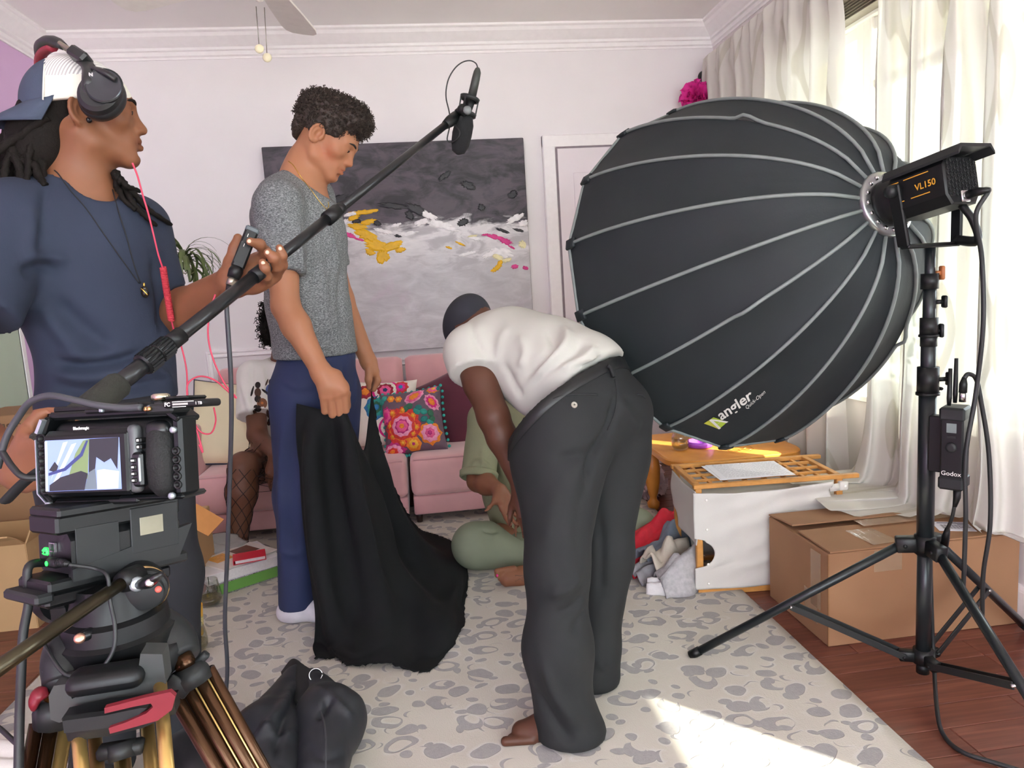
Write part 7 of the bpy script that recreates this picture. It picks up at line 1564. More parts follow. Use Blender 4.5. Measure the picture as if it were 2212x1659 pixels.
add('windscreen', MB().tube([M(1004, 250), M(1005, 254), M(1003, 268), M(998, 290), M(994, 312), M(990, 328), M(989, 334)], [.012, .022, .0275, .0290, .0265, .019, .004], 22), mat('windscreen_foam', '17191b', .95, var=.2, vscale=120, bump=.6, bscale=700), mic)
add('mic_body', MB().cyl(M(1005, 252), M(1021, 208), .0125, n=18), hard, mic); add('mic_tail', MB().tube([M(1018, 214), M(1028, 170), M(1031, 156), M(1032, 149), M(1033, 146)], [.0125, .0118, .0108, .0075, .004], 16), mat('mic_grey', '2f3330', .5), mic)
md = unit(M(1031, 156) - M(1005, 252)); mc1, mc2 = M(1014.5, 214), M(1008, 250)
shock = thing('shock_mount', 'black ring shock mount joining microphone and boom', 'microphone mount', mc2)
for c_, r in ((mc1, .0275), (mc2 + md * .004, .0255)): add('ring', MB().lathe(c_ - md * .005, md, [(0, r - .006), (0, r), (.010, r + .002), (.012, r - .001), (.010, r - .006), (0, r - .006)], 26, cap=False), hard2, shock)
mr = frame(md, (0, -1, 0))
for th in (.0, 2.1, 3.1, 4.3): e = mr @ A([math.cos(th), 0, math.sin(th)]); add('strut', MB().bar(mc2 + e * .025, mc1 + e * .026, .007, .004, e), hard, shock, False)
add('elastic_band', MB().tube([mc1 + mr @ A([.024 * math.cos(t), 0, .024 * math.sin(t)]) * (1 if i % 2 else .55) for i, t in enumerate(np.linspace(0, 2 * PI, 17))], .0018, 6), hard, shock)
add('swivel', MB().cyl(M(988, 246, .0), M(1000, 236, .0), .0135, n=16).ball(M(1000, 238, -.01), .018, 12).cyl(M(1003, 243, -.035), M(1003, 240, .02), .011, n=14), hard, shock)
add('thumb_screw', MB().lathe(M(1009, 240, -.03), (0, -1, 0), [(0, .012), (.014, .012), (.018, .008)], 12), mat('screw_grey', '6d7272', .4), shock)
cable('microphone_cable', 'thin black cable arching over the shock mount from microphone tail to boom', [M(1032, 147), M(1028, 137), M(1016, 131), M(1000, 134), M(984, 146), M(970, 168), M(964, 192), M(964, 214), M(970, 240, -.02), M(973, 262, -.02), M(970, 280, -.02), M(966, 302, -.02), M(975, 307, -.02), M(988, 300, -.035), M(993, 286, -.04), M(984, 272, -.03), M(975, 262, -.02)], .0019)
tx = thing('transmitter', 'small black plug-on transmitter held against the boom pole by thumb and finger', 'transmitter', onY(500, 610, 1.58))
t0, t1 = onY(512, 580, 1.565), onY(546, 494, 1.585); td_ = unit(t1 - t0); tR = frame(td_, unit(EYE - t0)); tL = np.linalg.norm(t1 - t0)
add('case', MB().box((t0 + t1) / 2, (.027, tL, .020), tR, bev=.004), hard, tx, False)
add('screen', MB().box((t0 + t1) / 2 + tR @ A([-.002, -.012, .0102]), (.018, .045, .001), tR), mat('tx_screen', '22282a', .12), tx, False)
for k in (.004, .026): add('mark', MB().box((t0 + t1) / 2 + tR @ A([-.004, k, .0105]), (.0012, .007, .0006), tR), prt, tx, False)
add('end_cap', MB().box(t1 - td_ * .004, (.028, .012, .021), tR, bev=.003), mat('tx_grey', '4b5559', .35), tx, False)
add('switch', MB().box(t1 + tR @ A([.014, -.022, .0]), (.008, .008, .008), tR, bev=.001), hard, tx, False)
add('collet', MB().tube([t0 + td_ * .004, t0 - td_ * .006, t0 - td_ * .022], [.012, .0148, .0125], 18), hard, tx)
x0 = t0 - td_ * .020; add('plug_sleeve', MB().cyl(x0, x0 - td_ * .018, .0098, n=18), mat('satin_metal', 'b0a999', .3, .9), tx); add('plug_boot', MB().tube([x0 - td_ * .017, x0 - td_ * .034], [.0085, .005], 14), hard, tx)
x1 = x0 - td_ * .034
cable('audio_cable', 'long dark cable hanging from the transmitter down towards the sandbag', [x1, onY(489, 650, 1.56), onY(493, 720, 1.56), onY(498, 800, 1.56), onY(500, 900, 1.57), onY(496, 1050, 1.60), onY(491, 1200, 1.63), onY(486, 1340, 1.67), onY(491, 1450, 1.72), onY(482, 1560, 1.78)], .0048, mat('cable_grey', '33363b', .4))
redc = mat('red_cable', 'c23a55', .45); redw = mat('red_coil_cord', 'b83240', .6, var=.15, vscale=300, bump=.6, bscale=700)
hc = cable('headphone_cable', 'thin red headphone cable with coiled section beside the operator', [onY(286, 352, 1.64), onY(297, 380, 1.65), onY(308, 420, 1.66), onY(320, 460, 1.67), onY(330, 500, 1.68), onY(342, 550, 1.69), onY(352, 580, 1.70)], .0019, redc)
a_, b_ = onY(352, 578, 1.70), onY(370, 692, 1.74); n = 34; R = frame(b_ - a_)
add('coiled_cord', MB().tube([lerp(a_, b_, i / (n * 6)) + R @ A([.0058 * math.cos(2 * PI * i / 6), 0, .0058 * math.sin(2 * PI * i / 6)]) for i in range(n * 6 + 1)], .0021, 5), redw, hc)
add('cord_core', MB().cyl(a_, b_, .0045, n=8), redw, hc)
cable('red_cable', 'loose red cable looping down from the coiled cord past the elbow', [b_, onY(378, 720, 1.76), onY(392, 750, 1.78), onY(403, 800, 1.78), onY(405, 850, 1.78), onY(412, 890, 1.78), onY(430, 930, 1.78), onY(455, 936, 1.78), onY(466, 910, 1.78), onY(462, 880, 1.78)], .0019, redc)
cable('red_cable', 'red cable drooping from the boom pole into a loop above the cream cushion', [onY(465, 636, 1.62), onY(452, 680, 1.62), onY(450, 730, 1.62), onY(462, 780, 1.62), onY(486, 830, 1.62), onY(510, 858, 1.62), onY(500, 852, 1.62), onY(465, 822, 1.61), onY(432, 813, 1.60), onY(408, 826, 1.59), onY(404, 850, 1.585), onY(410, 890, 1.58), onY(428, 940, 1.58), onY(438, 977, 1.58), onY(430, 960, 1.58)], .0019, redc)

# ================================================================ cinema camera rig on its tripod
QO = onD(240, 1000, .86); yw, rl = math.radians(9), math.radians(3.2)
qx, qy, qz = CAMR @ A([1, 0, 0.]), CAMR @ A([0, 0, -1.]), CAMR @ A([0, 1., 0])
qx, qy = qx * math.cos(yw) - qy * math.sin(yw), qy * math.cos(yw) + qx * math.sin(yw); qx, qz = qx * math.cos(rl) + qz * math.sin(rl), qz * math.cos(rl) - qx * math.sin(rl)
QR = np.stack([qx, qy, qz], 1); S = .86 / FOC
def q(x, y, z): return QO + QR @ A([x, y, z])
def qp(px, py, y=0.): return q((px - 240) * S, y, (1000 - py) * S)      # picture-like millimetres on the back plane, pushed y forward
def qbox(mb, x0, x1, y0, y1, d0, d1, bev=.002): return mb.box((qp(x0, y0, d0) + qp(x1, y1, d1)) / 2, (abs(x1 - x0) * S, abs(d1 - d0), abs(y1 - y0) * S), QR, bev)
cbk = mat('camera_black', '0e1011', .42, var=.06, bump=.05, bscale=700, spec=.35); cgl = mat('camera_gloss', '121416', .3); cgr = mat('camera_grip', '121414', .75, var=.1, bump=.5, bscale=420); cage_m = mat('cage_black', '16191b', .35, .4, var=.06); edge_m = mat('worn_edge', 'aab6bb', .3, .7)
rig = thing('cinema_camera', 'black cinema camera in a metal cage with lit rear screen, near left', 'camera', qp(240, 1085))
add('camera_body', rbox(MB(), tuple((qp(92, 905, .0) + qp(392, 1072, .045)) / 2), (300 * S, .045, 166 * S), .016, QR, n=4), cbk, rig)
add('rear_bezel', qbox(MB(), 92, 306, 925, 1068, -.012, .004, .006), cgl, rig, False)
add('screen_frame', qbox(MB(), 100, 298, 934, 1062, -.0145, -.010, .003), hard, rig, False)
scm = {k: emis('screen_' + k, c, v * .52) for k, c, v in (('blue', '7f93d6', .75), ('white', 'c9d6ee', .8), ('green', '6b7f55', .6), ('dark', '23262c', .5), ('grey', '5d6a72', .6), ('pale', 'a7b4e6', .75), ('navy', '303a6c', .6))}
sc_o = add('screen', qbox(MB(), 106, 283, 944, 1054, -.0152, -.0142, .0004), scm['blue'], rig, False)
def spoly(c, pts, l): add('screen_image', MB().put([qp(x, y, -.0153 - .0001 * l) for x, y in pts], [tuple(range(len(pts)))]), scm[c], sc_o, False)
spoly('white', [(106, 946), (112, 946), (108, 1053), (102.5, 1053)], 1); spoly('white', [(170, 955), (182, 952), (130, 1036), (120, 1038)], 1); spoly('pale', [(150, 950), (162, 948), (128, 1010), (116, 1030)], 1)
spoly('green', [(198, 948), (213, 945), (205, 1030), (160, 1022), (178, 975)], 1); spoly('dark', [(213, 945), (283, 944), (276, 1012), (262, 988), (246, 996), (228, 984), (224, 1008), (208, 1016)], 2); spoly('grey', [(208, 1016), (224, 1008), (226, 1052), (196, 1052)], 2); spoly('pale', [(228, 1012), (244, 1010), (280, 1016), (276, 1052), (226, 1052)], 1); spoly('white', [(244, 1016), (264, 1020), (262, 1050), (240, 1050)], 2)
spoly('dark', [(113, 1040), (140, 1024), (190, 1012), (206, 1018), (196, 1053), (112, 1053)], 3); spoly('navy', [(112, 1014), (150, 1004), (190, 975), (206, 948), (211, 948), (196, 980), (154, 1010), (112, 1020)], 4); spoly('dark', [(113, 1008), (128, 990), (136, 1000), (130, 1014)], 2)
tmb = MB(); put_text(tmb, 'Blackmagic', .0048, qp(172, 924, -.0125), qx, qz, .0006, .0002); add('lettering', tmb, prt, rig, False)
add('thumb_rest', rbox(MB(), tuple((qp(292, 918, -.012) + qp(318, 1066, .004)) / 2), (26 * S, .014, 146 * S), .006, QR, n=3), mat('rest_grey', '4b4e50', .35), rig)
add('grip', MB().tube([qp(352, 935, .012), qp(354, 945, .006), qp(356, 1000, .004), qp(356, 1050, .006), qp(356, 1066, .012)], [.012, .016, .0175, .017, .013], 22), cgr, rig)
add('grip_cap', rbox(MB(), tuple(qp(352, 934, .014)), (58 * S, .04, 40 * S), .010, QR, n=3), cgl, rig)
add('button_panel', qbox(MB(), 304, 330, 978, 1052, -.013, .0, .003), cgl, rig, False); add('panel_rail', qbox(MB(), 321, 327, 988, 1042, -.0145, -.008, .0015), mat('rail_grey', '8e9698', .3, .6), rig, False)
for i, y in enumerate((953, 967)): b = add('button', qbox(MB(), 316, 330, y - 5, y + 5, -.0125, .0, .0012), hard, rig, False); add('icon', qbox(MB(), 320, 325, y - 2.5, y + 2.5, -.0131, -.0124, .0001), prt, b, False)
for i, y in enumerate((995, 1009, 1023, 1037)): b = add('button', qbox(MB(), 305, 318, y - 5, y + 5, -.0148, .0, .0012), hard, rig, False); add('icon', qbox(MB(), 308, 314 if i else 315, y - 2.0, y + 2.0, -.0154, -.0147, .0001), prt, b, False)
cg = add('cage', qbox(qbox(qbox(qbox(MB(), 60, 76, 930, 1062, -.004, .055, .003), 384, 408, 905, 1076, .0, .035, .004), 84, 384, 884, 902, .004, .05, .003), 250, 406, 1072, 1084, .0, .05, .003), cage_m, rig, False)
for a, b in (((76, 932), (92, 895)), ((66, 1058), (92, 1084)), ((378, 895), (404, 915))): add('cage_corner', MB().bar(qp(*a, .02), qp(*b, .02), .045, .008, qz * .3 + qx, .002), cage_m, cg, False)
add('worn_edge', MB().bar(qp(76, 928, -.005), qp(90, 899, -.005), .004, .010, qy).bar(qp(66, 942, -.0045), qp(65, 1060, -.0045), .0014, .002, qy).bar(qp(65, 1060, -.0045), qp(88, 1085, -.0045), .0014, .002, qy), edge_m, cg, False)
for i in range(8): add('cage_hole', MB().lathe(qp(81, 940 + i * 16, -.002), -qy, [(0, .0058), (.003, .0058), (.003, .0036), (.0, .0034)], 14), hard, cg)
for i in range(5): add('cage_hole', MB().lathe(qp(397, 980 + i * 18, -.0005), -qy, [(0, .005), (.003, .005), (.003, .003), (.0, .003)], 14), hard, cg)
for x, y, r in ((386, 1074, .004), (92, 1086, .0045), (345, 888, .004), (397, 935, .004)): add('screw', MB().lathe(qp(x, y, -.003), -qy, [(0, r), (.004, r), (.005, r * .7)], 14), edge_m, cg)
add('top_rail', qbox(qbox(MB(), 88, 300, 872, 886, .010, .035, .002), 180, 345, 880, 892, .0, .03, .002), hard, rig, False); add('rail_clip', qbox(MB(), 221, 230, 872, 890, -.004, .02, .001), edge_m, rig, False)
add('clamp_block', qbox(qbox(MB(), 335, 400, 878, 900, -.008, .03, .003), 352, 372, 872, 886, -.004, .02, .002), hard2, rig, False); add('clamp_knob', MB().lathe(qp(360, 878, .004), qz, [(0, .006), (.004, .006), (.004, .0105), (.010, .0105), (.012, .008)], 20), mat('knob_chrome', 'c6bfa8', .25, 1.), rig)
for x in (342, 349): add('screw', MB().lathe(qp(x, 888, -.008), -qy, [(0, .0030), (.003, .003), (.004, .002)], 12), mat('brass_screw', 'b89a6a', .3, 1.), rig)
add('bottom_plate', qbox(MB(), 95, 300, 1074, 1090, .0, .06, .003), hard, rig, False)
ssd = thing('portable_drive', 'slim black solid state drive marked 1 TB clamped above the camera grip', 'drive', qp(430, 890))
add('case', rbox(MB(), tuple((qp(384, 872, -.014) + qp(474, 890, .030)) / 2), (90 * S, .044, 17 * S), .004, QR, n=3), cbk, ssd); add('holder', qbox(MB(), 386, 440, 864, 872, -.01, .03, .002), hard, ssd, False)
tmb = MB()
put_text(tmb, 'FC', .0062, qp(391, 885, -.0142), qx, qz, .0003, .0002); put_text(tmb, '1 TB', .0045, qp(461, 884, -.0142), qx, qz, .0003, .0001)
for k in range(22): tmb.put(*(lambda m_: (m_.v, m_.f))(MB().box(qp(410 + k * 1.6, 881.5, -.0144), ((.0003, .0006)[k % 2], .0003, .0022), QR)))
for a, b, y in ((409, 458, 876.5), (409, 440, 887)): tmb.put(*(lambda m_: (m_.v, m_.f))(MB().box(qp((a + b) / 2, y, -.0144), ((b - a) * S, .0003, .0008), QR)))
add('lettering', tmb, prt, ssd, False)
cable('video_cable', 'grey cable arching from the drive clamp over the camera to the left edge', [qp(335, 884, -.012), qp(290, 883, -.012), qp(235, 874, -.015), qp(180, 860, -.015), qp(120, 848, -.012), qp(60, 858, -.005), qp(20, 888, -.0), qp(-15, 935, .0), qp(-40, 1000, .0)], .0042, mat('cable_dark', '3b3e42', .45))
cable('side_cable', 'black cable entering the left side of the camera cage', [qp(-30, 960, .0), qp(5, 1000, -.004), qp(32, 1022, -.004), qp(60, 1026, .006), qp(80, 1026, .02)], .0040)
o = add('strap', MB().tube(smooth_path([qp(-40, 1075, .01), qp(0, 1042, .01), qp(35, 1015, .015), qp(62, 1000, .02)], 5), .011, 10, flat=.5), mat('strap_black', '1a1b1d', .9)); tag(o, 'black padded strap looped on the left side of the cage', 'strap')
# battery unit and sliding plate beneath
bt = thing('battery_unit', 'black camera battery unit with green lit ports under the cage', 'battery', qp(200, 1215))
by = math.radians(24); bxv = qx * math.cos(by) - qy * math.sin(by) * 1.; byv = qy * math.cos(by) + qx * math.sin(by); BR = np.stack([bxv, byv, qz], 1)
c0 = qp(128, 1176, -.022)
def bq(x, y, z): return c0 + BR @ A([x, y, z])
oct2 = [(-.038, -.018), (-.032, -.026), (.034, -.026), (.038, -.020), (.038, .012), (.028, .024), (-.026, .024), (-.038, .014)]
add('case', MB().prism(oct2, bq(0, 0, 0), bxv, qz, byv, .135, bev=.002), cbk, bt, True, sharp=30)
add('adapter_block', MB().box(bq(.006, .06, .032), (.066, .15, .022), BR, bev=.003).box(bq(.010, .05, .046), (.07, .13, .012), BR, bev=.003), cbk, bt, False)
add('side_panel', MB().box(bq(.0385, .030, .004), (.002, .05, .044), BR, bev=.0005), hard2, bt, False); add('side_panel', MB().box(bq(.0388, .10, .010), (.003, .062, .056), BR, bev=.001), hard2, bt, False)
add('meter_window', MB().box(bq(.0405, .095, .014), (.001, .030, .022), BR, bev=.0003), mat('meter_beige', '8a8672', .25), bt, False)
add('lens_support', MB().prism([(.0, -.028), (.13, -.028), (.15, .012), (.0, -.014)], bq(.030, 0, -.006), byv, qz, bxv, .010), hard2, bt, False)
gled = emis('green_port', '2ff05a', .9); rled = emis('red_light', 'ff4a40', .9)
add('power_port', MB().box(bq(-.020, -.001, -.004), (.014, .004, .008), BR, bev=.002).box(bq(-.018, -.0012, -.0005), (.008, .004, .004), BR, bev=.001), gled, bt, False)
for x in (-.0235, -.0165): add('pin_hole', MB().lathe(bq(x, -.0034, -.004), -byv, [(0, .0013), (.0004, .0013)], 10), hard, bt)
us = MB()
for p_, s_ in (((0, -.002, .008), (.014, .002, .0012)), ((-.0064, -.002, 0), (.0012, .002, .016)), ((.0064, -.002, .003), (.0012, .002, .010)), ((-.003, -.002, -.0015), (.008, .002, .001))): us.box(bq(*p_), s_, BR)
add('data_port', us, steel, bt, False)
pl_ = add('plug', MB().box(bq(.016, -.008, -.012), (.024, .012, .011), BR, bev=.003).tube([bq(.026, -.008, -.011), bq(.040, -.008, -.010), bq(.046, -.007, -.012)], [.005, .004, .003], 10), hard, bt); add('plug_light', MB().lathe(bq(.012, -.0145, -.012), -byv, [(0, .003), (.001, .0028), (.0012, .001)], 14), gled, pl_)
for i in range(6): add('strain_ring', MB().lathe(bq(.028 + .003 * i, -.008, -.011), bxv, [(0, .0052 - .0003 * i), (.0016, .0052 - .0003 * i)], 12), hard, pl_)
# fluid head
hd = thing('fluid_mount', 'black fluid head with pan handle under the camera', 'pan mount', qp(250, 1400, .05))
HC = onD(232, 1290, .88); hz = A([0, 0, 1.]); hyv = unit([byv[0], byv[1], 0]); hxv = np.cross(hyv, hz); HRm = np.stack([hxv, hyv, hz], 1); S2 = .88 / FOC
def hq_(x, y, z): return HC + HRm @ A([x, y, z])
def hp_(px, py, d=.86): return onD(px, py, d)
add('slide_plate', MB().box(bq(.0, .06, -.036), (.075, .17, .014), BR, bev=.003).box(bq(.0, .05, -.052), (.060, .15, .018), BR, bev=.004), hard, hd, False)
add('plate_lip', MB().box(bq(.0, -.03, -.046), (.080, .02, .012), BR, bev=.003), hard2, hd, False)
add('tilt_body', rbox(MB(), tuple(hp_(232, 1268, .92)), (.086, .075, .062), .014, HRm, n=4), hard, hd)
add('tilt_drum', MB().lathe(hp_(148, 1283, .90), -hxv, [(0, .034), (.010, .038), (.022, .036), (.028, .026), (.030, .004)], 28), hard, hd, sharp=35)
add('tilt_drum', MB().lathe(hp_(300, 1262, .89), unit(hxv - hyv * .5), [(0, .030), (.012, .031), (.022, .030)], 28), hard, hd, sharp=35)
dk = MB().lathe(hp_(318, 1268, .87), unit(hxv - hyv * .8), [(0, .024), (.010, .024), (.013, .021), (.020, .0205), (.0215, .017), (.022, .002)], 28); add('drag_knob', dk, hard2, hd, sharp=35)
add('drag_ring', MB().lathe(hp_(311, 1270, .875), unit(hxv - hyv * .8), [(0, .0285), (.004, .0285)], 28), mat('brass_ring', 'b79a6e', .25, 1.), hd)
add('level_light', MB().lathe(hp_(342, 1273, .838), unit(hp_(342, 1273, .8) - hp_(342, 1273, .9)), [(0, .0036), (.002, .0034), (.0024, .001)], 14), rled, hd)
lv = add('lock_lever', MB().tube([hp_(300, 1262, .845), hp_(322, 1258, .835), hp_(340, 1246, .83), hp_(350, 1238, .83)], [.009, .010, .007, .004], 12, flat=.7), cgl, hd); add('lever_screw', MB().lathe(hp_(323, 1259, .826), unit(EYE - hp_(323, 1259, .826)), [(0, .005), (.002, .005), (.003, .003)], 14), steel, lv)
add('bubble_cap', MB().lathe(hp_(296, 1262, .84), unit(EYE - hp_(296, 1262, .84)), [(0, .009), (.004, .008), (.005, .004)], 18), edge_m, hd)
PB = hp_(255, 1372, .88)
add('pan_base', MB().lathe(PB, hz, [(-.012, .062), (.0, .064), (.008, .066), (.012, .060), (.030, .058), (.034, .050), (.048, .046), (.07, .040)], 36), hard, hd, sharp=30)
add('yoke_side', MB().box(hp_(300, 1322, .885), (.05, .05, .06), HRm, bev=.014), hard, hd, False); add('yoke_side', MB().box(hp_(165, 1325, .91), (.03, .06, .06), HRm, bev=.012), hard, hd, False)
add('pan_lock', MB().tube([hp_(200, 1362, .83), hp_(188, 1372, .82), hp_(172, 1378, .815)], [.0055, .0065, .0055], 12), cgl, hd); add('pan_lock_tip', MB().lathe(hp_(172, 1379, .813), unit(EYE - hp_(172, 1379, .8)), [(0, .006), (.003, .006), (.004, .003)], 14), mat('copper_tip', 'c79a84', .3, .9), hd)
ph_ = add('pan_handle', MB().tube([hp_(270, 1256, .84), hp_(200, 1302, .80), hp_(90, 1378, .74), hp_(-30, 1462, .68)], [.0072, .0076, .0080, .0082], 20), mat('bronze_tube', '3b3527', .28, .75), hd)
add('handle_socket', MB().tube([hp_(300, 1244, .86), hp_(272, 1254, .842), hp_(262, 1260, .835)], [.014, .0135, .0115], 18), hard, hd)
cable('head_cable', 'thin black cable looping from the battery unit round the pan base', [bq(.046, -.007, -.012), qp(236, 1215, -.03), hp_(232, 1245, .82), hp_(238, 1300, .82), hp_(248, 1350, .815), hp_(246, 1400, .81), hp_(222, 1440, .805), hp_(180, 1462, .80), hp_(140, 1455, .80), hp_(112, 1420, .81), hp_(96, 1390, .83)], .0022)
cable('power_lead', 'thick dark lead hanging from the battery unit down past the left tripod leg', [bq(-.034, .01, -.02), hp_(62, 1225, .84), hp_(62, 1300, .84), hp_(50, 1370, .83), hp_(46, 1450, .82), hp_(42, 1560, .80), hp_(40, 1700, .78)], .0050)
cable('thin_lead', 'thin black lead crossing the lower left corner in front of the rug', [hp_(42, 1612, .80), hp_(20, 1592, .82), hp_(0, 1574, .84), hp_(-30, 1552, .86)], .0028)
# tripod
tgm = mat('tripod_grey', '3a3d3c', .5, var=.06)
tp_ = thing('tripod', 'black spider tripod with gold tubes and red clamp levers, near left', 'tripod', (PB[0], PB[1] + .02, 0))
gold_t = mat('gold_tube', 'd0b06c', .3, .85, var=.08, vscale=4); brown_t = mat('bronze_leg', '4a3322', .25, .8, var=.1); redl = mat('red_lever', '761d29', .45, var=.06)
add('bowl', MB().lathe(PB - hz * .012, -hz, [(0, .072), (.008, .076), (.02, .074), (.035, .066), (.05, .05)], 36), hard2, tp_)
def T(x, y, d): return onD(x, y, d)
for pts, r in (([T(290, 1392, .88), T(335, 1372, .90), T(372, 1390, .90), T(392, 1425, .89)], [.03, .034, .030, .023]), ([T(215, 1400, .88), T(160, 1400, .86), T(140, 1430, .84), T(140, 1470, .83)], [.03, .03, .025, .022]), ([T(300, 1390, .93), T(260, 1380, 1.0)], [.03, .025])): add('shoulder', MB().tube(smooth_path(pts, 5), np.interp(np.linspace(0, 1, (len(pts) - 1) * 5 + 1), np.linspace(0, 1, len(pts)), r), 18), hard2, tp_)
fb = MB(); poly = [(-112, 42), (-115, -10), (-100, -20), (100, 15), (112, 30), (112, 96), (70, 104), (60, 60), (-70, 28), (-78, 62), (-100, 62)]
FX = unit(T(350, 1440, .83) - T(150, 1470, .81)); FZ = unit(A([0, 0, 1]) - FX * FX[2]); FY_ = np.cross(FX, FZ); s3 = .77 / FOC; fo = (T(250, 1470, .82)); s2 = .82 / FOC
def ft(px, py, d=0.): return fo + FX * (px - 250) * s2 + FZ * (1470 - py + .10 * (px - 250) * -1) * s2 + FY_ * -d
add('front_block', MB().prism([(x * s2, (y - 30) * s2) for x, y in poly], fo + FY_ * .025, FX, FZ, -FY_, .03, bev=.003).box(fo + FZ * (-4) * s2 + FY_ * .0, (66 * s2, .012, 52 * s2), np.stack([FX, FY_, FZ], 1), bev=.002), tgm, tp_, True, sharp=30)
add('front_block', rbox(MB(), tuple(fo + FZ * 30 * s2 + FY_ * .022), (150 * s2, .04, 46 * s2), .012, np.stack([FX, FY_, FZ], 1), n=3), hard, tp_)
add('pivot_screw', MB().lathe(fo + FZ * 2 * s2 - FY_ * .008, -FY_, [(0, .0072), (.003, .007), (.0045, .005), (.0035, .003), (.0035, .0005)], 18), cgl, tp_)
# front leg: three gold tubes with clamp blocks
leg1 = add('leg', MB().cyl(T(160, 1490, .822), T(190, 1800, .69), .0072, n=18).cyl(T(344, 1455, .822), T(372, 1800, .69), .0072, n=18), gold_t, tp_)
add('inner_tube', MB().cyl(T(205, 1590, .81), T(222, 1800, .70), .0070, n=18).cyl(T(318, 1560, .81), T(340, 1800, .70), .0070, n=18).cyl(T(264, 1632, .80), T(276, 1800, .72), .0085, n=18), gold_t, leg1)
add('leg_clamp', MB().prism([(-103, 27), (-97, -26), (-14, -30), (50, -24), (121, -3), (121, 28), (-19, 33)], T(250, 1560, .772), FX * s3, FZ * s3, -FY_, .022), hard, leg1, True, sharp=30)
lever = [(-18, 35), (60, 44), (112, 48), (121, 36), (111, 7), (81, -12), (-14, -24), (-15, -11), (20, -4), (60, 8), (75, 20), (72, 29), (40, 28), (-19, 23)]
add('clamp_lever', MB().prism(lever, T(250, 1560, .752), FX * s3, FZ * s3, -FY_, .007), redl, leg1, True, sharp=40)
add('lever_grip', MB().prism([(-100, 24), (-18, 21), (52, 25), (64, 22), (40, 6), (-15, -8), (-100, -4)], T(250, 1562, .757), FX * s3, FZ * s3, -FY_, .010), hard2, leg1, True, sharp=40)
add('mid_block', MB().box(T(262, 1618, .775), (88 * s2, .018, 26 * s2), np.stack([FX, FY_, FZ], 1), bev=.003).cyl(T(262, 1604, .775), T(266, 1640, .77), .014, n=18), hard2, leg1)
# right leg
r0, r1 = T(398, 1430, .885), T(398, 1430, .885) + (T(560, 1720, .93) - T(398, 1430, .885)) * 2.2
leg2 = add('leg', MB().cyl(T(390, 1415, .887), T(408, 1448, .886), .0125, n=18), brown_t, tp_)
add('clamp', MB().tube([T(404, 1440, .885), T(412, 1458, .885), T(424, 1480, .885)], [.020, .024, .021], 8).box(T(430, 1428, .89), (.028, .01, .01), eul(ry=-.7), bev=.002), hard2, leg2)
u_ = unit(r1 - r0); sd = unit(np.cross(u_, ray(420, 1500)))
for k, (o_, rr_, m_) in enumerate(((-.024, .0085, brown_t), (-.008, .0075, brown_t), (.008, .0085, brown_t), (.022, .007, brown_t))): add('leg_tube', MB().cyl(T(414, 1468, .885) + sd * o_, r1 + sd * o_, rr_, n=16), m_, leg2)
add('leg_tube_seam', MB().cyl(T(414, 1470, .879) + sd * 0, r1 + sd * 0 - unit(ray(420, 1500)) * .006, .0012, n=8).cyl(T(414, 1470, .879) + sd * .016, r1 + sd * .016 - unit(ray(420, 1500)) * .006, .0012, n=8), gold_t, leg2)
add('spreader_arm', MB().bar(T(360, 1470, .86), T(408, 1496, .87), .006, .02, (0, 0, 1), .002), hard2, leg2)
# left leg
l0, l1 = T(122, 1490, .835), T(86, 1720, .80)
leg3 = add('leg', MB().cyl(T(124, 1480, .835), T(121, 1515, .834), .0125, n=18), mat('orange_anodised', 'a8602a', .25, .9), tp_)
add('clamp', MB().tube([T(122, 1512, .832), T(118, 1535, .831), T(114, 1568, .83)], [.020, .0225, .020], 10).tube([T(134, 1440, .835), T(126, 1482, .835)], [.022, .0165], 14), hard2, leg3)
add('clamp_lever', MB().tube(smooth_path([T(104, 1492, .82), T(84, 1500, .815), T(74, 1515, .812), T(72, 1534, .812)], 4), [.008, .010, .011, .012, .012, .012, .011, .010, .010, .009, .008, .006, .004], 10, flat=.6), redl, leg3)
u3 = unit(l1 - T(114, 1560, .83)); sd3 = unit(np.cross(u3, ray(110, 1560)))
for o_, m_ in ((-.015, brown_t), (.0, brown_t), (.015, gold_t)): add('leg_tube', MB().cyl(T(112, 1560, .832) + sd3 * o_, T(112, 1560, .832) + sd3 * o_ + u3 * .75, .0075, n=16), m_, leg3)
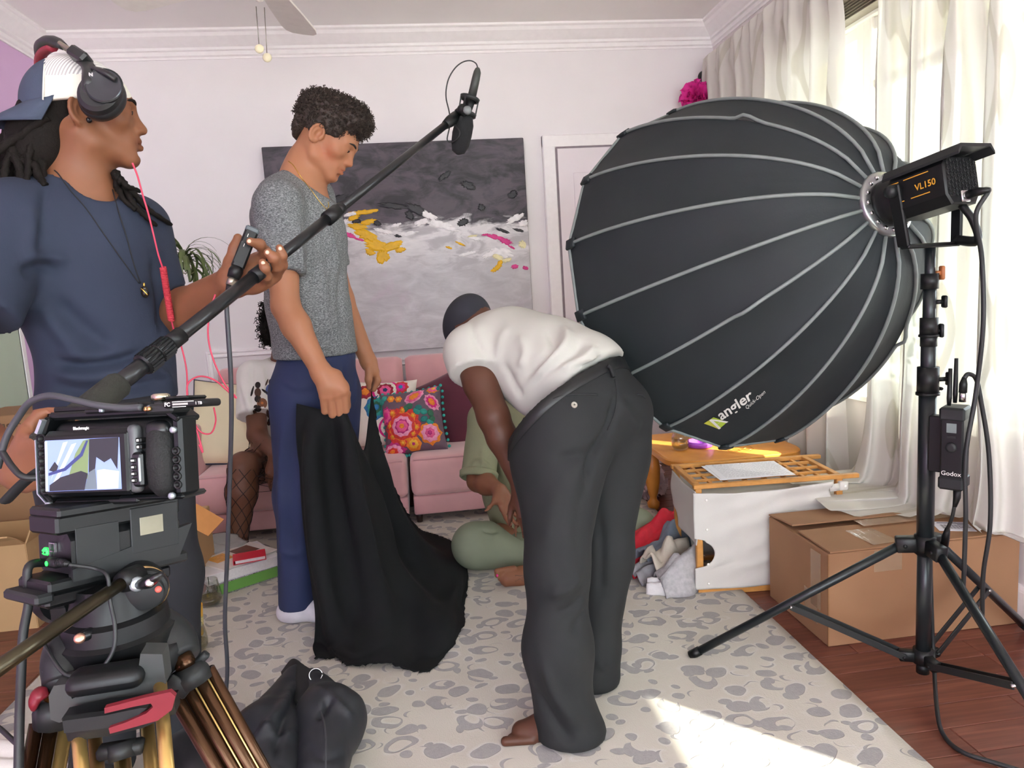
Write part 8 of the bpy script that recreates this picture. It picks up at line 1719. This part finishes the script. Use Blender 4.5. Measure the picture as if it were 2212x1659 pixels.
# ================================================================ sandbag on the rug
sg = thing('sandbag', 'black two-lobed sandbag with a metal ring on the rug right of the tripod', 'sandbag', onZ(640, 1560, .015))
def Zp(x, y, z): return onZ(x, y, z)
sbm = mat('sandbag_nylon', '22252a', .55, var=.12, vscale=9, bump=.15, bscale=260)
lob = [cone(Zp(640, 1470, .075), Zp(575, 1600, .085), .045, .085, .05), cone(Zp(575, 1600, .085), Zp(560, 1720, .075), .085, .075, .05), cone(Zp(600, 1620, .06), Zp(615, 1690, .06), .06, .05, .05)]
lob2 = [cone(Zp(672, 1478, .08), Zp(712, 1560, .085), .045, .085, .04), cone(Zp(712, 1560, .085), Zp(690, 1680, .07), .085, .060, .05)]
for nm, L_, ln in (('lobe', lob, [([(640, 1470), (600, 1540), (540, 1620)], .012, .008), ([(640, 1500), (610, 1570), (590, 1650)], .010, -.008), ([(560, 1560), (600, 1590), (640, 1580)], .010, .005)]), ('lobe', lob2, [([(680, 1480), (720, 1510), (770, 1560)], .010, .006), ([(690, 1500), (700, 1560), (705, 1640)], .006, .004), ([(720, 1505), (700, 1530), (690, 1560)], .010, -.010), ([(650, 1600), (700, 1640), (750, 1625)], .010, -.004)])):
    V, Q = surf(L_ + [cut((0, 1.8, .016), (0, 0, -1), 1.)], .007); V = crease(V, Q, ln); V = V + normals(V, Q) * (.003 * vnoise(V * 22, 4))[:, None]; V[:, 2] = np.maximum(V[:, 2], .016); add(nm, Q2(V, Q), sbm, sg)
add('seam', MB().tube(smooth_path([Zp(676, 1500, .13), Zp(700, 1560, .17), Zp(704, 1640, .155), Zp(700, 1690, .12)], 6), .0022, 6), mat('seam_grey', '3a3d40', .6), sg)
web = mat('webbing', '191a1c', .9, bump=.4, bscale=600)
add('webbing', MB().slab(interp_grid(A([[Zp(608, 1452, .06), Zp(632, 1424, .10), Zp(655, 1436, .115)], [Zp(618, 1500, .10), Zp(645, 1470, .135), Zp(690, 1462, .13)], [Zp(632, 1530, .12), Zp(665, 1520, .145), Zp(712, 1500, .13)]]), 14, 14), .004), web, sg)
rc_ = Zp(682, 1458, .15); add('metal_ring', MB().tube([rc_ + A([.018 * math.cos(t), .006 * math.sin(t), .016 * math.sin(t)]) for t in np.linspace(0, 2 * PI, 25)], .0022, 8), steel, sg)
heap('white_cloth', 'crumpled white cloth on the rug at the bottom left corner', 'cloth', [(-1.32, 2.02), (-1.22, 1.99), (-1.10, 1.95)], (.06, .07, .05), (.03, .035, .02), mat('crumpled_white', 'd8d4cc', .9, var=.04, bump=.3), 9)
